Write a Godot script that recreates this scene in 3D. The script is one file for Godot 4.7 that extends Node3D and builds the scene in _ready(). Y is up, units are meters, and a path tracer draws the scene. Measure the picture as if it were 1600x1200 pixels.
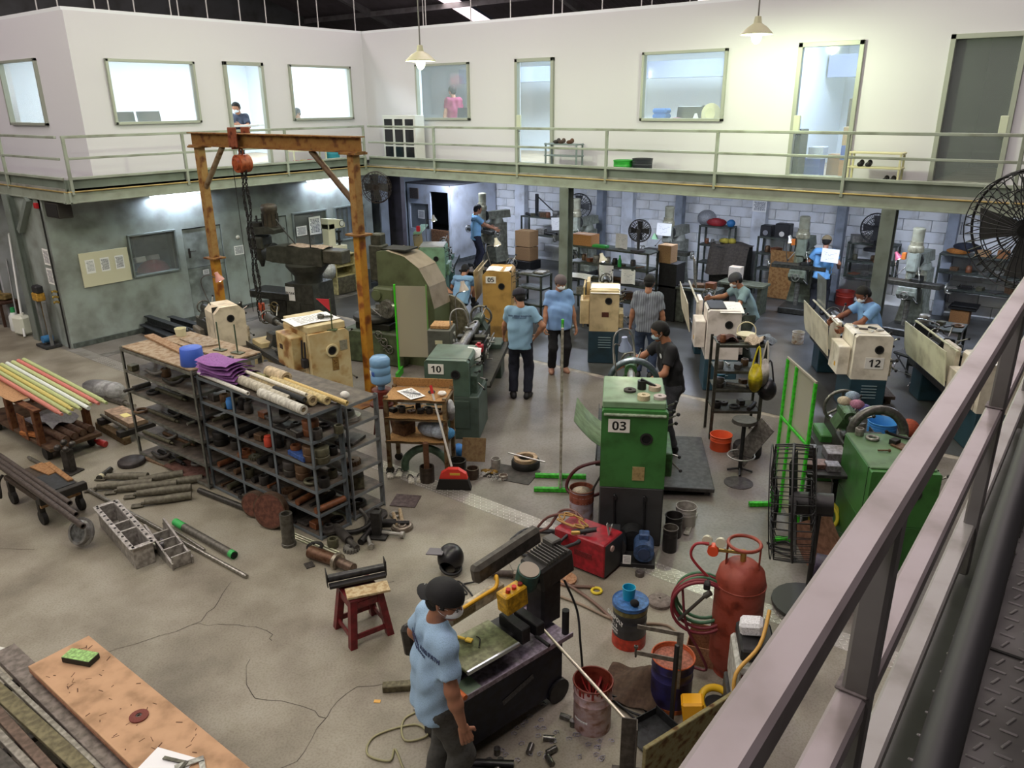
extends Node3D
static func v2(a: float, b: float) -> Vector2: return Vector2(a, b)
func mp(h: String, r: float) -> Material: return mt(h, r, 0, "", 1)
func mo(h: String, r: float, m: float, s: float) -> Material: return mt(h, r, m, "oily", s)
func mr(h: String, r: float, m: float, s: float) -> Material: return mt(h, r, m, "rust", s)
func mw(h: String, r: float, m: float, s: float) -> Material: return mt(h, r, m, "wood", s)
func mf(h: String, r: float, m: float, s: float) -> Material: return mt(h, r, m, "fine", s)
func mg(h: String, r: float, m: float, s: float) -> Material: return mt(h, r, m, "grime", s)
func rx(a: float) -> Basis: return Basis(Vector3.RIGHT, a)
func rz(a: float) -> Basis: return Basis(Vector3.BACK, a)
func cyl(a: Vector3, b: Vector3, r: float, r2 := -1.0, k := 12, h := 0.0) -> MB: return MB.new().cyl(a, b, r, r2, k, h)
func sph(c: Vector3, r: Vector3, k := 12, m := 8, f := 0.0, t := 1.0, b := Basis()) -> MB: return MB.new().sph(c, r, k, m, f, t, b)
var used := {}
var mats := {}
var texs := {}
var rng := RandomNumberGenerator.new()
class MB:
	var v := PackedVector3Array()
	var n := PackedVector3Array()
	var uv := PackedVector2Array()
	var ix := PackedInt32Array()
	var X := Transform3D()
	func q(a: Vector3, b: Vector3, c: Vector3, d: Vector3) -> MB:
		a = X * a; b = X * b; c = X * c; d = X * d
		var m := (b - a).cross(c - a)
		if m.length_squared() < 1e-16:
			m = (c - a).cross(d - a)
		m = m.normalized()
		var s := v.size()
		v.append_array([a, b, c, d]); n.append_array([m, m, m, m])
		uv.append_array([Vector2(0, 1), Vector2(1, 1), Vector2(1, 0), Vector2(0, 0)])
		ix.append_array([s, s + 2, s + 1, s, s + 3, s + 2])
		return self
	func t(a: Vector3, b: Vector3, c: Vector3) -> MB:
		a = X * a; b = X * b; c = X * c
		var m := (b - a).cross(c - a).normalized()
		var s := v.size()
		v.append_array([a, b, c]); n.append_array([m, m, m])
		uv.append_array([Vector2(0, 1), Vector2(1, 1), Vector2(1, 0)])
		ix.append_array([s, s + 2, s + 1])
		return self
	func vert(p: Vector3, m: Vector3, u := Vector2.ZERO) -> void:
		v.append(X * p); n.append((X.basis * m).normalized()); uv.append(u)
	func box(c: Vector3, s: Vector3, e := -1.0, b := Basis()) -> MB:
		var h := s * 0.5
		var least := minf(h.x, minf(h.y, h.z))
		if e < 0.0:
			e = minf(0.006, least * 0.25)
		if e > 0.0:
			e = minf(e, least * 0.98)
		var keep := X
		X = X * Transform3D(b, c)
		var ax := [Vector3.RIGHT, Vector3.UP, Vector3.BACK]
		for i in 3:
			var j := (i + 1) % 3
			var k := (i + 2) % 3
			var I: Vector3 = ax[i]
			var J: Vector3 = ax[j]
			var K: Vector3 = ax[k]
			var U := J * (h[j] - e)
			var W := K * (h[k] - e)
			var L := I * (h[i] - e)
			for sg: float in [1.0, -1.0]:
				var C: Vector3 = I * h[i] * sg
				if sg > 0:
					q(C - U - W, C + U - W, C + U + W, C - U + W)
				else:
					q(C - U - W, C - U + W, C + U + W, C + U - W)
				if e > 0.0:
					for sk: float in [1.0, -1.0]:
						var A: Vector3 = J * sg * h[j] + W * sk
						var B: Vector3 = U * sg + K * sk * h[k]
						if sg * sk > 0:
							q(A - L, B - L, B + L, A + L)
						else:
							q(A - L, A + L, B + L, B - L)
		if e > 0.0:
			for sx: float in [1.0, -1.0]:
				for sy: float in [1.0, -1.0]:
					for sz: float in [1.0, -1.0]:
						var a := Vector3(sx * h.x, sy * (h.y - e), sz * (h.z - e))
						var bb := Vector3(sx * (h.x - e), sy * h.y, sz * (h.z - e))
						var cc := Vector3(sx * (h.x - e), sy * (h.y - e), sz * h.z)
						if sx * sy * sz > 0: t(a, bb, cc)
						else: t(a, cc, bb)
		X = keep
		return self
	func lathe(prof: Array, k := 16, xf := Transform3D()) -> MB:
		var keep := X
		X = X * xf
		var nn: Array[Vector2] = []
		for s in prof.size() - 1:
			var d: Vector2 = prof[s + 1] - prof[s]
			nn.append(Vector2(d.y, -d.x).normalized())
		for s in prof.size() - 1:
			var p: Vector2 = prof[s]
			var r: Vector2 = prof[s + 1]
			var na := nn[s]
			var nb := nn[s]
			if s > 0 and nn[s - 1].dot(na) > 0.7: na = (na + nn[s - 1]).normalized()
			if s < nn.size() - 1 and nn[s + 1].dot(nb) > 0.7: nb = (nb + nn[s + 1]).normalized()
			var s0 := v.size()
			for i in k + 1:
				var g := TAU * i / k
				var cs := cos(g)
				var sn := -sin(g)
				vert(Vector3(p.x * cs, p.y, p.x * sn), Vector3(na.x * cs, na.y, na.x * sn), Vector2(float(i) / k, 1.0 - float(s) / (prof.size() - 1)))
				vert(Vector3(r.x * cs, r.y, r.x * sn), Vector3(nb.x * cs, nb.y, nb.x * sn), Vector2(float(i) / k, 1.0 - float(s + 1) / (prof.size() - 1)))
			for i in k:
				var a := s0 + i * 2
				if p.x > 1e-6: ix.append_array([a, a + 3, a + 2])
				if r.x > 1e-6: ix.append_array([a, a + 1, a + 3])
		X = keep
		return self
	func cyl(a: Vector3, b: Vector3, r: float, r2 := -1.0, k := 12, hollow := 0.0) -> MB:
		var d := b - a
		var L := d.length()
		if r2 < 0: r2 = r
		var y := d / maxf(L, 1e-6)
		var x := y.cross(Vector3.FORWARD if absf(y.z) < 0.9 else Vector3.RIGHT).normalized()
		var xf := Transform3D(Basis(x, y, x.cross(y)), a)
		if hollow > 0:
			return lathe([Vector2(hollow, 0), Vector2(r, 0), Vector2(r2, L), Vector2(hollow, L), Vector2(hollow, 0)], k, xf)
		return lathe([Vector2(0, 0), Vector2(r, 0), Vector2(r2, L), Vector2(0, L)], k, xf)
	func ring(c: Vector3, axis: Vector3, R: float, r: float, k := 20, m := 6) -> MB:
		var y := axis.normalized()
		var x := y.cross(Vector3.FORWARD if absf(y.z) < 0.9 else Vector3.RIGHT).normalized()
		var z := x.cross(y)
		var pts: Array = []
		for i in k:
			pts.append(c + (x * cos(TAU * i / k) + z * sin(TAU * i / k)) * R)
		return tube(pts, r, m, true)
	func tube(pts: Array, r: float, k := 6, closed := false) -> MB:
		var N := pts.size()
		var s0 := v.size()
		var up := Vector3.ZERO
		for i in N:
			var a: Vector3 = pts[(i - 1 + N) % N] if closed or i > 0 else pts[i]
			var b: Vector3 = pts[(i + 1) % N] if closed or i < N - 1 else pts[i]
			var d := (b - a).normalized()
			if up == Vector3.ZERO:
				up = d.cross(Vector3.UP if absf(d.y) < 0.9 else Vector3.RIGHT).normalized()
			up = (up - d * up.dot(d)).normalized()
			var w := d.cross(up)
			var P: Vector3 = pts[i]
			for j in k:
				var m := up * cos(TAU * j / k) + w * sin(TAU * j / k)
				vert(P + m * r, m)
		for i in (N if closed else N - 1):
			for j in k:
				var a := s0 + i * k + j
				var b := s0 + i * k + (j + 1) % k
				var c := s0 + ((i + 1) % N) * k + j
				var d := s0 + ((i + 1) % N) * k + (j + 1) % k
				ix.append_array([a, c, b, b, c, d])
		if not closed:
			for e: int in [0, N - 1]:
				var s := s0 + e * k
				for j in range(1, k - 1):
					if e == 0: ix.append_array([s, s + j, s + j + 1])
					else: ix.append_array([s, s + j + 1, s + j])
		return self
	func prism(poly: Array, z0: float, z1: float, xf := Transform3D()) -> MB:
		var keep := X
		X = X * xf
		var P := PackedVector2Array(poly)
		if Geometry2D.is_polygon_clockwise(P): P.reverse()
		var T := Geometry2D.triangulate_polygon(P)
		for i in range(0, T.size(), 3):
			var a := P[T[i]]
			var b := P[T[i + 1]]
			var c := P[T[i + 2]]
			if (b - a).cross(c - a) < 0:
				var w := b
				b = c; c = w
			t(Vector3(a.x, a.y, z1), Vector3(b.x, b.y, z1), Vector3(c.x, c.y, z1))
			t(Vector3(a.x, a.y, z0), Vector3(c.x, c.y, z0), Vector3(b.x, b.y, z0))
		for i in P.size():
			var a := P[i]
			var b := P[(i + 1) % P.size()]
			q(Vector3(a.x, a.y, z0), Vector3(b.x, b.y, z0), Vector3(b.x, b.y, z1), Vector3(a.x, a.y, z1))
		X = keep
		return self
	func sph(c: Vector3, r: Vector3, k := 12, m := 8, from := 0.0, to := 1.0, b := Basis()) -> MB:
		var pr: Array = []
		for i in m + 1:
			var g := PI * (1.0 - lerpf(from, to, float(i) / m))
			pr.append(Vector2(maxf(sin(g), 0.0), cos(g)))
		return lathe(pr, k, Transform3D(b * Basis.from_scale(r), c))
	func patch(c: Vector3, r: Vector3, lo: float, la: float, ho: float, ha: float, k := 10, m := 6) -> MB:
		for i in k:
			for j in m:
				var P: Array = []
				for d in [[0, 0], [1, 0], [1, 1], [0, 1]]:
					var g := lerpf(lo, ho, float(i + d[0]) / k)
					var h := lerpf(la, ha, float(j + d[1]) / m)
					P.append(Vector3(sin(g) * cos(h), sin(h), cos(g) * cos(h)))
				var s := v.size()
				for e in 4: vert(c + P[e] * r, P[e] / r, Vector2((i + [0, 1, 1, 0][e]) / float(k), 1.0 - (j + [0, 0, 1, 1][e]) / float(m)))
				ix.append_array([s, s + 2, s + 1, s, s + 3, s + 2])
		return self
	func sheet(f: Callable, nx: int, nz: int, th := 0.004) -> MB:
		var g: Array = []
		for j in nz + 1:
			for i in nx + 1:
				g.append(f.call(float(i) / nx, float(j) / nz))
		var nr: Array = []
		for j in nz + 1:
			for i in nx + 1:
				var a: Vector3 = g[j * (nx + 1) + mini(i + 1, nx)] - g[j * (nx + 1) + maxi(i - 1, 0)]
				var b: Vector3 = g[mini(j + 1, nz) * (nx + 1) + i] - g[maxi(j - 1, 0) * (nx + 1) + i]
				nr.append(b.cross(a).normalized())
		for sd: float in [0.5, -0.5]:
			var s := v.size()
			for i in g.size(): vert(g[i] + nr[i] * th * sd, nr[i] * signf(sd), Vector2(float(i % (nx + 1)) / nx, float(i / (nx + 1)) / nz))
			for j in nz:
				for i in nx:
					var a := s + j * (nx + 1) + i
					var c := a + nx + 1
					if sd > 0: ix.append_array([a, a + 1, c, a + 1, c + 1, c])
					else: ix.append_array([a, c, a + 1, a + 1, c, c + 1])
		return self
	func mesh() -> ArrayMesh:
		var A := []
		A.resize(Mesh.ARRAY_MAX)
		A[Mesh.ARRAY_VERTEX] = v; A[Mesh.ARRAY_NORMAL] = n; A[Mesh.ARRAY_TEX_UV] = uv; A[Mesh.ARRAY_INDEX] = ix
		var m := ArrayMesh.new()
		m.add_surface_from_arrays(Mesh.PRIMITIVE_TRIANGLES, A)
		return m
func V(x: float, y: float, z: float) -> Vector3: return Vector3(x, y, z)
func mb() -> MB: return MB.new()
func ry(a: float) -> Basis: return Basis(Vector3.UP, a)
func bx(c: Vector3, s: Vector3, e := -1.0, b := Basis()) -> MB: return MB.new().box(c, s, e, b)
func cy(a: Vector3, b: Vector3, r: float, r2 := -1.0, k := 12, h := 0.0) -> MB: return MB.new().cyl(a, b, r, r2, k, h)
func spl(p: Array, k := 5, closed := false) -> Array:
	var o: Array = []
	var N := p.size()
	for i in (N if closed else N - 1):
		var a: Vector3 = p[(i - 1 + N) % N] if closed or i > 0 else p[0]
		var b: Vector3 = p[i]
		var c: Vector3 = p[(i + 1) % N]
		var d: Vector3 = p[(i + 2) % N] if closed or i + 2 < N else p[N - 1]
		for j in k: o.append(b.cubic_interpolate(c, a, d, float(j) / k))
	if not closed: o.append(p[N - 1])
	return o
func noise_tex(key: String, f: float, oct: int, stops: Array, size := 256, kind := FastNoiseLite.TYPE_SIMPLEX_SMOOTH) -> NoiseTexture2D:
	if texs.has(key): return texs[key]
	var fn := FastNoiseLite.new()
	fn.noise_type = kind; fn.frequency = f; fn.fractal_octaves = oct; fn.seed = key.hash() % 1000
	var g := Gradient.new()
	g.offsets = PackedFloat32Array(stops.map(func(s): return s[0]))
	g.colors = PackedColorArray(stops.map(func(s): return Color(s[1])))
	var tx := NoiseTexture2D.new()
	tx.width = size; tx.height = size; tx.seamless = true; tx.noise = fn; tx.color_ramp = g
	texs[key] = tx
	return tx
func tex(kind: String) -> Texture2D:
	match kind:
		"grime": return noise_tex("grime", 0.012, 5, [[0.0, "c4c0b9"], [0.3, "e4e2de"], [0.55, "f6f5f3"], [1.0, "ffffff"]])
		"fine": return noise_tex("fine", 0.06, 4, [[0.0, "b4b4b4"], [0.5, "f2f2f2"], [1.0, "ffffff"]])
		"rust": return noise_tex("rust", 0.014, 5, [[0.0, "8a6040"], [0.25, "c09a78"], [0.42, "f0e2d2"], [0.75, "ffffff"], [1.0, "dcc0a4"]])
		"oily": return noise_tex("oily", 0.02, 5, [[0.0, "a3a09c"], [0.4, "cfcdc9"], [0.65, "f0efec"], [1.0, "ffffff"]])
		"wood": return noise_tex("wood", 0.03, 4, [[0.0, "bca68e"], [0.4, "e4d6c6"], [0.6, "ffffff"], [1.0, "d8c6b2"]])
		"conc": return noise_tex("conc", 0.006, 6, [[0.0, "b2aca4"], [0.35, "d6d1ca"], [0.6, "eeebe6"], [1.0, "ffffff"]], 1024)
		"spec": return noise_tex("spec", 0.09, 3, [[0.0, "dcd9d4"], [0.35, "f2f0ed"], [0.6, "ffffff"], [1.0, "ffffff"]], 512)
		"smear": return noise_tex("smear", 0.01, 4, [[0.0, "000000"], [0.42, "303030"], [0.6, "b0b0b0"], [1.0, "ffffff"]], 512)
	return null
func mt(hex: String, rough := 0.6, metal := 0.0, kind := "grime", sc := 1.2, st := Vector3.ONE) -> StandardMaterial3D:
	var key := "%s %.2f %.2f %s %.2f %s" % [hex, rough, metal, kind, sc, st]
	if mats.has(key): return mats[key]
	var m := StandardMaterial3D.new()
	m.albedo_color = Color(hex); m.roughness = rough; m.metallic = metal
	if kind != "":
		m.albedo_texture = tex(kind)
		m.uv1_triplanar = true
		m.uv1_scale = st * sc
	mats[key] = m
	return m
func glow(hex: String, e: float) -> StandardMaterial3D:
	var key := "glow %s %.2f" % [hex, e]
	if not mats.has(key):
		var m := StandardMaterial3D.new()
		m.albedo_color = Color(hex); m.emission_enabled = true; m.emission = Color(hex); m.emission_energy_multiplier = e
		mats[key] = m
	return mats[key]
func glass(hex: String, a: float, rough := 0.05) -> StandardMaterial3D:
	var key := "glass %s %.2f %.2f" % [hex, a, rough]
	if not mats.has(key):
		var m := StandardMaterial3D.new()
		var c := Color(hex); c.a = a
		m.albedo_color = c; m.transparency = BaseMaterial3D.TRANSPARENCY_ALPHA; m.roughness = rough
		m.cull_mode = BaseMaterial3D.CULL_DISABLED
		mats[key] = m
	return mats[key]
func numbered(s: String) -> String:
	used[s] = used.get(s, -1) + 1
	return s if used[s] == 0 else "%s_%03d" % [s, used[s]]
func tagit(o: Node, label: String, cat: String, grp := "") -> void:
	o.set_meta("label", label)
	if cat: o.set_meta("category", cat)
	if grp: o.set_meta("group", grp)
func T(nm: String, label: String, cat: String, at := Vector3.ZERO, yaw := 0.0, grp := "") -> Node3D:
	var o := Node3D.new()
	o.name = numbered(nm); add_child(o)
	o.position = at; o.rotation.y = yaw
	tagit(o, label, cat, grp)
	return o
func P(par: Node, nm: String, m, mat: Material, label := "") -> MeshInstance3D:
	var o := MeshInstance3D.new()
	o.name = nm
	o.mesh = m.mesh() if m is MB else m
	o.material_override = null
	for i in o.mesh.get_surface_count(): o.set_surface_override_material(i, mat)
	if label: o.set_meta("label", label)
	par.add_child(o, true)
	return o
func S(nm: String, label: String, cat: String, m, mat: Material, at := Vector3.ZERO, yaw := 0.0, grp := "") -> MeshInstance3D:
	var o := P(self, numbered(nm), m, mat)
	o.position = at; o.rotation.y = yaw
	tagit(o, label, cat, grp)
	return o
func W(nm: String, m, mat: Material, par: Node = null, label := "") -> MeshInstance3D:
	var o := P(par if par else self, nm if par else numbered(nm), m, mat, label)
	if par == null: o.set_meta("kind", "structure")
	return o
func D(src: Node3D, label: String, at: Vector3, yaw := 0.0, grp := "") -> Node3D:
	var r: Node3D = src.duplicate()
	r.name = numbered(str(src.name).trim_suffix("_000"))
	add_child(r)
	r.position = at; r.rotation.y = yaw
	r.set_meta("label", label)
	if grp: r.set_meta("group", grp)
	return r
func txt(par: Node, s: String, h: float, at: Vector3, b: Basis, mat: Material, bold := true, nm := "lettering") -> MeshInstance3D:
	var k := "txt %s %.3f" % [s, h]
	if not texs.has(k):
		var f := SystemFont.new()
		f.font_names = PackedStringArray(["Droid Sans"])
		f.font_weight = 700 if bold else 400
		var tm := TextMesh.new()
		tm.font = f; tm.text = s; tm.font_size = 32; tm.pixel_size = h / 23.0; tm.depth = 0.002
		texs[k] = tm
	var o := P(par, nm, texs[k], mat)
	o.transform = Transform3D(b, at)
	return o
func print_tex(k: int) -> StandardMaterial3D:
	var key := "print%d" % k
	if mats.has(key): return mats[key]
	var r := RandomNumberGenerator.new()
	r.seed = k + 5
	var im := Image.create(64, 64, false, Image.FORMAT_RGB8)
	im.fill(Color("f4f4f2"))
	if k < 3:
		var y := 8
		while y < 56:
			var x := 6 + r.randi() % 8
			while x < 56:
				var w := 3 + r.randi() % 8
				im.fill_rect(Rect2i(x, y, mini(w, 58 - x), 2 if k else 3), Color("5a5c66"))
				x += w + 2
			y += 5 + k
	else:
		for i in 14: im.fill_rect(Rect2i(8 + r.randi() % 40, 8 + r.randi() % 44, 1 + r.randi() % 12, 1), Color("8a8c96"))
	var m := StandardMaterial3D.new()
	m.albedo_texture = ImageTexture.create_from_image(im); m.roughness = 0.7
	mats[key] = m
	return m
func paper(w: float, h: float, c: Vector3, b: Basis) -> MB:
	var m := mb()
	m.X = Transform3D(b, c)
	m.q(V(-w / 2, -h / 2, 0.002), V(w / 2, -h / 2, 0.002), V(w / 2, h / 2, 0.002), V(-w / 2, h / 2, 0.002))
	m.q(V(w / 2, -h / 2, 0), V(-w / 2, -h / 2, 0), V(-w / 2, h / 2, 0), V(w / 2, h / 2, 0))
	for s: float in [-1.0, 1.0]:
		m.q(V(s * w / 2, -h / 2 * s, 0), V(s * w / 2, h / 2 * s, 0), V(s * w / 2, h / 2 * s, 0.002), V(s * w / 2, -h / 2 * s, 0.002))
		m.q(V(w / 2 * s, h / 2 * s, 0), V(-w / 2 * s, h / 2 * s, 0), V(-w / 2 * s, h / 2 * s, 0.002), V(w / 2 * s, h / 2 * s, 0.002))
	return m
func _ready() -> void:
	rng.seed = 11
	var cam := Camera3D.new()
	cam.name = "camera"
	cam.keep_aspect = Camera3D.KEEP_HEIGHT
	cam.fov = 52.795; cam.near = 0.03; cam.far = 120.0
	cam.transform = Transform3D(Basis(Vector3.UP, 0.661323) * rx(-0.347643) * rz(-0.009248), V(0, 4.3, 0))
	add_child(cam)
	cam.current = true
	var we := WorldEnvironment.new()
	we.name = "world"
	var env := Environment.new()
	var sky := Sky.new()
	var sm := ProceduralSkyMaterial.new()
	sm.sky_top_color = Color("9fb4d0"); sm.sky_horizon_color = Color("dde2e8"); sm.ground_bottom_color = Color("8a8680"); sm.ground_horizon_color = Color("c8c8c4")
	sky.sky_material = sm
	env.background_mode = Environment.BG_SKY; env.sky = sky
	env.tonemap_mode = Environment.TONE_MAPPER_LINEAR
	env.tonemap_exposure = 0.56
	env.sdfgi_enabled = true; env.ssao_enabled = true; env.ssil_enabled = true
	we.environment = env
	add_child(we)
	for x in [-18.5, -10.2, -1.9]: roof_light(x)
	setting()
	offices()
	platforms()
	lamps()
	left_side()
	racks()
	tool_trolley()
	machines()
	back_row()
	middle()
	foreground()
	right_side()
	people()
func area(nm: String, at: Vector3, size: Vector2, b: Basis, col: String, e: float) -> void:
	var l := AreaLight3D.new()
	l.name = nm; l.area_size = size; l.transform = Transform3D(b, at)
	l.light_color = Color(col); l.light_energy = e; l.area_normalize_energy = true
	l.area_range = 60.0; l.area_attenuation = 2.0; l.shadow_enabled = true
	add_child(l, true)
func omni(nm: String, at: Vector3, col: String, e: float, sz := 0.08) -> void:
	var l := OmniLight3D.new()
	l.name = nm; l.position = at; l.light_color = Color(col); l.light_energy = e; l.light_size = sz
	l.omni_range = 40.0; l.omni_attenuation = 2.0; l.shadow_enabled = true
	add_child(l, true)
func roof_y(z: float) -> float: return 7.5 + 0.3 * (z + 20.7) if z < -5.0 else 12.21 - 0.3 * (z + 5.0)
func roof_light(x: float) -> void:
	for seg in [[-24.0, -5.3], [-4.7, 7.5]]:
		var zc: float = (seg[0] + seg[1]) / 2
		var sl := atan(0.3) * (-1.0 if zc < -5 else 1.0)
		var L: float = (seg[1] - seg[0]) / cos(sl)
		var b := rx(sl)
		var o := W("roof_skylight", bx(Vector3.ZERO, V(0.72, 0.02, L), 0), glow("ffeaf2", 3.0))
		o.transform = Transform3D(b, V(x, roof_y(zc) - 0.06, zc))
		o.set_meta("label", "translucent skylight strip in the dark roof")
		area("skylight_daylight", V(x, roof_y(zc) - 0.1, zc), v2(0.72, L), b * rx(-PI / 2), "fff0ee", 95.0 if zc < -5 else 80.0)
func setting() -> void:
	var warm := mt("a09c90", 0.5, 0, "conc", 0.16)
	warm.detail_enabled = true; warm.detail_albedo = tex("spec"); warm.detail_blend_mode = BaseMaterial3D.BLEND_MODE_MUL
	warm.detail_uv_layer = BaseMaterial3D.DETAIL_UV_2; warm.uv2_triplanar = true; warm.uv2_scale = Vector3.ONE * 0.9
	var mid := mt("8a8682", 0.4, 0, "conc", 0.15)
	var dark := mt("585a5c", 0.33, 0, "conc", 0.2)
	for m in [mid, dark]:
		m.detail_enabled = true; m.detail_albedo = tex("spec"); m.detail_blend_mode = BaseMaterial3D.BLEND_MODE_MUL
		m.detail_uv_layer = BaseMaterial3D.DETAIL_UV_2; m.uv2_triplanar = true; m.uv2_scale = Vector3.ONE * 0.5
	var fl := Node3D.new()
	fl.name = "floor"; add_child(fl); fl.set_meta("kind", "structure"); fl.set_meta("label", "worn concrete workshop floor")
	W("slab", bx(V(-10.5, -0.1, 1.0), V(33, 0.2, 13.72), 0), warm, fl, "beige cracked concrete bay")
	W("slab", bx(V(-10.5, -0.1, -8.28), V(33, 0.2, 4.4), 0), mid, fl, "grey concrete bay under the lathes")
	W("slab", bx(V(-10.5, -0.1, -14.85), V(33, 0.2, 8.5), 0), dark, fl, "dark oily concrete bay under the platform")
	W("joint", bx(V(-10.5, -0.1, -10.54), V(33, 0.196, 0.13), 0), mo("b5aca0", 0.6, 0, 0.8), fl, "pale filled joint")
	var plate := mb()
	var steel := mg("a8a49e", 0.4, 0.5, 1.0)
	plate.box(V(-10.0, -0.098, -5.98), V(32, 0.2, 0.24), 0)
	W("cover_plate", plate, steel, fl, "checker plate over the floor channel")
	var studs := mb()
	for i in 330:
		for k in 5:
			studs.box(V(-14.2 + i * 0.042, 0.003, -6.08 + k * 0.05), V(0.03, 0.004, 0.007), 0, ry(0.78 if (i + k) % 2 else -0.78))
	var so := W("cover_plate_tread", studs, mt("d2cec8", 0.35, 0.4, "", 1), fl)
	so.set_meta("kind", "stuff")
	W("drain_cover", bx(V(-14.3, -0.096, -9.9), V(0.24, 0.2, 7.6), 0), mo("8a8884", 0.5, 0.3, 1.0), fl, "channel cover beside the grey partition")
	var cm := mp("57504a", 0.9)
	var cracks := [[[-4.72, -1.25], [-4.55, -1.75], [-4.31, -2.0], [-3.93, -2.05], [-3.78, -2.35], [-3.93, -2.75], [-3.98, -3.1], [-3.55, -3.6], [-3.35, -3.95]], [[-3.93, -2.05], [-3.6, -1.98], [-3.35, -1.85], [-3.1, -1.9]],
		[[-3.93, -2.75], [-4.25, -2.7], [-4.6, -2.55], [-4.95, -2.8]], [[-6.55, -1.2], [-6.25, -1.75], [-5.95, -2.2], [-5.75, -2.75], [-5.82, -3.0], [-6.05, -3.35]], [[-5.75, -2.75], [-5.5, -2.95], [-5.2, -3.1], [-5.0, -3.05]], [[-6.1, -2.05], [-5.95, -1.85]],
		[[-9.6, -1.6], [-9.1, -2.0], [-8.7, -2.1], [-8.2, -2.45]], [[-4.2, -5.3], [-3.7, -4.95], [-3.3, -5.05]], [[-5.1, -3.9], [-4.8, -4.3]]]
	for cr in cracks:
		var pts := spl(cr.map(func(p): return V(p[0], 0, p[1])), 4)
		var m := mb()
		for i in pts.size() - 1:
			var a: Vector3 = pts[i] + V(rng.randf_range(-1, 1), 0, rng.randf_range(-1, 1)) * 0.02 if i else pts[i]
			pts[i] = a
		for i in pts.size() - 1:
			var d: Vector3 = (pts[i + 1] - pts[i]).normalized()
			var w := V(d.z, 0, -d.x) * rng.randf_range(0.0015, 0.0035)
			var u := V(0, 0.0009, 0)
			m.q(pts[i] - w + u, pts[i] + w + u, pts[i + 1] + w + u, pts[i + 1] - w + u)
			m.q(pts[i + 1] - w + u, pts[i + 1] + w + u, pts[i] + w + u, pts[i] - w + u)
		W("crack", m, cm, fl)
	var stm := mt("8f8a92", 0.35, 0, "smear", 0.6)
	var shell := mg("4a4c4e", 0.8, 0, 0.4)
	W("wall_left", bx(V(-26.1, 6, -9), V(0.2, 13, 34), 0), shell).set_meta("label", "dark metal end wall of the hall")
	W("wall_right", bx(V(5.6, 6, -9), V(0.2, 13, 34), 0), mg("7c7e7e", 0.8, 0, 0.4)).set_meta("label", "pale end wall behind the near walkway")
	W("wall_front", bx(V(-10.3, 6, 7.9), V(32, 13, 0.2), 0), mg("7c7e7e", 0.8, 0, 0.4)).set_meta("label", "front wall of the hall")
	W("wall_rear", bx(V(-10.3, 6, -26.1), V(32, 13, 0.2), 0), shell).set_meta("label", "dark rear wall high under the roof")
	var rm := mg("4d464a", 0.7, 0.2, 0.5)
	for side in [[-26.2, -5.0], [-5.0, 8.0]]:
		for pn in 4:
			var m := mb()
			var x0 := -26.2 + pn * 8.3 - 1.45
			var xa: float = [-26.2, -18.05, -9.75, -1.45][pn]
			var xb: float = [-18.95, -10.65, -2.35, 5.7][pn]
			var n := int((xb - xa) / 0.16)
			for i in n:
				var xs := xa + (xb - xa) * i / n
				var xe := xa + (xb - xa) * (i + 1) / n
				var xm := (xs + xe) / 2
				var za: float = side[0]
				var zb: float = side[1]
				var ya := roof_y(za)
				var yb := roof_y(zb - 0.001) if zb < 0 else roof_y(zb)
				if za == -5.0: ya = 12.21
				for p in [[xs, 0.0, xm, 0.05], [xm, 0.05, xe, 0.0]]:
					m.q(V(p[0], ya - p[1], za), V(p[2], ya - p[3], za), V(p[2], yb - p[3], zb), V(p[0], yb - p[1], zb))
					m.q(V(p[0], yb + 0.08, zb), V(p[2], yb + 0.08, zb), V(p[2], ya + 0.08, za), V(p[0], ya + 0.08, za))
			W("roof", m, rm).set_meta("label", "dark corrugated roof sheeting beside the skylight strips")
	for x in [-22.4, -14.4, -6.2]:
		var m := mb()
		m.box(V(x, 9.0, -15.6), V(0.16, 0.36, 22.0), 0, rx(-atan(0.3)))
		W("roof_beam", m, mg("6d6a6c", 0.6, 0.2, 0.7)).set_meta("label", "grey steel rafter under the roof")
	for z in [-23.6, -20.8, -17.6, -14.4]:
		var m := mb()
		m.box(V(-10.3, roof_y(z) - 0.16, z), V(32, 0.16, 0.08), 0)
		W("roof_beam", m, mg("6d6a6c", 0.6, 0.2, 0.7)).set_meta("label", "grey steel purlin running across the roof")
	var rodm := mt("b9b7b4", 0.5, 0.3, "", 1)
	var spots: Array = []
	for z in [-7.72, -7.98, -8.47, -9.21, -9.37, -10.01, -10.78, -11.43, -12.32, -12.85]: spots.append(V(-15.6, 0, z))
	for x in [-15.9, -13.58, -13.5, -12.14, -11.04, -9.94, -9.72, -8.78, -7.92, -7.7, -6.93]: spots.append(V(x, 0, -14.25))
	for s in [V(-16.97, 0, -7.3), V(-16.11, 0, -7.3)]: spots.append(s)
	for i in spots.size():
		var p: Vector3 = spots[i]
		var o := W("ceiling_hanger", cy(V(p.x, 5.96, p.z), V(p.x + 0.02, minf(roof_y(p.z), 9.6), p.z), 0.012, -1, 6), rodm)
		o.set_meta("label", "thin pale hanger rod above the office ceiling")
		o.set_meta("group", "hanger rods above the offices")
	var wb := Node3D.new()
	wb.name = "wall_back"; add_child(wb); wb.set_meta("kind", "structure"); wb.set_meta("label", "white painted block wall behind the milling machines")
	W("backing", bx(V(-8, 1.5, -18.56), V(18, 3, 0.2), 0), mp("6c7078", 0.9), wb)
	var bms := [mg("eef0f2", 0.75, 0, 0.5), mg("e8ebf0", 0.75, 0, 0.7), mg("f2f3f4", 0.75, 0, 0.6)]
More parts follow.
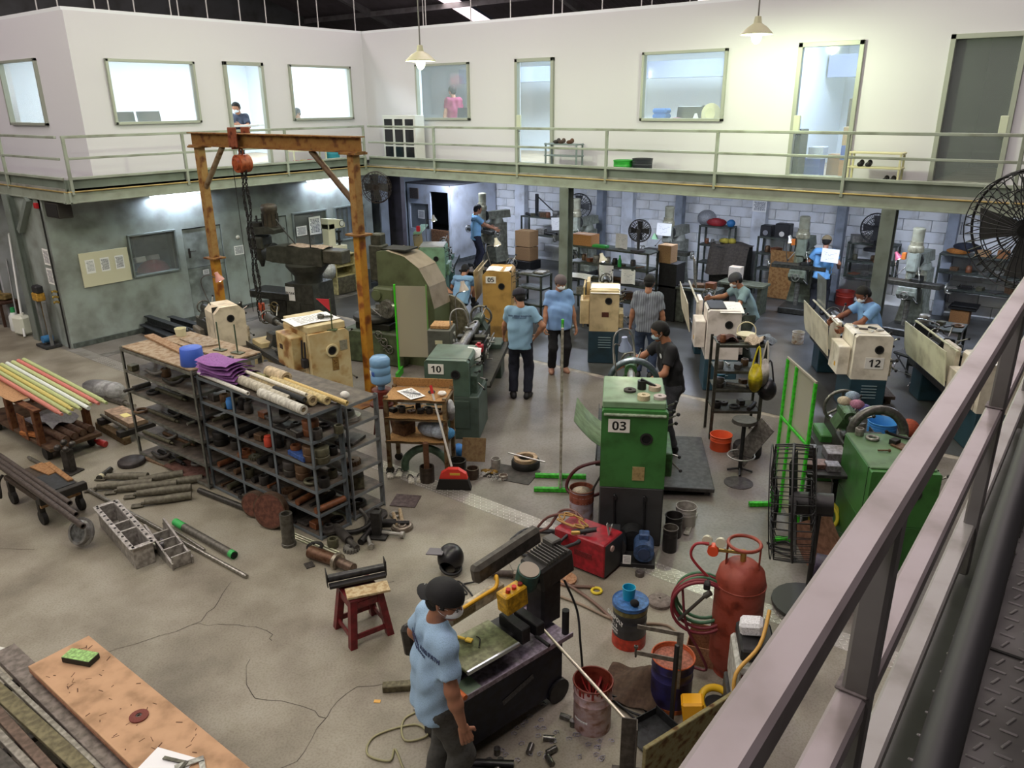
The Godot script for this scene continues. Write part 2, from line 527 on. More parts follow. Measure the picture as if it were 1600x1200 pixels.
	var bmesh := [bx(Vector3.ZERO, V(0.545, 0.232, 0.1), 0.006).mesh(), bx(Vector3.ZERO, V(0.543, 0.229, 0.104), 0.007).mesh(), bx(Vector3.ZERO, V(0.546, 0.233, 0.097), 0.006).mesh()]
	for r in 12:
		for k in 26:
			var x := -15.3 + k * 0.555 + (0.277 if r % 2 else 0.0)
			if x > -0.8: continue
			var o := P(wb, "block", bmesh[(r * 7 + k * 3) % 3], bms[(r * 5 + k) % 3])
			o.position = V(x, 0.118 + r * 0.239, -18.46)
	var pil := mg("e0e5ee", 0.75, 0, 0.5)
	for x in [-13.85, -10.3, -6.75]: W("wall_pilaster", bx(V(x, 1.45, -18.34), V(0.34, 2.9, 0.22), 0.01), pil).set_meta("label", "white painted concrete pilaster on the block wall")
	var pg := mt("a4b0b0", 0.55, 0, "conc", 0.22)
	lower_left(pg)
func opening_wall(nm: String, a: float, b: float, y0: float, y1: float, holes: Array, place: Callable, mat: Material, label: String) -> Node3D:
	var w := Node3D.new()
	w.name = nm; add_child(w); w.set_meta("kind", "structure"); w.set_meta("label", label)
	var m := mb()
	var x := a
	for h in holes:
		if h[0] > x: m = cellbox(m, x, h[0], y0, y1, place)
		if h[2] > y0: m = cellbox(m, h[0], h[1], y0, h[2], place)
		if h[3] < y1: m = cellbox(m, h[0], h[1], h[3], y1, place)
		x = h[1]
	if x < b: m = cellbox(m, x, b, y0, y1, place)
	W("panel", m, mat, w)
	return w
func cellbox(m: MB, a: float, b: float, y0: float, y1: float, place: Callable) -> MB:
	var r: Array = place.call((a + b) / 2, (y0 + y1) / 2, b - a, y1 - y0)
	m.box(r[0], r[1], 0)
	return m
func lower_left(pg: Material) -> void:
	var pl := func(u, y, du, dy): return [V(-15.28, y, -u), V(0.16, dy, du)]
	var holes := [[7.38, 8.34, 1.13, 1.94], [8.52, 9.41, 0.0, 1.93], [10.25, 11.11, 0.0, 1.93], [11.27, 12.25, 1.13, 1.94], [12.51, 13.46, 1.13, 1.95]]
	opening_wall("wall_partition", 5.97, 13.75, 0.0, 2.9, holes, pl, pg, "grey green partition wall with windows and doors")
	W("wall_partition_end", bx(V(-16.0, 1.45, -6.05), V(1.45, 2.9, 0.16), 0), pg).set_meta("label", "end face of the grey green partition")
	W("wall_recess", bx(V(-21.4, 1.45, -7.3), V(9.4, 2.9, 0.16), 0), mg("5d6465", 0.7, 0, 0.4)).set_meta("label", "dark grey wall of the recess beside the steel column")
	var dk := mg("8f959a", 0.8, 0, 0.5)
	W("wall_store", bx(V(-18.2, 1.45, -9.9), V(0.1, 2.9, 7.7), 0), mg("b9bec6", 0.8, 0, 0.5)).set_meta("label", "rear wall of the store room behind the partition")
	W("wall_divider", bx(V(-16.8, 1.45, -9.8), V(2.8, 2.9, 0.08), 0), dk).set_meta("label", "dividing wall between the store rooms")
	W("wall_divider", bx(V(-16.8, 1.45, -13.8), V(2.9, 2.9, 0.1), 0), dk).set_meta("label", "far dividing wall of the store rooms")
	W("wall_divider", bx(V(-16.8, 1.45, -12.36), V(2.8, 2.9, 0.06), 0), dk).set_meta("label", "dividing wall beside the last store window")
	var fm := mg("7d8786", 0.5, 0, 0.8)
	var n := 0
	for h in [[7.38, 8.34, 1.13, 1.94], [11.27, 12.25, 1.13, 1.94], [12.51, 13.46, 1.13, 1.95]]:
		n += 1
		var w := Node3D.new()
		w.name = "window_%d" % n; add_child(w); w.set_meta("kind", "structure"); w.set_meta("label", ["partition window showing red covered things", "partition window showing papers", "partition window with blue tinted strips"][n - 1])
		var m := mb()
		var zc: float = -(h[0] + h[1]) / 2
		var dz: float = h[1] - h[0]
		for y in [h[2], h[3]]: m.box(V(-15.2, y, zc), V(0.09, 0.035, dz + 0.03), 0.003)
		for z in [h[0], h[1]]: m.box(V(-15.2, (h[2] + h[3]) / 2, -z), V(0.09, h[3] - h[2], 0.035), 0.003)
		W("window_frame", m, fm, w)
		W("pane", bx(V(-15.24, (h[2] + h[3]) / 2, zc), V(0.006, h[3] - h[2], dz), 0), glass("dfe8ee", 0.12), w)
	for k in 2:
		var a: float = [8.52, 10.25][k]
		var b: float = [9.41, 11.11][k]
		var d := Node3D.new()
		d.name = "door_%d" % (k + 1); add_child(d); d.set_meta("kind", "structure"); d.set_meta("label", ["grey flush door with lever handle beside the store window", "grey flush door behind the radial drill"][k])
		W("leaf", bx(V(-15.245, 0.955, -(a + b) / 2), V(0.05, 1.9, b - a - 0.02), 0.004), mt("97a19f", 0.5, 0, "oily" if k == 0 else "grime", 0.5), d)
		W("seam", bx(V(-15.216, 1.1, -(a + b) / 2), V(0.004, 0.012, b - a - 0.03), 0), mp("59605f", 0.7), d)
		var hd := mb()
		hd.box(V(-15.21, 1.42, -(a + 0.1)), V(0.012, 0.2, 0.045), 0.003)
		hd.cyl(V(-15.2, 1.46, -(a + 0.1)), V(-15.16, 1.46, -(a + 0.1)), 0.012, -1, 8)
		hd.box(V(-15.155, 1.46, -(a + 0.16)), V(0.016, 0.018, 0.13), 0.004)
		W("handle", hd, mt("54504a", 0.35, 0.8, "", 1), d)
	W("baseboard_partition", bx(V(-15.18, 0.05, -9.9), V(0.03, 0.1, 7.8), 0.004), mo("5b6361", 0.6, 0, 1)).set_meta("label", "dark scuffed skirting along the partition")
	var bw := mg("c9d2e2", 0.7, 0, 0.5)
	var pb := func(u, y, du, dy): return [V(u, y, -16.36), V(du, dy, 0.06)]
	opening_wall("wall_booth_front", -16.5, -14.86, 0.0, 2.16, [[-16.42, -15.68, 0.9, 1.62], [-15.6, -14.92, 0.0, 1.98]], pb, bw, "white front of the small booth in the far corner")
	W("wall_booth_side", bx(V(-14.86, 1.08, -17.35), V(0.06, 2.16, 2.0), 0), mg("cfd6e4", 0.7, 0, 0.4)).set_meta("label", "white side wall of the small booth")
	W("trim_booth_base", bx(V(-14.82, 0.06, -17.35), V(0.03, 0.12, 2.0), 0.004), mo("6e7478", 0.7, 0, 1)).set_meta("label", "dark foot strip of the booth side")
	W("ceiling_booth", bx(V(-15.7, 2.18, -17.35), V(1.74, 0.04, 2.04), 0), mg("54555a", 0.8, 0, 0.6)).set_meta("label", "dark lid of the small booth")
	W("wall_booth_rear", bx(V(-16.6, 1.4, -17.3), V(0.08, 2.8, 4.2), 0), mg("7c848c", 0.7, 0, 0.5)).set_meta("label", "grey wall behind the booth")
	var bwn := Node3D.new()
	bwn.name = "window_9"; add_child(bwn); bwn.set_meta("kind", "structure"); bwn.set_meta("label", "glazed opening of the booth front")
	W("pane", bx(V(-16.05, 1.26, -16.36), V(0.74, 0.72, 0.008), 0), glass("dfe8ee", 0.12), bwn)
	var bd := Node3D.new()
	bd.name = "door_3"; add_child(bd); bd.set_meta("kind", "structure"); bd.set_meta("label", "half height brown patterned gate of the booth")
	W("leaf", bx(V(-15.26, 0.47, -16.32), V(0.66, 0.92, 0.03), 0.004), mw("8c6a4e", 0.6, 0, 2), bd)
	for i in 6:
		for k in 8: W("motif", bx(V(-15.54 + i * 0.112 + (0.05 if k % 2 else 0.0), 0.1 + k * 0.11, -16.302), V(0.03, 0.03, 0.006), 0.002, rz(0.78)), mp("5f4030", 0.6), bd)
	W("wall_pier", bx(V(-15.32, 1.45, -14.75), V(0.5, 2.9, 0.14), 0), mg("46414a", 0.6, 0, 1)).set_meta("label", "dark narrow pier between partition and booth")
	for k in 2: W("wall_locker_panel", bx(V(-16.1, 1.25, -14.1 - k * 0.35), V(0.9, 2.5, 0.04), 0.004), mt(["747d84", "8e979e"][k], 0.5, 0.1, "grime", 0.6)).set_meta("label", ["grey sheet panel beside the far end of the partition", "lighter grey sheet panel next to the dark pier"][k])
func roomlight(nm: String, label: String, at: Vector3, size: Vector2, col: String, e: float) -> void:
	var o := T(nm, label, "light", at)
	P(o, "housing", bx(V(0, 0.03, 0), V(size.x + 0.06, 0.05, size.y + 0.06)), mp("e6e6e6", 0.5))
	P(o, "diffuser", bx(V(0, 0.0, 0), V(size.x, 0.02, size.y), 0.003), glow(col, 3.0))
	area(nm + "_light", at + V(0, -0.02, 0), size, rx(-PI / 2), col, e)
func offices() -> void:
	var wl := mt("d9d8de", 0.7, 0, "", 0.3)
	var pl := func(u, y, du, dy): return [V(-15.28, y, -u), V(0.16, dy, du)]
	opening_wall("wall_office_left", 6.95, 13.95, 3.0, 5.9, [[7.52, 9.29, 3.99, 5.14], [9.94, 10.9, 3.0, 5.17], [11.57, 13.34, 3.98, 5.16]], pl, wl, "white upper office wall over the grey partition")
	var pb := func(u, y, du, dy): return [V(u, y, -13.88), V(du, dy, 0.16)]
	opening_wall("wall_office_back", -15.3, 0.0, 3.0, 5.9, [[-13.44, -11.83, 3.96, 5.16], [-10.56, -9.58, 3.0, 5.17], [-7.58, -5.92, 3.97, 5.17], [-4.7, -3.68, 3.0, 5.19], [-2.48, -1.5, 3.0, 5.2]], pb, wl, "long white upper office wall at the back")
	var pf := func(u, y, du, dy): return [V(u, y, -7.03), V(du, dy, 0.16)]
	opening_wall("wall_office_end", -21.0, -15.36, 3.0, 5.9, [[-18.26, -16.6, 3.98, 5.18]], pf, wl, "white end wall of the upper office")
	var inn := mp("dfe6ee", 0.75)
	W("wall_inner_left", bx(V(-20.2, 4.45, -12.8), V(0.1, 2.9, 11.6), 0), inn).set_meta("label", "pale rear wall of the left office")
	W("wall_inner_back", bx(V(-9.0, 4.45, -18.6), V(22.4, 2.9, 0.1), 0), inn).set_meta("label", "pale rear wall of the back offices")
	W("wall_inner_divider", bx(V(-17.7, 4.45, -13.95), V(4.9, 2.9, 0.1), 0), inn).set_meta("label", "pale wall between the left and the back office")
	W("wall_inner_store", bx(V(-5.3, 4.45, -16.2), V(0.1, 2.9, 4.6), 0), inn).set_meta("label", "pale wall between the office and the box store")
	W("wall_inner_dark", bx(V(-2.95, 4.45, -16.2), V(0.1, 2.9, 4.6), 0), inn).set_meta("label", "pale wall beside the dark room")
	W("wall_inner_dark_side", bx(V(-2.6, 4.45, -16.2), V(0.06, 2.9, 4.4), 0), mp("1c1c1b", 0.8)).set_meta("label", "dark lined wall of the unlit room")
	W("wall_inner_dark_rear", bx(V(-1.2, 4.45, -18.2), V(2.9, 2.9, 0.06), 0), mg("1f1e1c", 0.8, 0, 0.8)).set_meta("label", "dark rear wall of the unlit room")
	W("ceiling_office", bx(V(-18.3, 5.93, -12.8), V(6.1, 0.06, 11.7), 0), mp("e4e8ec", 0.8)).set_meta("label", "office ceiling slab over the left rooms")
	W("ceiling_office", bx(V(-7.5, 5.93, -16.3), V(15.6, 0.06, 4.9), 0), mp("e4e8ec", 0.8)).set_meta("label", "office ceiling slab over the back rooms")
	var flm := mg("b9a58c", 0.5, 0, 0.6)
	W("floor_office", bx(V(-17.8, 2.99, -12.8), V(5.0, 0.1, 11.6), 0), flm).set_meta("label", "tan floor of the left office")
	W("floor_office", bx(V(-7.5, 2.99, -16.2), V(15.4, 0.1, 4.8), 0), flm).set_meta("label", "tan floor of the back offices")
	W("ceiling_bulkhead", bx(V(-10.2, 5.0, -17.2), V(9.6, 0.36, 0.3), 0), mp("8a90a4", 0.7)).set_meta("label", "grey bulkhead inside the back office")
	W("ceiling_bulkhead", bx(V(-4.1, 4.95, -17.2), V(2.2, 0.42, 0.3), 0), mp("8890ac", 0.7)).set_meta("label", "grey bulkhead inside the box store")
	var fm := mt("a7aca0", 0.45, 0.2, "", 1)
	var wi := [[0, 7.52, 9.29, 3.99, 5.14, "wide office window with a laptop behind it"], [0, 11.57, 13.34, 3.98, 5.16, "office window with a capped head behind it"], [1, -13.44, -11.83, 3.96, 5.16, "office window with a person in maroon behind it"], [1, -7.58, -5.92, 3.97, 5.17, "office window with a small round fan behind it"], [2, -18.26, -16.6, 3.98, 5.18, "end window of the upper office"]]
	var n := 3
	for w in wi:
		n += 1
		frame("window_%d" % n, w, fm, w[5], 0.05)
	var ds := [[0, 9.94, 10.9, 3.05, 5.17, "open office doorway with a person at a desk", 1.0], [1, -10.56, -9.58, 3.05, 5.17, "glazed sliding door of the back office", -1.0], [1, -4.7, -3.68, 3.05, 5.19, "glazed door with cartons behind it", -1.0], [1, -2.48, -1.5, 3.05, 5.2, "glazed door of the dark room", 1.0]]
	for k in ds.size():
		var d: Array = ds[k]
		var o := frame("door_%d" % (k + 4), d, fm, d[5], 0.07)
		if k > 0:
			var x: float = d[1] + 0.1 if d[6] < 0 else d[2] - 0.1
			W("handle", bx(V(x, 3.95, -13.76), V(0.11, 0.25, 0.05), 0.008), mp("cdd2bc", 0.4), o)
			W("lock", cy(V(x, 3.75, -13.79), V(x, 3.75, -13.76), 0.014, -1, 8), mt("6a6a66", 0.4, 0.6, "", 1), o)
	roomlight("office_ceiling_light", "square ceiling light of the left office", V(-17.4, 5.86, -9.2), v2(1.2, 1.2), "e6f8ff", 34.0)
	roomlight("office_ceiling_light", "square ceiling light of the second left office", V(-17.4, 5.86, -12.2), v2(1.2, 1.2), "e6f8ff", 34.0)
	roomlight("office_ceiling_light", "square ceiling light of the back office nearest the inner corner", V(-12.4, 5.86, -15.6), v2(1.2, 1.2), "d6eeff", 40.0)
	roomlight("office_ceiling_light", "square ceiling light of the middle back office", V(-8.0, 5.86, -15.5), v2(1.2, 1.2), "d6eeff", 40.0)
	roomlight("office_ceiling_light", "square ceiling light of the carton store", V(-4.1, 5.86, -15.3), v2(0.9, 0.9), "d4e8ff", 26.0)
func frame(nm: String, w: Array, fm: Material, label: String, t: float) -> Node3D:
	var o := Node3D.new()
	o.name = nm; add_child(o); o.set_meta("kind", "structure"); o.set_meta("label", label)
	var a: float = w[1]
	var b: float = w[2]
	var yc: float = (w[3] + w[4]) / 2
	var m := mb()
	var g := mb()
	if w[0] == 0:
		for y in [w[3] + t / 2, w[4] - t / 2]: m.box(V(-15.19, y, -(a + b) / 2), V(0.1, t, b - a), 0.004)
		for z in [a + t / 2, b - t / 2]: m.box(V(-15.19, yc, -z), V(0.1, w[4] - w[3], t), 0.004)
		g.box(V(-15.24, yc, -(a + b) / 2), V(0.008, w[4] - w[3] - t, b - a - t), 0)
	else:
		var z := -13.79 if w[0] == 1 else -6.94
		for y in [w[3] + t / 2, w[4] - t / 2]: m.box(V((a + b) / 2, y, z), V(b - a, t, 0.1), 0.004)
		for x in [a + t / 2, b - t / 2]: m.box(V(x, yc, z), V(t, w[4] - w[3], 0.1), 0.004)
		g.box(V((a + b) / 2, yc, z - 0.05), V(b - a - t, w[4] - w[3] - t, 0.008), 0)
	W("frame", m, fm, o)
	if nm != "door_4": W("pane", g, glass("e8f4f4", 0.1), o)
	return o
func platforms() -> void:
	var pm := mg("a3aba0", 0.5, 0.1, 0.5)
	var pd := mg("7d8880", 0.5, 0.1, 0.5)
	var gold := mg("b9a26a", 0.45, 0.3, 1.0)
	W("floor_deck", bx(V(-14.62, 2.96, -9.9), V(1.16, 0.1, 7.9), 0), mg("a8a8a6", 0.5, 0.2, 0.6)).set_meta("label", "steel deck of the left walkway")
	W("floor_deck", bx(V(-18.0, 2.96, -6.45), V(6.0, 0.1, 0.98), 0), mg("a8a8a6", 0.5, 0.2, 0.6)).set_meta("label", "steel deck of the end walkway")
	W("floor_deck", bx(V(-7.0, 2.96, -13.25), V(16.4, 0.1, 1.16), 0), mg("a8a8a6", 0.5, 0.2, 0.6)).set_meta("label", "steel deck of the back walkway")
	W("ceiling_soffit", bx(V(-7.0, 2.87, -15.9), V(17.0, 0.08, 5.4), 0), mg("7f848a", 0.8, 0, 0.5)).set_meta("label", "dark soffit over the milling machines")
	var runs := [["left", V(-14.0, 0, -5.93), V(-14.0, 0, -12.65)], ["back", V(-14.0, 0, -12.65), V(0.6, 0, -12.65)], ["end", V(-20.5, 0, -5.93), V(-14.0, 0, -5.93)]]
	var posts := {"left": [0.09, 2.2, 4.48, 6.63], "back": [2.1, 4.34, 6.38, 8.5, 10.57, 12.8], "end": [0.2, 2.2, 4.15]}
	for r in runs:
		var A: Vector3 = r[1]
		var B: Vector3 = r[2]
		var L := A.distance_to(B)
		var d := (B - A) / L
		var yaw := atan2(-d.z, d.x)
		var b := ry(yaw)
		var c := (A + B) / 2
		var out := b * V(0, 0, 1)
		var m := mb()
		m.box(c + V(0, 2.87, 0) - out * 0.02, V(L + 0.1, 0.19, 0.03), 0, b)
		m.box(c + V(0, 2.79, 0) - out * 0.04, V(L + 0.1, 0.02, 0.12), 0, b)
		W("platform_beam", m, pm).set_meta("label", {"left": "pale green edge beam of the left walkway", "back": "pale green edge beam of the back walkway", "end": "pale green edge beam of the end walkway"}[r[0]])
		var ch := mb()
		ch.box(c + V(0, 3.06, 0) - out * 0.05, V(L, 0.2, 0.02), 0, b)
		W("trim_toe_plate", ch, pd).set_meta("label", "grey green toe plate along the %s walkway" % r[0])
		W("trim_pipe", cy(A + V(0, 2.965, 0) + out * 0.012, B + V(0, 2.965, 0) + out * 0.012, 0.014, -1, 8), gold).set_meta("label", "thin ochre pipe along the %s walkway edge" % r[0])
		var rail := T("walkway_railing", {"left": "pale green steel railing along the left upper walkway", "back": "pale green steel railing along the back upper walkway", "end": "pale green steel railing that turns away at the corner post"}[r[0]], "railing", A, yaw, "upper walkway railings")
		P(rail, "top_rail", bx(V(L / 2, 3.845, 0), V(L - 0.12, 0.045, 0.045), 0.006), pm)
		P(rail, "middle_rail", bx(V(L / 2, 3.5, 0), V(L - 0.12, 0.04, 0.04), 0.006), pm)
		P(rail, "bottom_rail", bx(V(L / 2, 3.18, 0), V(L - 0.12, 0.045, 0.045), 0.006), pm)
		for p in posts[r[0]]: P(rail, "post", bx(V(p, 3.37, 0), V(0.05, 0.92, 0.05), 0.006), pm)
	var cm := mg("79827c", 0.5, 0.1, 0.7)
	for x in [-8.52, -2.72]:
		var m := mb()
		for s in [-1, 1]: m.box(V(x, 1.39, -12.72 + s * 0.09), V(0.2, 2.78, 0.015), 0)
		m.box(V(x, 1.39, -12.72), V(0.014, 2.78, 0.17), 0)
		m.box(V(x, 0.01, -12.72), V(0.34, 0.02, 0.34), 0)
		W("column", m, cm).set_meta("label", "grey steel column under the back walkway, beside " + ("the cream lathe" if x < -5 else "the lathe numbered 12"))
	for x in [-11.05, -8.75, -2.65, -4.85]:
		W("column_wall", bx(V(x, 1.42, -18.18), V(0.2, 2.84, 0.2), 0.01), mg("8b93a0", 0.6, 0, 0.7)).set_meta("label", "grey steel column against the white block wall")
	var m2 := mb()
	for s in [-1, 1]: m2.box(V(-16.4, 1.4, -5.93 + s * 0.1), V(0.24, 2.8, 0.02), 0)
	m2.box(V(-16.4, 1.4, -5.93), V(0.02, 2.8, 0.2), 0)
	m2.box(V(-15.9, 2.45, -5.93), V(0.1, 0.9, 0.14), 0, rz(-0.8))
	W("column_corner", m2, mg("848e8a", 0.5, 0.1, 0.6)).set_meta("label", "grey steel column with a brace under the left walkway")
	var nm := mg("968d91", 0.45, 0.15, 1.6)
	W("floor_near_deck", bx(V(1.6, 3.0, -6.0), V(3.4, 0.1, 13.5), 0), mo("6f6c6e", 0.4, 0.35, 0.7)).set_meta("label", "checker plate deck of the near walkway")
	var seam := mb()
	for z in [-0.72, -1.92, -3.12]: seam.box(V(1.6, 3.052, z), V(3.4, 0.004, 0.008), 0)
	for z in [-1.0, -1.6, -2.2, -2.8]: seam.box(V(-0.045, 3.052, z), V(0.006, 0.004, 0.5), 0)
	W("floor_near_deck_joint", seam, mp("1c1a1c", 0.9)).set_meta("label", "dark joints between the checker plates")
	var tread := MultiMesh.new()
	tread.transform_format = MultiMesh.TRANSFORM_3D
	tread.mesh = bx(Vector3.ZERO, V(0.034, 0.004, 0.007), 0.0018).mesh()
	tread.instance_count = 22 * 95
	var i := 0
	for x in 22:
		for z in 95:
			tread.set_instance_transform(i, Transform3D(ry(0.0 if (x + z) % 2 else 1.2), V(-0.1 + x * 0.045, 3.051, -0.6 - z * 0.04)))
			i += 1
	var tm := MultiMeshInstance3D.new()
	tm.name = "near_deck_tread"; tm.multimesh = tread; tm.material_override = mg("7a7678", 0.35, 0.4, 1.0)
	tm.set_meta("kind", "stuff"); tm.set_meta("label", "raised tread pattern of the near checker plate deck")
	add_child(tm)
	var rl := T("near_railing", "weathered grey steel railing close to the camera", "railing", V(-0.15, 0, -4.5))
	P(rl, "top_rail", bx(V(0, 3.837, 0), V(0.04, 0.04, 10), 0.005), nm)
	P(rl, "middle_rail", bx(V(-0.01, 3.51, 0), V(0.04, 0.04, 10), 0.005), nm)
	P(rl, "bottom_rail", bx(V(-0.015, 3.16, 0), V(0.045, 0.045, 10), 0.005), mg("92908f", 0.45, 0.15, 1.6))
	for z in [3.52, 2.2, 0.88, -0.44, -1.76, -3.08, -4.4]:
		P(rl, "post", bx(V(-0.005, 3.42, z), V(0.038, 0.8, 0.04), 0.005), mg("6f6d6e", 0.45, 0.15, 1.2))
		P(rl, "weld_seam", bx(V(-0.01, 3.533, z), V(0.044, 0.006, 0.046), 0.002), mo("6a6264", 0.6, 0.3, 8))
	W("near_platform_beam", bx(V(-0.13, 2.92, -5.5), V(0.06, 0.16, 12), 0), mg("4a4a4a", 0.6, 0.1, 1)).set_meta("label", "dark edge beam under the near walkway")
	S("black_hose", "thick black rubber hose slung along the near walkway onto its railing", "hose", mb().tube(spl([V(0.3, 3.06, 0.6), V(0.02, 3.78, 0.1), V(-0.02, 3.85, -0.4), V(-0.028, 3.87, -0.8), V(-0.04, 3.9, -1.4), V(-0.11, 3.88, -2.2), V(-0.15, 3.874, -2.8), V(-0.16, 3.874, -3.4)], 6), 0.014, 12), mp("17161a", 0.6))
func lamp_at(label: String, at: Vector3, d: float, top: float, e: float) -> void:
	var o := T("pendant_lamp", label, "lamp", at, 0, "pendant lamps of the hall")
	P(o, "rod", cy(V(0, 0.22, 0), V(0, top - at.y, 0), 0.012, -1, 6), mt("6e6a68", 0.5, 0.3, "", 1))
	P(o, "shade", mb().lathe([v2(d * 0.5, 0.0), v2(d * 0.5, 0.012), v2(d * 0.3, 0.1), v2(0.06, 0.15), v2(0.045, 0.24), v2(0.0, 0.25)], 24).lathe([v2(0.0, 0.24), v2(0.04, 0.235), v2(0.055, 0.14), v2(d * 0.29, 0.09), v2(d * 0.49, 0.0)], 24), mp("c2c0a0", 0.4))
	P(o, "bulb", sph(V(0, -0.02, 0), V(0.075, 0.11, 0.075), 14, 10), glow("f4ffd0", 22.0))
	omni("pendant_light", at + V(0, -0.02, 0), "f0ffd0", e, 0.07)
func lamps() -> void:
	lamp_at("lit pendant lamp hanging in front of the window with the person in maroon", V(-9.63, 4.97, -10.0), 0.5, 10.5, 7.0)
	lamp_at("lit pendant lamp hanging beside the window with the small round fan", V(-4.74, 5.22, -12.0), 0.46, 10.0, 9.0)
	lamp_at("lit pendant lamp hanging before the left office", V(-11.6, 6.1, -9.0), 0.5, 10.8, 5.0)
	for p in [V(-8.5, 6.6, -3.0), V(-3.4, 6.6, -4.5), V(-13.0, 6.6, -2.0), V(-4.0, 6.6, 1.5), V(-9.5, 6.6, 2.5)]:
		lamp_at("lit pendant lamp high over the open floor", p, 0.5, 10.5, 5.0)
	var k := 0
	for t: Array in [[V(-15.08, 2.65, -8.48), 1.15, 0.0], [V(-15.08, 2.65, -12.4), 1.4, 0.0], [V(-14.2, 2.76, -16.0), 1.2, 1.0], [V(-10.4, 2.76, -15.4), 1.2, 1.0], [V(-6.9, 2.76, -15.4), 1.2, 1.0], [V(-3.6, 2.76, -15.4), 1.2, 1.0], [V(-0.9, 2.76, -15.4), 1.2, 1.0]]:
		var o := T("fluorescent_tube", ["lit fluorescent tube over the store window on the partition", "lit fluorescent tube at the far end of the partition", "lit fluorescent tube beside the booth", "lit fluorescent tube above the second milling machine", "lit fluorescent tube above the tarpaulin bench", "lit fluorescent tube above the worker in the patterned cap", "lit fluorescent tube above the far shelves"][k], "light", t[0], PI / 2 if t[2] == 0 else 0.0, "fluorescent tubes")
		var L: float = t[1]
		P(o, "housing", bx(V(0, 0.035, -0.045), V(L + 0.06, 0.03, 0.15)) if t[2] == 0 else bx(V(0, 0.04, 0), V(L + 0.06, 0.06, 0.05)), mp("dadcdc", 0.5))
		P(o, "tube", cy(V(-L / 2, 0, 0), V(L / 2, 0, 0), 0.02, -1, 10), glow("eef6ff", 9.0))
		var at: Vector3 = t[0]
		area("tube_light", at + V(0.02 if t[2] == 0 else 0.0, -0.03, 0), v2(0.05, L) if t[2] == 0 else v2(L, 0.05), rx(-PI / 2), "dfe9ff", 5.0 if t[2] == 0 else 17.0)
		k += 1
const ORD := ["first", "second", "third", "fourth", "fifth", "sixth", "seventh", "eighth", "ninth", "tenth", "eleventh", "twelfth", "thirteenth"]
func bar_along(nm: String, label: String, cat: String, a: Vector3, b: Vector3, r: float, mat: Material, grp := "", hollow := 0.0, k := 12) -> MeshInstance3D:
	var c := (a + b) / 2
	return S(nm, label, cat, cy(a - c, b - c, r, -1, k, hollow), mat, c, 0, grp)
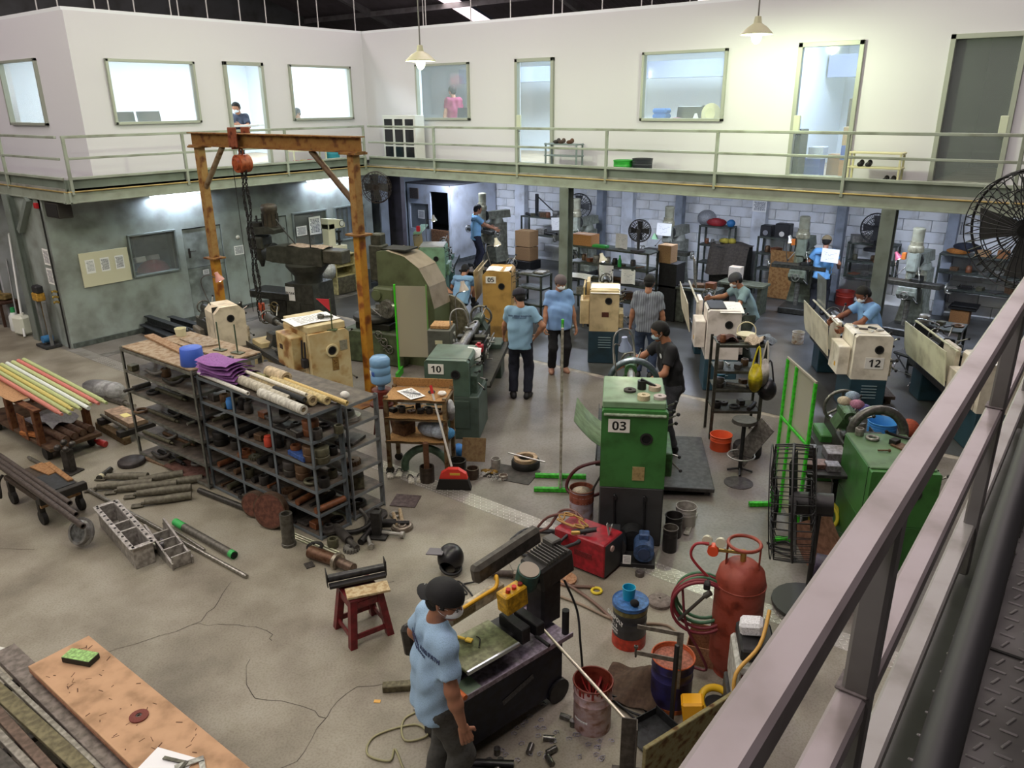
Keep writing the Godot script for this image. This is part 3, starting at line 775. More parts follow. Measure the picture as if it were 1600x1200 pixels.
func left_side() -> void:
	var rustm := mr("6a4428", 0.8, 0.2, 2.0)
	var dkst := mo("4e4a48", 0.45, 0.5, 2.0)
	var brt := mo("b9b7b0", 0.3, 0.8, 3.0)
	var wood := mw("a88a66", 0.8, 0, 2.0)
	var card := mf("b58a62", 0.9, 0, 2.0)
	var t := T("rod_trolley", "rusty steel trolley loaded with sleeved rods", "trolley", V(-11.2, 0, -3.8))
	P(t, "deck", bx(V(0, 0.2, 0), V(2.1, 0.05, 0.66), 0.006), mr("55402f", 0.8, 0.1, 1.5))
	for x in [-0.95, -0.1, 0.75]:
		for z in [-0.3, 0.3]: P(t, "upright", bx(V(x, 0.44, z), V(0.1, 0.5, 0.08), 0.008), rustm)
	for z in [-0.3, 0.3]: P(t, "side_rail", bx(V(-0.1, 0.685, z), V(1.9, 0.03, 0.09), 0.004), rustm)
	P(t, "side_plate", bx(V(0.35, 0.36, 0.34), V(0.22, 0.34, 0.012), 0.002), mr("7c5032", 0.8, 0.1, 2.5))
	for x in [-0.8, 0.8]:
		for z in [-0.28, 0.28]: P(t, "wheel", cy(V(x, 0.085, z - 0.03), V(x, 0.085, z + 0.03), 0.085, -1, 16), mo("2a2624", 0.7, 0, 3))
	P(t, "cardboard_pad", mb().sheet(func(u, w): return V(-0.95 + u * 1.3, 0.712 + 0.008 * sin(u * 14), -0.34 + w * 0.72), 10, 5, 0.006), card)
	for k in 8:
		var cols: Array = ["b8c48a", "d27a70", "c2c890", "e8eee8", "bcc488", "d0c070", "b4be84", "cf8274"]
		var z := -4.16 + k * 0.075
		var m := mb()
		var r := 0.03
		var a := V(-1.6, 0, 0)
		var bq := V(1.25 - 0.06 * (k % 3), 0, 0)
		if cols[k] == "e8eee8": m.cyl(a, bq, 0.026, -1, 12)
		else:
			m.cyl(a, bq, 0.02, -1, 8)
			var n := 76
			var pr: Array = [v2(0, 0)]
			for i in n:
				var y := i * (bq.x - a.x - 0.12) / n
				pr.append(v2(0.024, y)); pr.append(v2(0.031, y + 0.016)); pr.append(v2(0.024, y + 0.033))
			pr.append(v2(0, bq.x - a.x - 0.11))
			m.lathe(pr, 10, Transform3D(rz(-PI / 2), a))
		S("sleeved_rod", "long rod, %s from the aisle edge of the trolley, in %s sleeve netting" % [ORD[7 - k], {"b8c48a": "light green", "d27a70": "red", "c2c890": "light green", "e8eee8": "plain white", "bcc488": "light green", "d0c070": "yellow", "b4be84": "light green", "cf8274": "red"}[cols[k]]], "rod", m, mt(cols[k], 0.7, 0, "fine", 6.0), V(-11.0, 0.75, z), -0.05, "sleeved rods on the trolley")
	for k in 4: bar_along("steel_round", "dark brown steel round, %s on the lower deck of the rod trolley" % ORD[k], "steel bar", V(-11.2, 0.275, -4.0 + k * 0.11), V(-10.25 + k * 0.03, 0.275, -4.05 + k * 0.12), 0.048, mr("6a564c", 0.6, 0.3, 3.0), "steel rounds on the trolley deck")
	S("grey_rag", "crumpled grey rag lying on the rounds of the rod trolley", "rag", mb().sheet(func(u, w): return V(-0.3 + u * 0.6, 0.1 - 0.2 * pow(u - 0.5, 2) + 0.04 * sin(u * 9 + w * 7), -0.2 + w * 0.42), 10, 8, 0.004), mf("9a979e", 0.9, 0, 2), V(-10.85, 0.3, -3.8), 0.3)
	S("wood_block", "short orange brown wood block between the steel rounds of the trolley", "block", bx(Vector3.ZERO, V(0.34, 0.05, 0.07), 0.006), mw("b0703c", 0.8, 0, 3), V(-10.75, 0.27, -3.5), 0.3)
	S("plastic_bundle", "pale plastic covered bundle on the floor behind the rod trolley", "bundle", sph(V(0, 0.13, 0), V(0.5, 0.13, 0.16), 20, 10).sph(V(0.3, 0.16, 0.05), V(0.2, 0.14, 0.14), 14, 8), mo("b4b6ba", 0.4, 0, 3), V(-12.1, 0, -5.1), 0.2)
	var sh := T("bright_shaft", "bright stepped shaft on the floor past the rod trolley", "shaft", V(-11.7, 0.05, -5.05), 0.1)
	P(sh, "body", cyl(V(-0.35, 0, 0), V(0.25, 0, 0), 0.05, -1, 16), mo("8f8c88", 0.35, 0.7, 3)); P(sh, "journal", cyl(V(0.25, 0, 0), V(0.5, 0, 0), 0.03, -1, 12).cyl(V(-0.5, 0, 0), V(-0.35, 0, 0), 0.035, -1, 12), brt)
	var pl := T("timber_frame", "low timber frame with a marked box on it beside the open rack", "pallet", V(-10.45, 0, -4.6), -0.05)
	for z in [-0.16, 0.2]: P(pl, "skid", bx(V(0, 0.05, z), V(0.9, 0.1, 0.1), 0.006), mw("6a5a40", 0.85, 0, 2))
	P(pl, "cross_beam", bx(V(-0.3, 0.14, 0), V(0.12, 0.08, 0.5), 0.006).box(V(0.35, 0.14, 0.02), V(0.12, 0.08, 0.5), 0.006), mo("2e2a28", 0.7, 0, 2))
	P(pl, "tray", bx(V(-0.02, 0.215, -0.02), V(0.78, 0.07, 0.26), 0.004), mo("b49a84", 0.7, 0, 2)); P(pl, "tag", bx(V(0.02, 0.253, 0.0), V(0.16, 0.004, 0.1), 0), mp("e4d890", 0.7))
	P(pl, "roller", cy(V(-0.4, 0.2, 0.16), V(0.4, 0.2, 0.16), 0.02, -1, 10), brt)
	S("red_bottle", "small red bottle lying by the end of the rod trolley", "bottle", mb().lathe([v2(0, 0), v2(0.04, 0), v2(0.045, 0.02), v2(0.045, 0.12), v2(0.02, 0.16), v2(0.02, 0.19), v2(0, 0.19)], 14, Transform3D(rz(1.4), V(0, 0.045, 0))), mp("a83230", 0.4), V(-10.15, 0, -4.15), 0.3)
	var rs := T("roller_stand", "dark pipe support stand with four balls on top", "stand", V(-9.77, 0, -3.52), 0.3)
	P(rs, "foot", bx(V(0, 0.01, 0), V(0.24, 0.02, 0.2), 0.003), dkst); P(rs, "post", bx(V(0, 0.16, 0), V(0.12, 0.3, 0.1), 0.01), dkst)
	for x in [-0.08, 0.06]:
		for z in [-0.05, 0.05]: P(rs, "ball", sph(V(x, 0.34 + (0.03 if z < 0 else 0.0), z), Vector3.ONE * 0.042, 12, 8), mo("5a5654", 0.35, 0.6, 3))
	var c2 := T("plank_trolley", "small dark trolley with scrap boards under three long pipes", "trolley", V(-9.05, 0, -2.95), 0.0)
	P(c2, "deck", bx(V(0, 0.3, 0), V(1.0, 0.06, 0.44), 0.006), mw("40362c", 0.8, 0, 2))
	P(c2, "rubber_mat", bx(V(0.12, 0.335, -0.02), V(0.5, 0.012, 0.36), 0.003), mo("2d3136", 0.7, 0, 3))
	P(c2, "board", bx(V(-0.26, 0.345, -0.14), V(0.4, 0.02, 0.14), 0.003, ry(0.1)).box(V(-0.05, 0.352, -0.2), V(0.7, 0.02, 0.06), 0.003, ry(-0.06)), mw("9a744c", 0.8, 0, 3))
	P(c2, "end_beam", bx(V(0.5, 0.33, 0.0), V(0.08, 0.09, 0.5), 0.006), mo("2c2824", 0.7, 0, 2)); P(c2, "end_lath", bx(V(0.46, 0.25, 0.02), V(0.03, 0.05, 0.42), 0.004), wood)
	for x in [-0.4, 0.38]:
		for z in [-0.2, 0.2]:
			P(c2, "leg", bx(V(x, 0.2, z), V(0.06, 0.18, 0.06), 0.005), mo("2c2824", 0.7, 0, 2))
			P(c2, "wheel", cy(V(x, 0.08, z - 0.025), V(x, 0.08, z + 0.025), 0.08, -1, 16), mo("1f1d1c", 0.7, 0, 3))
	P(c2, "hook", mb().tube(spl([V(-0.52, 0.33, 0.22), V(-0.56, 0.24, 0.26), V(-0.52, 0.14, 0.28), V(-0.56, 0.05, 0.28)], 5), 0.016, 6), mt("2c2824", 0.7, 0.3, "", 1))
	for k in 3:
		var a := V(-10.9, 0.4, -2.9 + k * 0.05)
		bar_along("dark_pipe", "long dark steel pipe, %s of three lying over the plank trolley" % ["nearest the wall", "in the middle", "nearest the open floor"][k], "pipe", a, V(-7.5 - 0.3 * (2 - k), 0.4, -2.84 + k * 0.07), 0.03, mo("5e5450", 0.5, 0.4, 3), "pipes over the plank trolley", 0.02)
	bar_along("bright_rod", "long bright steel rod running under the plank trolley and the casting", "rod", V(-10.6, 0.03, -3.36), V(-5.97, 0.025, -3.47), 0.02, brt)
	bar_along("short_bright_rod", "short thin bright rod beside the long one, past the casting", "rod", V(-7.6, 0.016, -3.53), V(-6.75, 0.016, -3.5), 0.014, brt)
	var gt := T("roller_tube", "grey steel tube with bright green ends lying on the floor", "tube", V(-6.87, 0.045, -3.6), 0.0)
	P(gt, "tube", cy(V(-0.5, 0, 0), V(0.5, 0, 0), 0.04, -1, 18, 0.032), mo("7d7a74", 0.45, 0.4, 3)); P(gt, "green_end", cy(V(-0.6, 0, 0), V(-0.42, 0, 0), 0.042, -1, 18), mp("3fae5a", 0.5)); P(gt, "green_band", cy(V(0.44, 0, 0), V(0.5, 0, 0), 0.042, -1, 18), mp("3fae5a", 0.5))
	P(gt, "bore", cy(V(0.5, 0, 0), V(0.503, 0, 0), 0.03, -1, 16), mp("141414", 0.9))
	var al := mo("c2bebc", 0.4, 0.5, 3)
	var cs := T("frame_casting", "bright aluminium frame casting with bolted flanges", "casting", V(-7.53, 0, -3.09), -0.165)
	cs.scale = Vector3.ONE * 1.2
	var fr := mb()
	for z in [-0.07, 0.07]: fr.box(V(0, 0.1, z), V(0.95, 0.2, 0.02), 0.004)
	for x in [-0.465, -0.05, 0.12, 0.465]: fr.box(V(x, 0.1, 0), V(0.02, 0.2, 0.14), 0.004)
	fr.box(V(0, 0.02, 0), V(0.9, 0.02, 0.12), 0)
	var bf := P(cs, "long_box", fr, al)
	for k in 10:
		for z in [-0.08, 0.08]: P(bf, "bolt", cy(V(-0.43 + k * 0.095, 0.198, z), V(-0.43 + k * 0.095, 0.21, z), 0.012, -1, 6), mt("2c2a2a", 0.5, 0.4, "", 1))
	P(cs, "rim", bx(V(0, 0.2, -0.085), V(0.98, 0.012, 0.045), 0.002).box(V(0, 0.2, 0.085), V(0.98, 0.012, 0.045), 0.002).box(V(0.475, 0.2, 0), V(0.045, 0.012, 0.17), 0.002).box(V(-0.475, 0.2, 0), V(0.045, 0.012, 0.17), 0.002), mo("d2cecc", 0.4, 0.4, 4))
	var wg := mb()
	for z in [-0.3, -0.14]: wg.prism([v2(0.05, 0), v2(0.7, 0), v2(0.7, 0.06), v2(0.1, 0.18)], z - 0.008, z + 0.008)
	for x in [0.2, 0.36, 0.52, 0.68]: wg.box(V(x, 0.06, -0.22), V(0.016, 0.11, 0.16), 0.002)
	P(cs, "ribbed_wedge", wg, al)
	var fl := T("ring_flange", "round aluminium flange leaning on the frame casting", "flange", V(-7.86, 0.16, -2.8), 0.3)
	P(fl, "ring", mb().lathe([v2(0.105, -0.03), v2(0.15, -0.03), v2(0.155, -0.01), v2(0.13, 0.0), v2(0.125, 0.05), v2(0.1, 0.05), v2(0.105, -0.03)], 28, Transform3D(rx(1.15), Vector3.ZERO)), mo("a9a8a8", 0.35, 0.6, 3)); P(fl, "web", cyl(V(0, 0, 0), V(0, 0.01, 0), 0.1, -1, 24), mo("8a8c8e", 0.35, 0.6, 3))
	fl.get_child(1).transform = Transform3D(rx(1.15), V(0, 0.02, 0.02))
	var kb := T("spool_knob", "black faced steel spool lying on its side near the casting", "spool", V(-7.12, 0.075, -3.2), -0.5)
	P(kb, "face", cy(V(0, 0, 0.04), V(0, 0, 0.07), 0.075, -1, 22), mo("262426", 0.5, 0.2, 3)); P(kb, "neck", cy(V(0, 0, -0.04), V(0, 0, 0.04), 0.045, -1, 18), brt); P(kb, "rear_flange", cy(V(0, 0, -0.07), V(0, 0, -0.04), 0.066, -1, 20), mo("77757a", 0.35, 0.7, 3))
	var spots := [[-8.86, -3.62, -1.75, 0.62], [-8.6, -3.75, -1.72, 0.66], [-8.33, -3.82, -1.7, 0.6], [-8.08, -3.75, -1.62, 0.5], [-9.05, -3.78, -1.95, 0.5], [-8.68, -4.0, -1.6, 0.5], [-8.4, -4.05, -1.62, 0.55]]
	for k in spots.size():
		var s: Array = spots[k]
		var o := T("tang_spindle", "dull grey tanged taper on the floor, %s before the open rack" % ["second", "third", "fifth", "nearest the shelf of bays", "nearest the disc", "in the rear left", "in the rear right"][k], "spindle", V(s[0], 0.05, s[1]), s[2] - PI / 2 + PI + 2.6, "tanged spindles on the floor")
		var L: float = s[3]
		P(o, "taper", mb().lathe([v2(0, 0), v2(0.035, 0), v2(0.05, L * 0.6), v2(0.046, L), v2(0, L)], 16, Transform3D(rx(PI / 2), V(0, 0, -L * 0.3))), mo("7c776a", 0.6, 0.3, 3))
		P(o, "tang", bx(V(0, -0.03, -L * 0.3 - 0.08), V(0.09, 0.012, 0.13), 0.002).box(V(0, -0.015, -L * 0.3 - 0.01), V(0.035, 0.03, 0.06), 0.004), mo("6a6558", 0.6, 0.3, 3))
	S("dark_disc", "flat dark steel disc on the floor before the open rack", "disc", mb().lathe([v2(0, 0), v2(0.16, 0), v2(0.165, 0.01), v2(0.165, 0.05), v2(0.155, 0.06), v2(0, 0.06)], 28), mo("4e484a", 0.5, 0.4, 2.5), V(-9.38, 0, -4.1))
	var ti := T("banded_tube", "short steel tube with a pale paper band on the floor", "tube", V(-9.3, 0.035, -3.72), -1.0)
	P(ti, "tube", cy(V(-0.13, 0, 0), V(0.13, 0, 0), 0.034, -1, 14), mo("5c5a54", 0.4, 0.6, 3)); P(ti, "band", cy(V(0.06, 0, 0), V(0.1, 0, 0), 0.036, -1, 14), mp("d8d0b0", 0.7))
	for k in 2: S("floor_board", ["brown wooden board under the open rack", "dark reddish board under the spindles by the rack"][k], "board", bx(Vector3.ZERO, [V(0.9, 0.03, 0.32), V(0.7, 0.025, 0.3)][k], 0.004), mt(["7a6654", "6a4a44"][k], 0.8, 0, "wood", 2), [V(-8.95, 0.016, -4.45), V(-8.55, 0.045, -4.42)][k], [0.1, 0.0][k])
	var cr := T("plywood_crate", "long plywood crate with black stencil marks", "crate", V(-4.46, 0, -1.69), 0.0)
	P(cr, "lid", bx(V(0, 0.44, 0), V(2.42, 0.02, 0.44), 0.003), mg("c49c7a", 0.75, 0, 1.2)); P(cr, "side", bx(V(0, 0.215, 0), V(2.38, 0.43, 0.41), 0.003), mw("a87a62", 0.8, 0, 1.5)); P(cr, "edge_lath", bx(V(0, 0.415, 0.212), V(2.4, 0.03, 0.02), 0.003), mw("b0826a", 0.8, 0, 2))
	txt(cr, "BUILDING", 0.16, V(0.28, 0.26, 0.207), Basis(), mp("2a1e1a", 0.8), true, "stencil")
	var sc := mb()
	var r2 := RandomNumberGenerator.new()
	r2.seed = 4
	for k in 60:
		var x := r2.randf_range(-1.1, 0.6)
		sc.box(V(x, 0.4508, r2.randf_range(-0.19, 0.19)), V(r2.randf_range(0.006, 0.05), 0.0012, r2.randf_range(0.003, 0.008)), 0, ry(r2.randf() * 3.0))
	P(cr, "scratch", sc, mp("5f4030", 0.9)).set_meta("kind", "stuff")
	var bl := T("sanding_block", "black block with a worn light green face on the crate", "block", V(-5.42, 0.451, -1.74), 0.42)
	P(bl, "body", bx(V(0, 0.024, 0), V(0.24, 0.046, 0.11), 0.004), mp("1e201c", 0.6)); P(bl, "face", bx(V(0, 0.048, 0), V(0.236, 0.004, 0.106), 0.001), mo("a8d884", 0.6, 0, 6))
	var fd := T("flap_disc", "brown abrasive flap disc on the crate", "disc", V(-4.53, 0.451, -1.71))
	P(fd, "flaps", mb().lathe([v2(0.02, 0.004), v2(0.06, 0.0), v2(0.062, 0.01), v2(0.03, 0.018), v2(0.02, 0.016), v2(0.02, 0.004)], 26), mf("7a3c34", 0.8, 0, 8)); P(fd, "hub", cyl(V(0, 0.004, 0), V(0, 0.012, 0), 0.022, -1, 16, 0.01), mt("4a4644", 0.5, 0.3, "", 1))
	S("paper_sheet", "white paper under a steel square on the crate", "paper", paper(0.3, 0.21, Vector3.ZERO, rx(-PI / 2)), mp("eeeef2", 0.7), V(-4.0, 0.452, -1.6), 0.35)
	for k in 2:
		var a := T("steel_square", ["dark steel try square lying on the white paper", "long pale steel square across the edge of the paper"][k], "square", [V(-3.98, 0.456, -1.6), V(-3.78, 0.456, -1.72)][k], [0.4, -0.45][k])
		P(a, "blade", bx([V(0.02, 0.006, -0.05), V(0.15, 0.004, 0)][k], [V(0.17, 0.008, 0.025), V(0.48, 0.004, 0.035)][k], 0.001), mt(["6c6a62", "c2c2c0"][k], 0.35, 0.6, "oily", 4)); P(a, "stock", bx([V(0.1, 0.008, 0.01), V(-0.09, 0.006, 0.07)][k], [V(0.025, 0.012, 0.14), V(0.04, 0.01, 0.17)][k], 0.001), mt(["5c5a54", "b4b4b2"][k], 0.35, 0.6, "oily", 4))
	var ss := T("stock_bench", "low dark steel bench holding bar stock beside the crate", "bench", V(-5.25, 0, -1.2), 0.05)
	for x in [-0.5, 0.15, 0.75]: P(ss, "bearer", bx(V(x, 0.3, 0.0), V(0.07, 0.05, 0.7), 0.005), mo("3a3836", 0.6, 0.3, 2))
	for x in [-0.5, 0.75]:
		for z in [-0.28, 0.28]: P(ss, "leg", bx(V(x, 0.14, z), V(0.06, 0.28, 0.06), 0.004), mo("3a3836", 0.6, 0.3, 2))
	var kk := [["wide rough sawn steel slab", "8a807c", 0.16, 0.05, -0.27], ["bright square bar", "a8a49c", 0.035, 0.035, -0.16], ["olive brown flat bar", "7c7458", 0.1, 0.03, -0.08], ["rust brown flat bar", "6f5a50", 0.07, 0.03, 0.02], ["bright edged flat bar", "98928c", 0.05, 0.04, 0.1], ["dark flat bar", "504a48", 0.08, 0.03, 0.19]]
	for k in kk.size():
		var q: Array = kk[k]
		S("stock_bar", "%s, %s from the crate on the steel bench" % [q[0], ORD[k]], "steel bar", bx(Vector3.ZERO, V(1.9, q[3], q[2]), 0.003), mt(q[1], 0.45, 0.4, "oily", 2.5), V(-5.2 - 0.1 * (k % 3), 0.326 + q[3] / 2, -1.2 + q[4]), 0.02 * (k % 3), "bar stock on the bench")
	for k in 2: bar_along("floor_round", ["dark steel round on the floor against the crate", "second dark round beside the bench bearer"][k], "steel bar", V(-5.0, 0.045, -1.38 + 0.1 * k), V(-4.2, 0.045, -1.36 + 0.1 * k), 0.042, mo("4a4c48", 0.35, 0.6, 3))
	for k in 3: bar_along("white_pipe", ["thin white plastic pipe, uppermost of three at the frame edge", "grey white pipe in the middle of three at the frame edge", "short white pipe, lowest of three at the frame edge"][k], "pipe", V(-7.1, 0.025, -1.42 - k * 0.05), V(-6.52 - k * 0.05, 0.025, -1.66 + k * 0.07 - 0.0), 0.02, mt(["dcdcd6", "b8bab8", "cfcfcb"][k], 0.4, 0, "", 1), "", 0.014)
	var bd := T("notice_board", "cream notice board with three printed sheets on the partition", "board", V(-15.18, 1.42, -6.86))
	P(bd, "panel", bx(Vector3.ZERO, V(0.03, 0.64, 0.92), 0.004), mp("dcd8bc", 0.6))
	for k in 3: P(bd, "sheet", paper(0.17, 0.26, V(0.017, 0.06, 0.29 - k * 0.28), Basis(Vector3.UP, PI / 2)), print_tex(0 if k else 1))
	var ns := [[V(-15.195, 1.32, -9.78), 0.24, 0.2, "white printed notice between the two partition doors"], [V(-15.195, 0.98, -8.92), 0.14, 0.1, "small white notice under the lever handle door panel"], [V(-15.195, 1.4, -10.5), 0.2, 0.14, "white notice on the door behind the radial drill"], [V(-15.195, 1.52, -11.5), 0.3, 0.22, "white sheet taped inside the second partition window"], [V(-15.19, 1.6, -11.9), 0.34, 0.42, "tall white sheet in the second partition window"]]
	for n in ns: S("notice", n[3], "sign", paper(n[1], n[2], Vector3.ZERO, Basis(Vector3.UP, PI / 2)), print_tex(0), n[0])
	for k in 2: S("notice", ["upper white notice on the end face of the partition", "lower white notice on the end face of the partition"][k], "sign", paper(0.24, 0.3, Vector3.ZERO, Basis()), print_tex(0), V(-15.48, 1.72 - k * 0.36, -5.965))
	S("wall_bell", "small round pale bell above the notice on the partition", "bell", sph(Vector3.ZERO, V(0.03, 0.05, 0.05), 12, 8), mt("d0cbb8", 0.4, 0.2, "", 1), V(-15.18, 1.6, -9.78))
	var sp := T("wall_speaker", "black loudspeaker hung under the walkway corner", "speaker", V(-14.75, 2.62, -6.05))
	P(sp, "cabinet", bx(Vector3.ZERO, V(0.5, 0.26, 0.24), 0.01), mp("2e2a28", 0.6)); P(sp, "grille", bx(V(0.0, 0, 0.123), V(0.46, 0.22, 0.01), 0.003), mf("1c1a1a", 0.9, 0, 8))
	S("fire_alarm", "small red alarm box at the top of the partition corner", "alarm", bx(Vector3.ZERO, V(0.1, 0.1, 0.06), 0.01), mp("b02028", 0.4), V(-15.35, 2.66, -5.93))
	S("wall_cable", "black cable down the corner of the partition", "cable", mb().tube([V(0, 0, 0), V(0, 2.6, 0)], 0.014, 6), mp("1e1e20", 0.6), V(-15.22, 0.02, -5.93))
	for k in 3: S("pipe_valve", "brass valve, %s on the corner pipe" % ["uppermost", "middle", "lowest"][k], "valve", cyl(V(-0.05, 0, 0), V(0.05, 0, 0), 0.022, -1, 10).cyl(V(0, 0, 0), V(0, 0, 0.06), 0.014, -1, 8).sph(V(0, 0, 0.06), V(0.03, 0.03, 0.01), 8, 6), mt("b49a50", 0.35, 0.7, "", 1), V(-15.24, 1.12 - k * 0.1, -5.9))
	var gst := T("machine_pedestal", "grey pedestal with a yellow topped grinder at the partition corner", "grinder", V(-15.72, 0, -5.78))
	P(gst, "leg", bx(V(-0.1, 0.45, 0), V(0.08, 0.9, 0.06), 0.004, rz(0.04)).box(V(0.16, 0.45, 0.0), V(0.05, 0.9, 0.05), 0.004, rz(-0.04)), mg("8a8e90", 0.5, 0.2, 1)); P(gst, "board", bx(V(-0.2, 0.45, -0.05), V(0.16, 0.9, 0.03), 0.003), mw("b09468", 0.8, 0, 2))
	P(gst, "grinder", bx(V(0, 0.98, 0), V(0.22, 0.16, 0.16), 0.02), mo("d0a040", 0.5, 0, 3)); P(gst, "hood", bx(V(0.02, 1.12, 0), V(0.2, 0.16, 0.14), 0.03), mp("26262a", 0.5)); P(gst, "blue_motor", cyl(V(0, 0.16, -0.08), V(0, 0.16, 0.1), 0.07, -1, 14), mp("3a7ab0", 0.5)); P(gst, "base", bx(V(0, 0.03, 0), V(0.44, 0.05, 0.3), 0.005), mo("4a4c4e", 0.6, 0.2, 2))
	var jc := T("white_jerrycan", "white plastic jerrycan beside the steel column", "canister", V(-17.0, 0, -5.85), 0.2)
	P(jc, "body", bx(V(0, 0.21, 0), V(0.32, 0.4, 0.24), 0.05), mp("dfe2d4", 0.4)); P(jc, "neck", cy(V(0.06, 0.4, 0), V(0.06, 0.46, 0), 0.03, -1, 12), mp("e8e8e0", 0.4))
	var wb := T("sprayer_bottle", "white sprayer bottle with a green top beside the jerrycan", "bottle", V(-17.5, 0, -5.9))
	P(wb, "bottle", mb().lathe([v2(0, 0), v2(0.1, 0), v2(0.11, 0.03), v2(0.1, 0.3), v2(0.05, 0.38), v2(0, 0.38)], 16), mp("e2e6e4", 0.4)); P(wb, "top", cyl(V(0, 0.38, 0), V(0, 0.48, 0), 0.05, 0.04, 12), mp("2e9a5a", 0.4))
	for k in 2: bar_along("leaning_pipe", ["white pipe leaning on the steel column", "thin grey pipe behind the leaning white pipe"][k], "pipe", V(-16.75 - k * 0.35, 0.02, -5.75 - k * 0.05), V(-18.2 - k * 0.4, 1.9, -6.4), 0.024 - 0.008 * k, mt(["dcdedc", "8a8c8c"][k], 0.4, 0.1, "", 1))
	var js := T("junk_stool", "dark wooden stool loaded with scrap at the frame edge", "stool", V(-18.15, 0, -6.0))
	P(js, "seat", bx(V(0, 0.5, 0), V(0.5, 0.05, 0.4), 0.006), mw("4a3228", 0.7, 0, 2))
	for x in [-0.2, 0.2]:
		for z in [-0.15, 0.15]: P(js, "leg", bx(V(x, 0.24, z), V(0.05, 0.48, 0.05), 0.004), mw("4a3228", 0.7, 0, 2))
	P(js, "scrap", bx(V(0, 0.6, 0), V(0.3, 0.12, 0.2), 0.02, ry(0.4)).cyl(V(-0.2, 0.6, 0.1), V(0.2, 0.75, 0.1), 0.03, -1, 8), mo("a08a58", 0.7, 0, 3))
	S("red_cover", "crumpled dark red cover seen through the store window", "cover", sph(V(0, 0.1, 0), V(0.2, 0.22, 0.34), 16, 8, 0.5, 1.0), mo("9a2f3e", 0.8, 0, 4), V(-15.6, 1.02, -8.0))
	S("store_bench", "grey bench behind the store window", "bench", bx(V(0, 1.0, 0), V(0.7, 0.06, 1.5), 0.004).box(V(-0.3, 0.5, -0.6), V(0.06, 0.98, 0.06), 0).box(V(-0.3, 0.5, 0.6), V(0.06, 0.98, 0.06), 0), mo("6a6c70", 0.6, 0, 2), V(-15.8, 0, -7.9))
	for k in 2:
		var mi := T("bench_grinder", "blue and white bench machine, %s of two in the store window" % ["nearer", "farther"][k], "machine", V(-16.0, 1.03, -7.92 - k * 0.3))
		P(mi, "base", bx(V(0, 0.12, 0), V(0.2, 0.18, 0.2), 0.015), mp("2c4a86", 0.5)); P(mi, "top", bx(V(0, 0.27, 0), V(0.24, 0.12, 0.22), 0.02, rz(0.2)), mp("d8dade", 0.4))
	var sv := T("store_shelf", "dark shelf of small parts inside the store window", "shelf", V(-16.9, 0, -7.75))
	for k in 4: P(sv, "shelf_board", bx(V(0, 0.9 + k * 0.38, 0), V(0.4, 0.03, 0.9), 0.003), mo("4a4c50", 0.6, 0, 2))
	for z in [-0.43, 0.43]: P(sv, "post", bx(V(0.18, 1.05, z), V(0.04, 2.1, 0.04), 0.003), mo("4a4c50", 0.6, 0, 2))
	for k in 4: S("parts_box", "small box, %s on the dark shelf inside the store window" % ORD[k], "box", bx(Vector3.ZERO, V(0.22, 0.16, 0.18), 0.006), mt(["5a4a3a", "c8c060", "3a4a6a", "8a8c90"][k], 0.7, 0, "oily", 3), V(-16.85, [1.375, 1.755, 1.375, 1.755][k], -7.95 + [0.0, 0.05, 0.3, 0.35][k]), 0)
	S("red_crate", "dark red crate low behind the second partition window", "crate", bx(V(0, 0.65, 0), V(0.5, 1.3, 0.7), 0.01), mo("5c2c2a", 0.7, 0, 3), V(-15.75, 0, -11.75))
	S("dark_cabinet", "dark cabinet at the rear of the second partition window", "cabinet", bx(Vector3.ZERO, V(0.4, 2.0, 0.4), 0.01), mo("54504e", 0.7, 0, 2), V(-16.6, 1.0, -11.3))
	for k in 6: S("blue_strip", "blue tinted door strip, %s in the last partition window" % ORD[k], "strip curtain", bx(V(0, 0.97, 0), V(0.012, 1.94, 0.08), 0.002), mt(["5a6c86", "92a8c6", "465468"][k % 3], 0.3, 0, "", 1), V(-15.45, 0, -12.6 - k * 0.15))
	var tc := T("tester_cabinet", "cream open cabinet with two shelves below the hardness tester", "cabinet", V(-14.72, 0, -12.15))
	var crm := mo("cfc592", 0.5, 0, 1.5)
	P(tc, "side_panel", bx(V(0, 0.46, 0.29), V(0.46, 0.92, 0.025), 0.003), crm); P(tc, "far_side_panel", bx(V(0, 0.46, -0.29), V(0.46, 0.92, 0.025), 0.003), crm); P(tc, "top", bx(V(0, 0.93, 0), V(0.48, 0.03, 0.62), 0.004), crm); P(tc, "shelf", bx(V(0, 0.66, 0), V(0.44, 0.02, 0.56), 0.003), crm); P(tc, "lower_shelf", bx(V(0, 0.42, 0), V(0.44, 0.02, 0.56), 0.003), crm); P(tc, "door", bx(V(0.22, 0.21, 0), V(0.02, 0.4, 0.54), 0.003), mo("6a6658", 0.5, 0, 2)); P(tc, "back", bx(V(-0.22, 0.46, 0), V(0.01, 0.9, 0.56), 0), mp("8a8468", 0.5))
	var te := T("hardness_tester", "cream hardness tester with a round dial on the cabinet", "tester", V(-14.72, 0.945, -12.05))
	P(te, "base", bx(V(0, 0.1, -0.02), V(0.3, 0.2, 0.5), 0.015), mp("dcd9bc", 0.5)); P(te, "neck", bx(V(0, 0.45, 0.14), V(0.26, 0.6, 0.2), 0.02), mp("dcd9bc", 0.5)); P(te, "head", mb().prism([v2(-0.24, 0.62), v2(0.26, 0.62), v2(0.26, 0.72), v2(0.2, 0.8), v2(-0.24, 0.86)], -0.13, 0.13, Transform3D(ry(PI / 2), Vector3.ZERO)), mp("dcd9bc", 0.5))
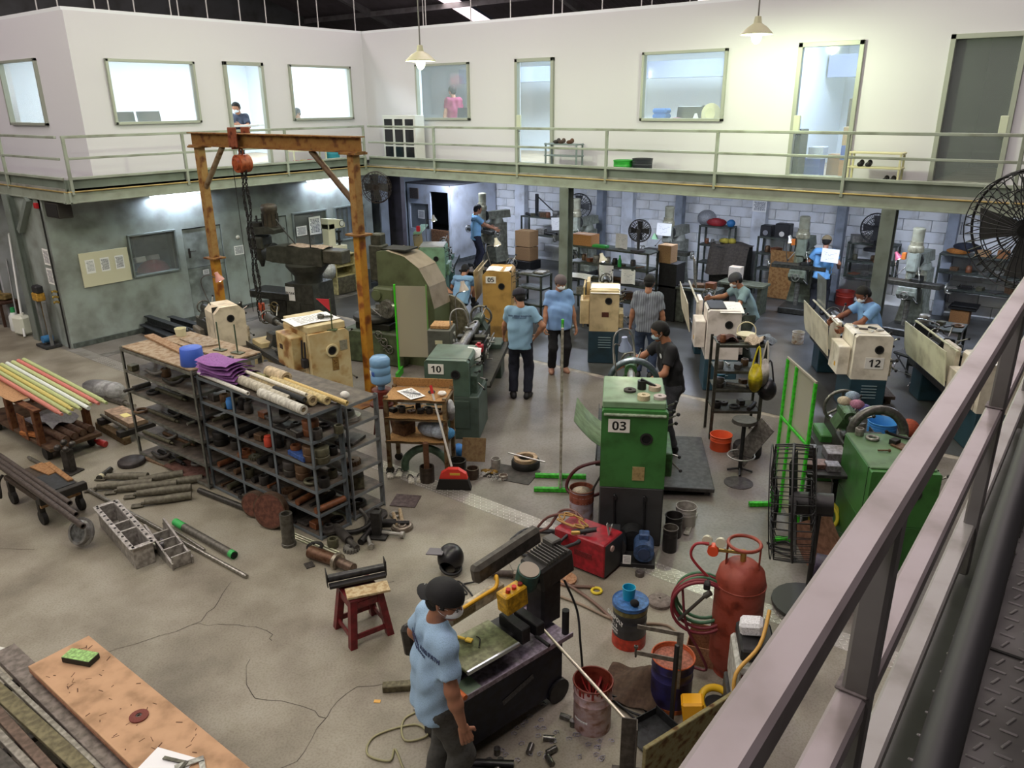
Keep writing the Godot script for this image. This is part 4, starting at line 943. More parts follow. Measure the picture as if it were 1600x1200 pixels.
	P(te, "dial", cy(V(0.13, 0.72, -0.16), V(0.145, 0.72, -0.16), 0.065, -1, 20), mp("e8e8e4", 0.4)); P(te, "dial_rim", mb().ring(V(0.14, 0.72, -0.16), V(1, 0, 0), 0.068, 0.009, 20), mp("2a2a2a", 0.4)); P(te, "anvil_screw", cyl(V(0.02, 0.2, -0.14), V(0.02, 0.5, -0.14), 0.03, -1, 12).cyl(V(0.02, 0.28, -0.14), V(0.02, 0.31, -0.14), 0.09, -1, 18).cyl(V(0.02, 0.5, -0.14), V(0.02, 0.54, -0.14), 0.07, -1, 16), mt("3a3a3a", 0.4, 0.5, "", 1))
	S("plastic_bag", "white plastic bag hanging on the side of the tester cabinet", "bag", sph(V(0, 0, 0), V(0.14, 0.24, 0.2), 14, 10).sph(V(0, 0.18, 0.08), V(0.1, 0.14, 0.14), 12, 8), mo("d4d8d8", 0.35, 0, 3), V(-14.6, 0.62, -11.72))
	var lt := T("low_table", "low steel table with scrap past the tester cabinet", "table", V(-14.6, 0, -13.1))
	P(lt, "top", bx(V(0, 0.5, 0), V(0.6, 0.04, 0.8), 0.004), mo("6a6c6a", 0.5, 0.2, 2))
	for x in [-0.26, 0.26]:
		for z in [-0.36, 0.36]: P(lt, "leg", bx(V(x, 0.24, z), V(0.04, 0.48, 0.04), 0.003), mt("55585a", 0.5, 0.2, "", 1))
	P(lt, "lower_shelf", bx(V(0, 0.18, 0), V(0.54, 0.02, 0.74), 0.003), mo("4a4c4c", 0.5, 0.2, 2))
	for k in 5:
		var q: Array = [[V(-14.3, 0.09, -7.3), 2.6, 0.18], [V(-13.9, 0.11, -7.6), 2.4, 0.2], [V(-14.1, 0.26, -7.45), 2.3, 0.14], [V(-13.7, 0.28, -7.7), 2.0, 0.14], [V(-13.4, 0.06, -7.05), 1.5, 0.1]][k]
		var m := mb()
		var H: float = q[2]
		m.box(V(0, H / 2 - 0.008, 0), V(q[1], 0.014, H * 0.9), 0.002).box(V(0, -H / 2 + 0.008, 0), V(q[1], 0.014, H * 0.9), 0.002).box(V(0, 0, 0), V(q[1], H - 0.03, 0.012), 0)
		S("steel_beam", "dark steel beam, %s of the scrap pile by the partition" % ["lowest, nearest the wall", "lowest, in the middle", "topmost near the wall", "topmost near the gantry", "shortest, at the front"][k], "beam", m, mo("3f4348", 0.5, 0.4, 2), q[0] , -0.1 + 0.03 * k, "scrap beams by the partition")
	var g := T("gantry_crane", "rusty yellow gantry frame with a chain hoist", "gantry", V(0, 0, -7.5))
	var ym := mr("b88428", 0.6, 0.1, 0.9)
	var ymd := mr("8a6430", 0.65, 0.1, 1.2)
	for k in 2:
		var x: float = [-12.43, -8.6][k]
		var yf: float = [1.8, 2.55][k]
		P(g, "post", bx(V(x, yf / 2, 0), V(0.13, yf, 0.13), 0.008), ym); P(g, "upper_post", bx(V(x, (yf + 3.68) / 2, 0), V(0.13, 3.68 - yf, 0.13), 0.008), mr("9c7a48", 0.65, 0.1, 1.2))
		P(g, "post_flange", bx(V(x, yf, 0), V(0.3, 0.03, 0.26), 0.004), ymd); P(g, "base_plate", bx(V(x, 0.01, 0), V(0.4, 0.02, 0.8), 0.003), ymd); P(g, "cap_plate", bx(V(x, 3.67, 0), V(0.34, 0.03, 0.24), 0.004), ymd)
	P(g, "beam", bx(V(-10.52, 3.69, 0), V(4.2, 0.018, 0.16), 0).box(V(-10.52, 3.89, 0), V(4.2, 0.018, 0.16), 0).box(V(-10.52, 3.79, 0), V(4.2, 0.19, 0.016), 0), ymd)
	P(g, "brace", cy(V(-12.4, 3.0, 0), V(-11.75, 3.68, 0), 0.045, -1, 10), mr("8f806a", 0.6, 0.2, 2)); P(g, "brace", cy(V(-8.65, 3.0, 0), V(-9.5, 3.68, 0), 0.045, -1, 10), mr("5f4a34", 0.6, 0.2, 2))
	var hs := T("chain_hoist", "rusty red chain hoist hung on the gantry beam", "hoist", V(-11.25, 0.82, -7.5))
	var hr := mr("8a4a30", 0.6, 0.2, 2)
	P(hs, "trolley", bx(V(0, 3.02, 0.12), V(0.22, 0.3, 0.03), 0.01).box(V(0, 3.02, -0.12), V(0.22, 0.3, 0.03), 0.01).cyl(V(-0.05, 2.86, -0.12), V(-0.05, 2.86, 0.12), 0.02, -1, 8), hr)
	P(hs, "drum", cyl(V(0, 2.62, -0.1), V(0, 2.62, 0.1), 0.14, -1, 24).cyl(V(0, 2.62, 0.1), V(0, 2.62, 0.14), 0.1, 0.08, 20), mr("a4502c", 0.5, 0.1, 3)); P(hs, "hook_link", mb().ring(V(0, 2.8, 0), V(0, 0, 1), 0.05, 0.014, 14), hr)
	var link := mb()
	var lp: Array = []
	for i in 12: lp.append(V(cos(TAU * i / 12) * 0.017, sin(TAU * i / 12) * 0.034, 0))
	link.tube(lp, 0.007, 5, true)
	var lm := link.mesh()
	for c in 4:
		var cm := mb()
		var x: float = [-0.06, -0.02, 0.05, 0.09][c]
		var bot: float = [0.95, 0.75, 0.95, 0.75][c]
		var n := int((2.5 - bot + 0.75) / 0.05)
		for i in n:
			cm.X = Transform3D(ry(PI / 2 * (i % 2) + 0.4), V(x + 0.02 * sin(i * 0.5 + c), 2.5 - i * 0.05, 0.02 * (c % 2)))
			cm.tube(lp, 0.0075, 5, true)
		var ch := P(hs, "chain", cm, mt("2c2a2a", 0.4, 0.6, "", 1))
		ch.set_meta("kind", "stuff")
	P(hs, "lower_hook", mb().tube(spl([V(0.05, 0.23, 0), V(0.05, 0.11, 0), V(0.11, 0.05, 0), V(0.13, 0.12, 0), V(0.1, 0.15, 0)], 5), 0.02, 8).box(V(0.05, 0.28, 0), V(0.1, 0.14, 0.07), 0.01), mr("a4482c", 0.5, 0.1, 3))
	P(hs, "hand_chain", mb().tube([V(-0.12, 2.6, 0.1), V(-0.1, 1.2, 0.1), V(-0.06, 0.2, 0.1)], 0.006, 5), mt("3a3634", 0.5, 0.4, "", 1))
func wheel(par: Node, at: Vector3, axis: Vector3, R: float, mat: Material, nm := "handwheel", spokes := 3, crank := true) -> void:
	var m := mb().ring(Vector3.ZERO, V(0, 1, 0), R, R * 0.09 + 0.004, 22, 6)
	m.cyl(V(0, -0.03, 0), V(0, 0.03, 0), R * 0.2, -1, 12)
	for i in spokes:
		var d := V(cos(TAU * i / spokes), 0, sin(TAU * i / spokes))
		m.cyl(d * R * 0.15, d * R, R * 0.07 + 0.002, -1, 6)
	if crank: m.cyl(V(R * 0.9, 0, 0), V(R * 0.9, 0.09, 0), 0.011, 0.014, 8)
	var o := P(par, nm, m, mat)
	var y := axis.normalized()
	var x := y.cross(V(0.1, 0.2, 1)).normalized()
	o.transform = Transform3D(Basis(x, y, x.cross(y)), at)
func lever(par: Node, a: Vector3, b: Vector3, mat: Material, knob: Material, r := 0.009) -> void:
	var o := P(par, "lever", cyl(a, b, r * 1.2, r, 8), mat)
	P(o, "knob", sph(b, Vector3.ONE * r * 2.2, 10, 6), knob)
func worklamp(par: Node, pts: Array, aim: Vector3, col := "c8c0a8", e := 0.35) -> void:
	var o := P(par, "work_lamp", mb().tube(spl(pts, 5), 0.009, 6), mt("5a5856", 0.5, 0.4, "", 1))
	var at: Vector3 = pts[-1]
	var y := -aim.normalized()
	var x := y.cross(V(0.2, 0.1, 1)).normalized()
	var sh := P(o, "lamp_shade", mb().lathe([v2(0.075, 0.0), v2(0.07, 0.03), v2(0.035, 0.1), v2(0.03, 0.15), v2(0, 0.15)], 16).lathe([v2(0, 0.148), v2(0.028, 0.146), v2(0.033, 0.1), v2(0.068, 0.03), v2(0.073, 0)], 16), mt(col, 0.4, 0.1, "", 1))
	sh.transform = Transform3D(Basis(x, y, x.cross(y)), at)
	var bl := P(o, "lamp_bulb", sph(Vector3.ZERO, V(0.035, 0.045, 0.035), 10, 8), glow("fff2dc", 10.0))
	bl.position = at + y * 0.03
	bl.set_meta("lamp", e)
func light_up(root: Node3D) -> void:
	for c in root.get_children():
		for g in c.get_children():
			if g.has_meta("lamp"):
				omni("work_light", root.transform * (c.transform * g.position), "fff0d8", g.get_meta("lamp"), 0.03)
func lathe_machine(label: String, at: Vector3, yaw: float, q: Dictionary) -> Node3D:
	var o := T("lathe", label, "lathe", at, yaw)
	var w: float = q.get("w", 0.56)
	var h: float = q.get("h", 1.28)
	var hl: float = q.get("hl", 0.72)
	var L: float = q.get("len", 2.4)
	var bh: float = q.get("base", 0.6)
	var head := mt(q.get("head", "e2d6b4"), 0.45, 0, q.get("tex", "grime"), q.get("tsc", 1.0))
	var base := mt(q.get("bcol", "2b4450"), 0.5, 0, "grime", 1.0)
	var iron := mt(q.get("bed", "4a4a46"), 0.45, 0.5, "oily", 2.0)
	var brt := mo("b4b4b0", 0.3, 0.85, 3.0)
	var blk := mt("1d1d1e", 0.5, 0.1, "", 1)
	var bw: float = q.get("bw", w)
	var bx0: float = q.get("bx", 0.0)
	var b1 := P(o, "base_cabinet", bx(V(bx0, bh / 2, -hl / 2), V(bw, bh, hl), 0.012), base)
	if q.get("louvre", true):
		for i in 5: P(b1, "louvre", bx(V(bx0 + 0.02, bh * 0.5 + i * 0.045, 0.004), V(bw * 0.42, 0.018, 0.014), 0.004, rx(0.5)), mp("7d9298", 0.5))
	P(o, "tail_cabinet", bx(V(bx0, 0.3, -L + 0.2), V(bw * 0.85, 0.6, 0.4), 0.012), base)
	P(o, "chip_tray", bx(V(0.02, 0.5, -(L + hl) / 2), V(bw * 1.25, 0.03, L - hl), 0.004).box(V(0.02 + bw * 0.62, 0.54, -(L + hl) / 2), V(0.012, 0.08, L - hl), 0.003).box(V(0.02 - bw * 0.62, 0.54, -(L + hl) / 2), V(0.012, 0.08, L - hl), 0.003), iron)
	var c: float = q.get("cut", 0.04)
	var poly := [v2(-w / 2, bh), v2(w / 2, bh), v2(w / 2, h - c), v2(w / 2 - c, h), v2(-w / 2 + c * q.get("cutl", 1.0), h), v2(-w / 2, h - c * q.get("cutl", 1.0))]
	P(o, "headstock", mb().prism(poly, -hl, 0), head)
	P(o, "end_cover_seam", bx(V(0, (bh + h) / 2, -0.1), V(w + 0.006, h - bh + 0.004, 0.006), 0), blk)
	if q.get("lid", 0.0) > 0: P(o, "top_lid", bx(V(-0.01, h + q.lid / 2, -hl / 2 - 0.02), V(w * 0.96, q.lid, hl * 0.92), 0.008), mt(q.get("lidc", q.get("head", "e2d6b4")), 0.5, 0, "grime", 1.0))
	var sp: Vector2 = q.get("bore", v2(w * 0.18, h - 0.26))
	P(o, "spindle_bore", cyl(V(sp.x, sp.y, -0.02), V(sp.x, sp.y, 0.012), 0.062, -1, 20, 0.045), mt("3a3a3a", 0.4, 0.5, "", 1))
	P(o, "spindle_hole", cyl(V(sp.x, sp.y, -0.01), V(sp.x, sp.y, 0.004), 0.046, -1, 20), mp("08080a", 0.9))
	if q.has("num"):
		var n := P(o, "number_plate", bx(V(q.np.x, q.np.y, 0.006), V(q.np.z * 1.5, q.np.z, 0.008), 0.002), mp("eceae4", 0.5), "white plate with the number " + q.num)
		txt(n, q.num, q.np.z * 0.66, V(q.np.x, q.np.y, 0.0115), Basis(), blk, true, "number")
	if q.has("plate"): P(o, "name_plate", bx(V(q.plate.x, q.plate.y, 0.004), V(0.12, 0.15 if q.has("pv") else 0.085, 0.006), 0.001), mt(q.get("platec", "5a3026"), 0.4, 0, "grime", 6.0))
	var by := bh + (h - bh) * 0.2
	P(o, "bed", bx(V(-0.1, by, -(L + hl) / 2), V(0.07, 0.22, L - hl), 0.006).box(V(0.1, by, -(L + hl) / 2), V(0.07, 0.22, L - hl), 0.006).box(V(0, by - 0.08, -(L + hl) / 2), V(0.2, 0.05, L - hl), 0), mt(q.get("bedc", q.get("bed", "4a4a46")), 0.45, 0.3, "oily", 1.6))
	for s in [-0.1, 0.1]: P(o, "bed_way", mb().prism([v2(-0.03, 0), v2(0.03, 0), v2(0.012, 0.022), v2(-0.012, 0.022)], -L, -hl, Transform3D(Basis(), V(s, by + 0.11, 0))), brt)
	var cyh := maxf(by + 0.27, h - 0.27)
	var ck := P(o, "chuck", mb().lathe([v2(0, 0), v2(0.13, 0), v2(0.135, 0.01), v2(0.135, 0.09), v2(0.125, 0.1), v2(0.04, 0.1), v2(0.04, 0.06), v2(0, 0.06)], 24, Transform3D(rx(-PI / 2), V(0, cyh, -hl - 0.02))), mo("77797c", 0.3, 0.8, 4.0))
	for i in 3: P(ck, "jaw", bx(V(0, cyh, -hl - 0.14) + V(cos(TAU * i / 3 + 0.5), sin(TAU * i / 3 + 0.5), 0) * 0.07, V(0.07, 0.035, 0.06), 0.004, rz(TAU * i / 3 + 0.5)), brt)
	P(o, "workpiece", cyl(V(0, cyh, -hl - 0.1), V(0, cyh, -L + 0.62), q.get("work", 0.022), -1, 12), brt)
	var zc: float = -q.get("car", hl + 0.75)
	var cr := P(o, "carriage", bx(V(0, by + 0.16, zc), V(0.42, 0.06, 0.34), 0.008).box(V(0.2, by + 0.0, zc), V(0.07, 0.28, 0.4), 0.01), iron)
	P(cr, "cross_slide", bx(V(0.03, by + 0.215, zc), V(0.44, 0.05, 0.15), 0.006), iron)
	P(cr, "compound_rest", bx(V(-0.02, by + 0.262, zc), V(0.12, 0.05, 0.24), 0.006, ry(0.5)), iron)
	P(cr, "tool_post", bx(V(-0.02, by + 0.33, zc), V(0.1, 0.085, 0.1), 0.006, ry(0.5)).cyl(V(-0.02, by + 0.37, zc), V(-0.02, by + 0.42, zc), 0.018, -1, 8), brt)
	lever(o, V(-0.02, by + 0.41, zc), V(0.1, by + 0.47, zc + 0.05), brt, blk)
	wheel(o, V(0.29, by + 0.2, zc), V(1, 0, 0), 0.06, brt, "cross_slide_wheel", 3)
	wheel(o, V(0.27, by - 0.02, zc + 0.1), V(1, 0, 0), 0.085, brt, "apron_wheel", 3)
	var zt: float = -L + q.get("tail", 0.45)
	P(o, "tailstock", mb().prism([v2(-0.14, 0), v2(0.14, 0), v2(0.075, 0.12), v2(0.07, 0.2), v2(-0.07, 0.2), v2(-0.075, 0.12)], zt - 0.26, zt, Transform3D(Basis(), V(0, by + 0.12, 0))).cyl(V(0, cyh, zt - 0.3), V(0, cyh, zt + 0.04), 0.075, -1, 16), mt(q.get("tailc", q.get("bed", "4a4a46")), 0.45, 0.2, "oily", 2.0))
	P(o, "quill", cyl(V(0, cyh, zt + 0.03), V(0, cyh, zt + 0.16), 0.035, -1, 12).cyl(V(0, cyh, zt + 0.16), V(0, cyh, zt + 0.24), 0.022, 0.002, 12), brt)
	wheel(o, V(0, cyh, zt - 0.34), V(0, 0, -1), q.get("tw", 0.11), mo("8e8e88", 0.35, 0.7, 3), "tailstock_wheel", 3)
	lever(o, V(0.06, cyh + 0.07, zt - 0.05), V(0.12, cyh + 0.22, zt - 0.12), brt, blk)
	for k in 2: P(o, ["lead_screw", "feed_rod"][k], cy(V(0.21, by - 0.02 - k * 0.08, -hl + 0.02), V(0.21, by - 0.02 - k * 0.08, -L + 0.1), 0.014, -1, 8), brt)
	P(o, "gear_box", bx(V(w / 2 + 0.03, by + 0.02, -hl * 0.55), V(0.1, 0.26, hl * 0.7), 0.01), mt(q.get("gbc", q.get("head", "e2d6b4")), 0.5, 0, "oily", 2.0))
	for k in 4: lever(o, V(w / 2, h - 0.12 - 0.14 * (k % 2), -0.12 - 0.16 * k), V(w / 2 + 0.1, h - 0.06 - 0.16 * (k % 2), -0.1 - 0.16 * k), brt, blk)
	for k in 2: lever(o, V(w / 2 + 0.08, by + 0.03, -0.22 - 0.2 * k), V(w / 2 + 0.17, by - 0.05 + k * 0.06, -0.2 - 0.2 * k), brt, blk)
	if q.has("guard"):
		var g: Array = q.guard
		var gx := -w / 2 - 0.12
		var gm := mb().prism([v2(g[0], g[2]), v2(g[1] - 0.1, g[2]), v2(g[1], g[2] + 0.12), v2(g[1], g[3]), v2(g[0], g[3])], 0, 0.012, Transform3D(rz(g[4]) * Basis(Vector3.UP, PI / 2), V(gx, 0, 0)))
		var gp := P(o, "splash_guard", gm, mt(g[5], 0.45, 0, "grime", 1.0))
		P(gp, "guard_edge", bx(V(gx + 0.01, g[3], -(g[0] + g[1]) / 2.0), V(0.03, 0.02, g[1] - g[0]), 0.004), mt(g[5], 0.5, 0, "oily", 2.0))
	if q.has("side"):
		P(o, "electric_box", bx(V(-w / 2 - 0.09, h - 0.42, -hl * 0.55), V(0.16, 0.42, hl * 0.7), 0.008), head)
		P(o, "warning_mark", bx(V(-w / 2 - 0.172, h - 0.5, -hl * 0.4), V(0.004, 0.06, 0.06), 0), mp("d8a420", 0.5))
		P(o, "side_panel", bx(V(-w / 2 - 0.05, h - 0.25, -hl - 0.22), V(0.06, 0.52, 0.42), 0.006), head)
	return o
func mill(label: String, at: Vector3, yaw: float, col: String, ty := 0.98, grp := "knee milling machines along the block wall", hy := 0.0) -> Node3D:
	var o := T("milling_machine", label, "milling machine", at, yaw, grp)
	var body := mt(col, 0.5, 0.1, "oily", 1.4)
	var iron := mo("3f403e", 0.45, 0.4, 2.0)
	var brt := mo("b8b8b2", 0.3, 0.85, 3.0)
	var blk := mp("1c1c1e", 0.5)
	P(o, "base", bx(V(0, 0.07, 0.1), V(0.56, 0.14, 1.1), 0.02), iron)
	P(o, "column", mb().prism([v2(-0.26, 0.14), v2(0.26, 0.14), v2(0.2, 0.5), v2(0.19, 1.2), v2(-0.19, 1.2), v2(-0.2, 0.5)], -0.42, 0.02), body)
	P(o, "knee", mb().prism([v2(-0.02, ty - 0.42), v2(0.4, ty - 0.3), v2(0.52, ty - 0.2), v2(0.52, ty - 0.13), v2(-0.02, ty - 0.13)], -0.17, 0.17, Transform3D(ry(-PI / 2), Vector3.ZERO)), body)
	P(o, "elevating_screw", cy(V(0, 0.13, 0.28), V(0, ty - 0.35, 0.28), 0.05, -1, 12), brt)
	P(o, "saddle", bx(V(0, ty - 0.1, 0.3), V(0.34, 0.09, 0.34), 0.01), body)
	var tb := P(o, "table", bx(V(0, ty, 0.3), V(1.12, 0.085, 0.25), 0.006), mo("55554f", 0.4, 0.6, 2.0))
	for k in 3: P(tb, "slot", bx(V(0, ty + 0.042, 0.22 + 0.08 * k), V(1.12, 0.006, 0.018), 0), blk)
	for s in [-1, 1]: wheel(o, V(s * 0.64, ty - 0.01, 0.3), V(s, 0, 0), 0.09, brt, "table_wheel", 3)
	wheel(o, V(0, ty - 0.2, 0.58), V(0, 0, 1), 0.075, brt, "knee_wheel", 3)
	lever(o, V(0.15, ty - 0.24, 0.5), V(0.26, ty - 0.3, 0.62), brt, blk)
	var yh := 1.2 + hy
	P(o, "turret", cy(V(0, 1.2, -0.2), V(0, yh + 0.12, -0.2), 0.2, 0.17, 20), body)
	P(o, "ram", mb().prism([v2(-0.12, 0), v2(0.12, 0), v2(0.09, 0.2), v2(-0.09, 0.2)], -0.62, 0.2, Transform3D(Basis(), V(0, yh + 0.12, 0))), body)
	P(o, "ram_end", cyl(V(0, yh + 0.22, 0.18), V(0, yh + 0.22, 0.26), 0.14, -1, 18), iron)
	var hd := P(o, "head", bx(V(0, yh + 0.2, 0.33), V(0.2, 0.4, 0.2), 0.03).cyl(V(0, yh - 0.12, 0.33), V(0, yh + 0.05, 0.33), 0.065, 0.08, 14), mt(col, 0.4, 0.1, "grime", 2.0))
	P(hd, "quill", cy(V(0, yh - 0.28, 0.33), V(0, yh - 0.1, 0.33), 0.035, -1, 12), brt)
	P(hd, "pulley_housing", mb().lathe([v2(0, 0), v2(0.13, 0), v2(0.14, 0.02), v2(0.14, 0.1), v2(0.13, 0.12), v2(0.115, 0.13), v2(0.115, 0.2), v2(0, 0.2)], 20, Transform3D(Basis(), V(0, yh + 0.38, 0.31))), mo("a9a68e", 0.35, 0.2, 2.0))
	P(hd, "motor", mb().lathe([v2(0, 0), v2(0.1, 0), v2(0.105, 0.02), v2(0.105, 0.2), v2(0.11, 0.21), v2(0.11, 0.25), v2(0.08, 0.27), v2(0, 0.27)], 20, Transform3D(Basis(), V(0.0, yh + 0.57, 0.29))), mg("9a9a86", 0.45, 0.1, 2.0))
	P(hd, "switch_box", bx(V(-0.16, yh + 0.3, 0.4), V(0.07, 0.13, 0.09), 0.006), mp("c06a28", 0.5))
	wheel(hd, V(0.14, yh + 0.02, 0.36), V(1, 0, 0), 0.06, brt, "quill_wheel", 3, false)
	lever(hd, V(0.12, yh + 0.12, 0.4), V(0.2, yh - 0.12, 0.48), brt, blk)
	lever(hd, V(-0.1, yh + 0.1, 0.42), V(-0.2, yh - 0.06, 0.52), brt, blk)
	P(o, "vise", bx(V(0.12, ty + 0.08, 0.3), V(0.16, 0.07, 0.22), 0.006).box(V(0.12, ty + 0.13, 0.22), V(0.16, 0.05, 0.05), 0.004), iron)
	return o
func machines() -> void:
	var y30 := 0.53
	var l3 := lathe_machine("tall green lathe numbered 03 with a dark lower door", V(-3.33, 0, -6.22), y30, {"w": 0.64, "h": 1.49, "hl": 0.82, "len": 2.5, "base": 0.66, "head": "3d7a3c", "bcol": "37383a", "louvre": false, "num": "03", "np": V(-0.15, 1.33, 0.14), "bore": v2(0.12, 1.2), "cut": 0.02, "lid": 0.07, "lidc": "7f9c7c", "plate": v2(0.06, 0.82), "pv": 1, "platec": "a89466", "tailc": "3d6a3c", "car": 1.35, "gbc": "3d7a3c", "work": 0.05})
	for s in [-0.16, 0.14]: P(l3, "door_rib", bx(V(s, 0.33, 0.012), V(0.022, 0.5, 0.024), 0.004, rz(0.04)).cyl(V(s, 0.55, 0.0), V(s, 0.55, 0.035), 0.02, -1, 8), mt("1e1e20", 0.5, 0.2, "", 1))
	P(l3, "step_ledge", bx(V(0, 1.45, 0.01), V(0.6, 0.02, 0.05), 0.004), mo("a2b49c", 0.5, 0, 3))
	P(l3, "coolant_arm", mb().tube(spl([V(-0.2, 1.45, -1.1), V(-0.22, 1.9, -1.15), V(-0.05, 1.95, -1.2), V(0.02, 1.6, -1.25)], 6), 0.012, 6), mt("8a8a88", 0.4, 0.6, "", 1))
	worklamp(l3, [V(-0.16, 1.4, -0.9), V(-0.22, 1.85, -0.95), V(-0.1, 1.8, -0.98)], V(0.1, -1, -0.1), "8f9ab8")
	P(l3, "toothed_ring", mb().ring(V(0, 1.42, -1.0), V(0, 0, 1), 0.26, 0.035, 30, 6), mo("6d7a86", 0.4, 0.6, 3))
	P(l3, "drive_motor", cyl(V(0.03, 0.16, 0.2), V(0.03, 0.16, 0.03), 0.12, -1, 18), mo("2a2b2e", 0.5, 0.1, 3))
	light_up(l3)
	var l10 := lathe_machine("dull green lathe numbered 10 with a long bed", V(-6.64, 0, -7.12), y30, {"w": 0.6, "h": 1.12, "hl": 0.74, "len": 2.9, "base": 0.62, "bw": 0.72, "bx": 0.06, "head": "50665a", "bcol": "4a5a52", "louvre": false, "num": "10", "np": V(-0.14, 1.0, 0.14), "bore": v2(0.12, 0.93), "cut": 0.03, "tailc": "4a5a50", "bed": "45463f", "tw": 0.17, "car": 1.75, "work": 0.07})
	P(l10, "lower_door", bx(V(0.05, 0.36, 0.003), V(0.5, 0.4, 0.01), 0.003), mg("46564e", 0.5, 0, 1))
	P(l10, "drawing_sheet", mb().sheet(func(u, w): return V(0.18 + u * 0.2, 1.13 - w * w * 0.16, -0.62 - w * 0.0 + u * 0.05 + w * 0.1), 4, 6, 0.003), print_tex(3))
	P(l10, "red_indicator", bx(V(0.26, 0.98, -1.05), V(0.12, 0.1, 0.12), 0.01).cyl(V(0.26, 1.03, -1.05), V(0.26, 1.06, -1.05), 0.03, -1, 12), mp("a31e2a", 0.4))
	P(l10, "flexible_hose", mb().tube(spl([V(-0.2, 0.95, -1.3), V(-0.2, 1.4, -1.35), V(-0.02, 1.45, -1.4), V(0.05, 1.2, -1.45)], 6), 0.012, 6), mt("a9aaa6", 0.35, 0.6, "", 1))
	worklamp(l10, [V(-0.22, 1.0, -1.9), V(-0.25, 1.5, -1.95), V(-0.1, 1.62, -1.9)], V(0.2, -1, 0.1), "c9beb0")
	light_up(l10)
	var cb := T("control_box", "grey drawer box with a wooden lid beside the lathe numbered 10", "control box", V(-7.62, 0, -8.1), y30)
	P(cb, "case", bx(V(0, 0.6, 0), V(0.34, 1.2, 0.42), 0.01), mg("5e6058", 0.5, 0.1, 1.4))
	P(cb, "lid", bx(V(0.0, 1.225, -0.02), V(0.28, 0.045, 0.3), 0.004), mw("b08a58", 0.7, 0, 3))
	P(cb, "badge", bx(V(0.0, 1.02, 0.213), V(0.11, 0.06, 0.006), 0.002), mp("c4bf9c", 0.5))
	for k in 3: P(cb, "dial", cy(V(0.17, 1.08 - k * 0.1, -0.08 + k * 0.06), V(0.185, 1.08 - k * 0.1, -0.08 + k * 0.06), 0.03, -1, 12), mt("c9c9c4", 0.4, 0.2, "", 1))
	var l5 := lathe_machine("ochre yellow lathe numbered 05", V(-8.98, 0, -11.1), y30, {"w": 0.54, "h": 1.36, "hl": 0.7, "len": 2.3, "base": 0.3, "head": "c29a55", "bcol": "a07f48", "louvre": false, "num": "05", "np": V(-0.11, 1.2, 0.13), "bore": v2(0.09, 1.08), "cut": 0.05, "cutl": 1.6, "tailc": "2e2e2c", "bed": "2f302e", "guard": [0.15, 1.3, 0.75, 1.32, 0.06, "b3a27c"], "car": 1.0})
	P(l5, "papers", mb().sheet(func(u, w): return V(-0.2 + u * 0.44, 1.366 + 0.01 * sin(u * 7), -0.02 - w * 0.42), 6, 4, 0.003), print_tex(1))
	worklamp(l5, [V(-0.2, 1.36, -0.6), V(-0.28, 1.7, -0.62), V(-0.06, 1.74, -0.6)], V(0.3, -1, 0.2), "d6cfc0")
	light_up(l5)
	var lc := lathe_machine("cream lathe on a louvred dark blue base beside the steel column", V(-6.66, 0, -11.15), y30, {"w": 0.5, "h": 1.3, "hl": 0.62, "len": 2.3, "base": 0.58, "bw": 0.52, "head": "ddc99c", "bcol": "25414f", "bore": v2(0.07, 1.12), "cut": 0.02, "plate": v2(0.02, 0.88), "side": true, "guard": [0.2, 0.8, 0.6, 1.3, 0.0, "d9c28c"], "car": 1.1})
	P(lc, "drawing_sheet", mb().sheet(func(u, w): return V(-0.24 + u * 0.5, 1.308 - 0.05 * pow(w, 3), -0.5 + w * 0.53), 4, 6, 0.003), print_tex(3))
	worklamp(lc, [V(-0.1, 1.3, -0.7), V(-0.14, 1.62, -0.74), V(-0.05, 1.66, -0.72)], V(0.3, -1, 0.2), "d6cfc0")
	light_up(lc)
	var lw := lathe_machine("off white lathe with a bare end panel behind the tool rack", V(-4.46, 0, -11.05), y30, {"w": 0.5, "h": 1.3, "hl": 0.62, "len": 2.3, "base": 0.52, "head": "f0e8e2", "bcol": "2b4c5c", "bore": v2(0.07, 1.08), "cut": 0.03, "side": true, "guard": [0.55, 2.2, 0.8, 1.28, 0.12, "dcd2bc"], "car": 1.0})
	P(lw, "dark_tray", bx(V(-0.1, 1.312, -0.33), V(0.26, 0.02, 0.5), 0.004), mp("2c2c30", 0.6))
	P(lw, "drawing_sheet", mb().sheet(func(u, w): return V(-0.08 + u * 0.36, 1.318 - 0.04 * pow(w, 4), -0.5 + w * 0.53), 4, 6, 0.003), print_tex(3))
	P(lw, "clear_shield", bx(V(-0.3, 1.5, -1.9), V(0.008, 0.5, 0.5), 0, rz(0.1)), glass("9a9c98", 0.5, 0.2))
	var l12 := lathe_machine("off white lathe numbered 12 with a long rear splash guard", V(-2.36, 0, -11.32), y30, {"w": 0.5, "h": 1.2, "hl": 0.66, "len": 2.3, "base": 0.55, "head": "f0e9da", "bcol": "24434f", "num": "12", "np": V(0.04, 0.8, 0.17), "bore": v2(0.08, 1.0), "cut": 0.03, "side": true, "guard": [0.55, 2.1, 0.72, 1.2, 0.12, "e0d8c2"], "car": 1.05})
	for k in 5: P(l12, "loose_tool", bx(V(-0.14 + k * 0.07, 1.212, -0.45 + (k * 37 % 5) * 0.06), V(0.05, 0.02, 0.12), 0.004, ry(k * 1.3)), mt(["8a8a88", "55504c", "d8d4c8", "3a3a3c", "a8a49c"][k], 0.4, 0.4, "", 1))
	P(l12, "clear_shield", bx(V(-0.34, 1.42, -1.75), V(0.008, 0.5, 0.55), 0, rz(0.1)), glass("8f938f", 0.55, 0.2))
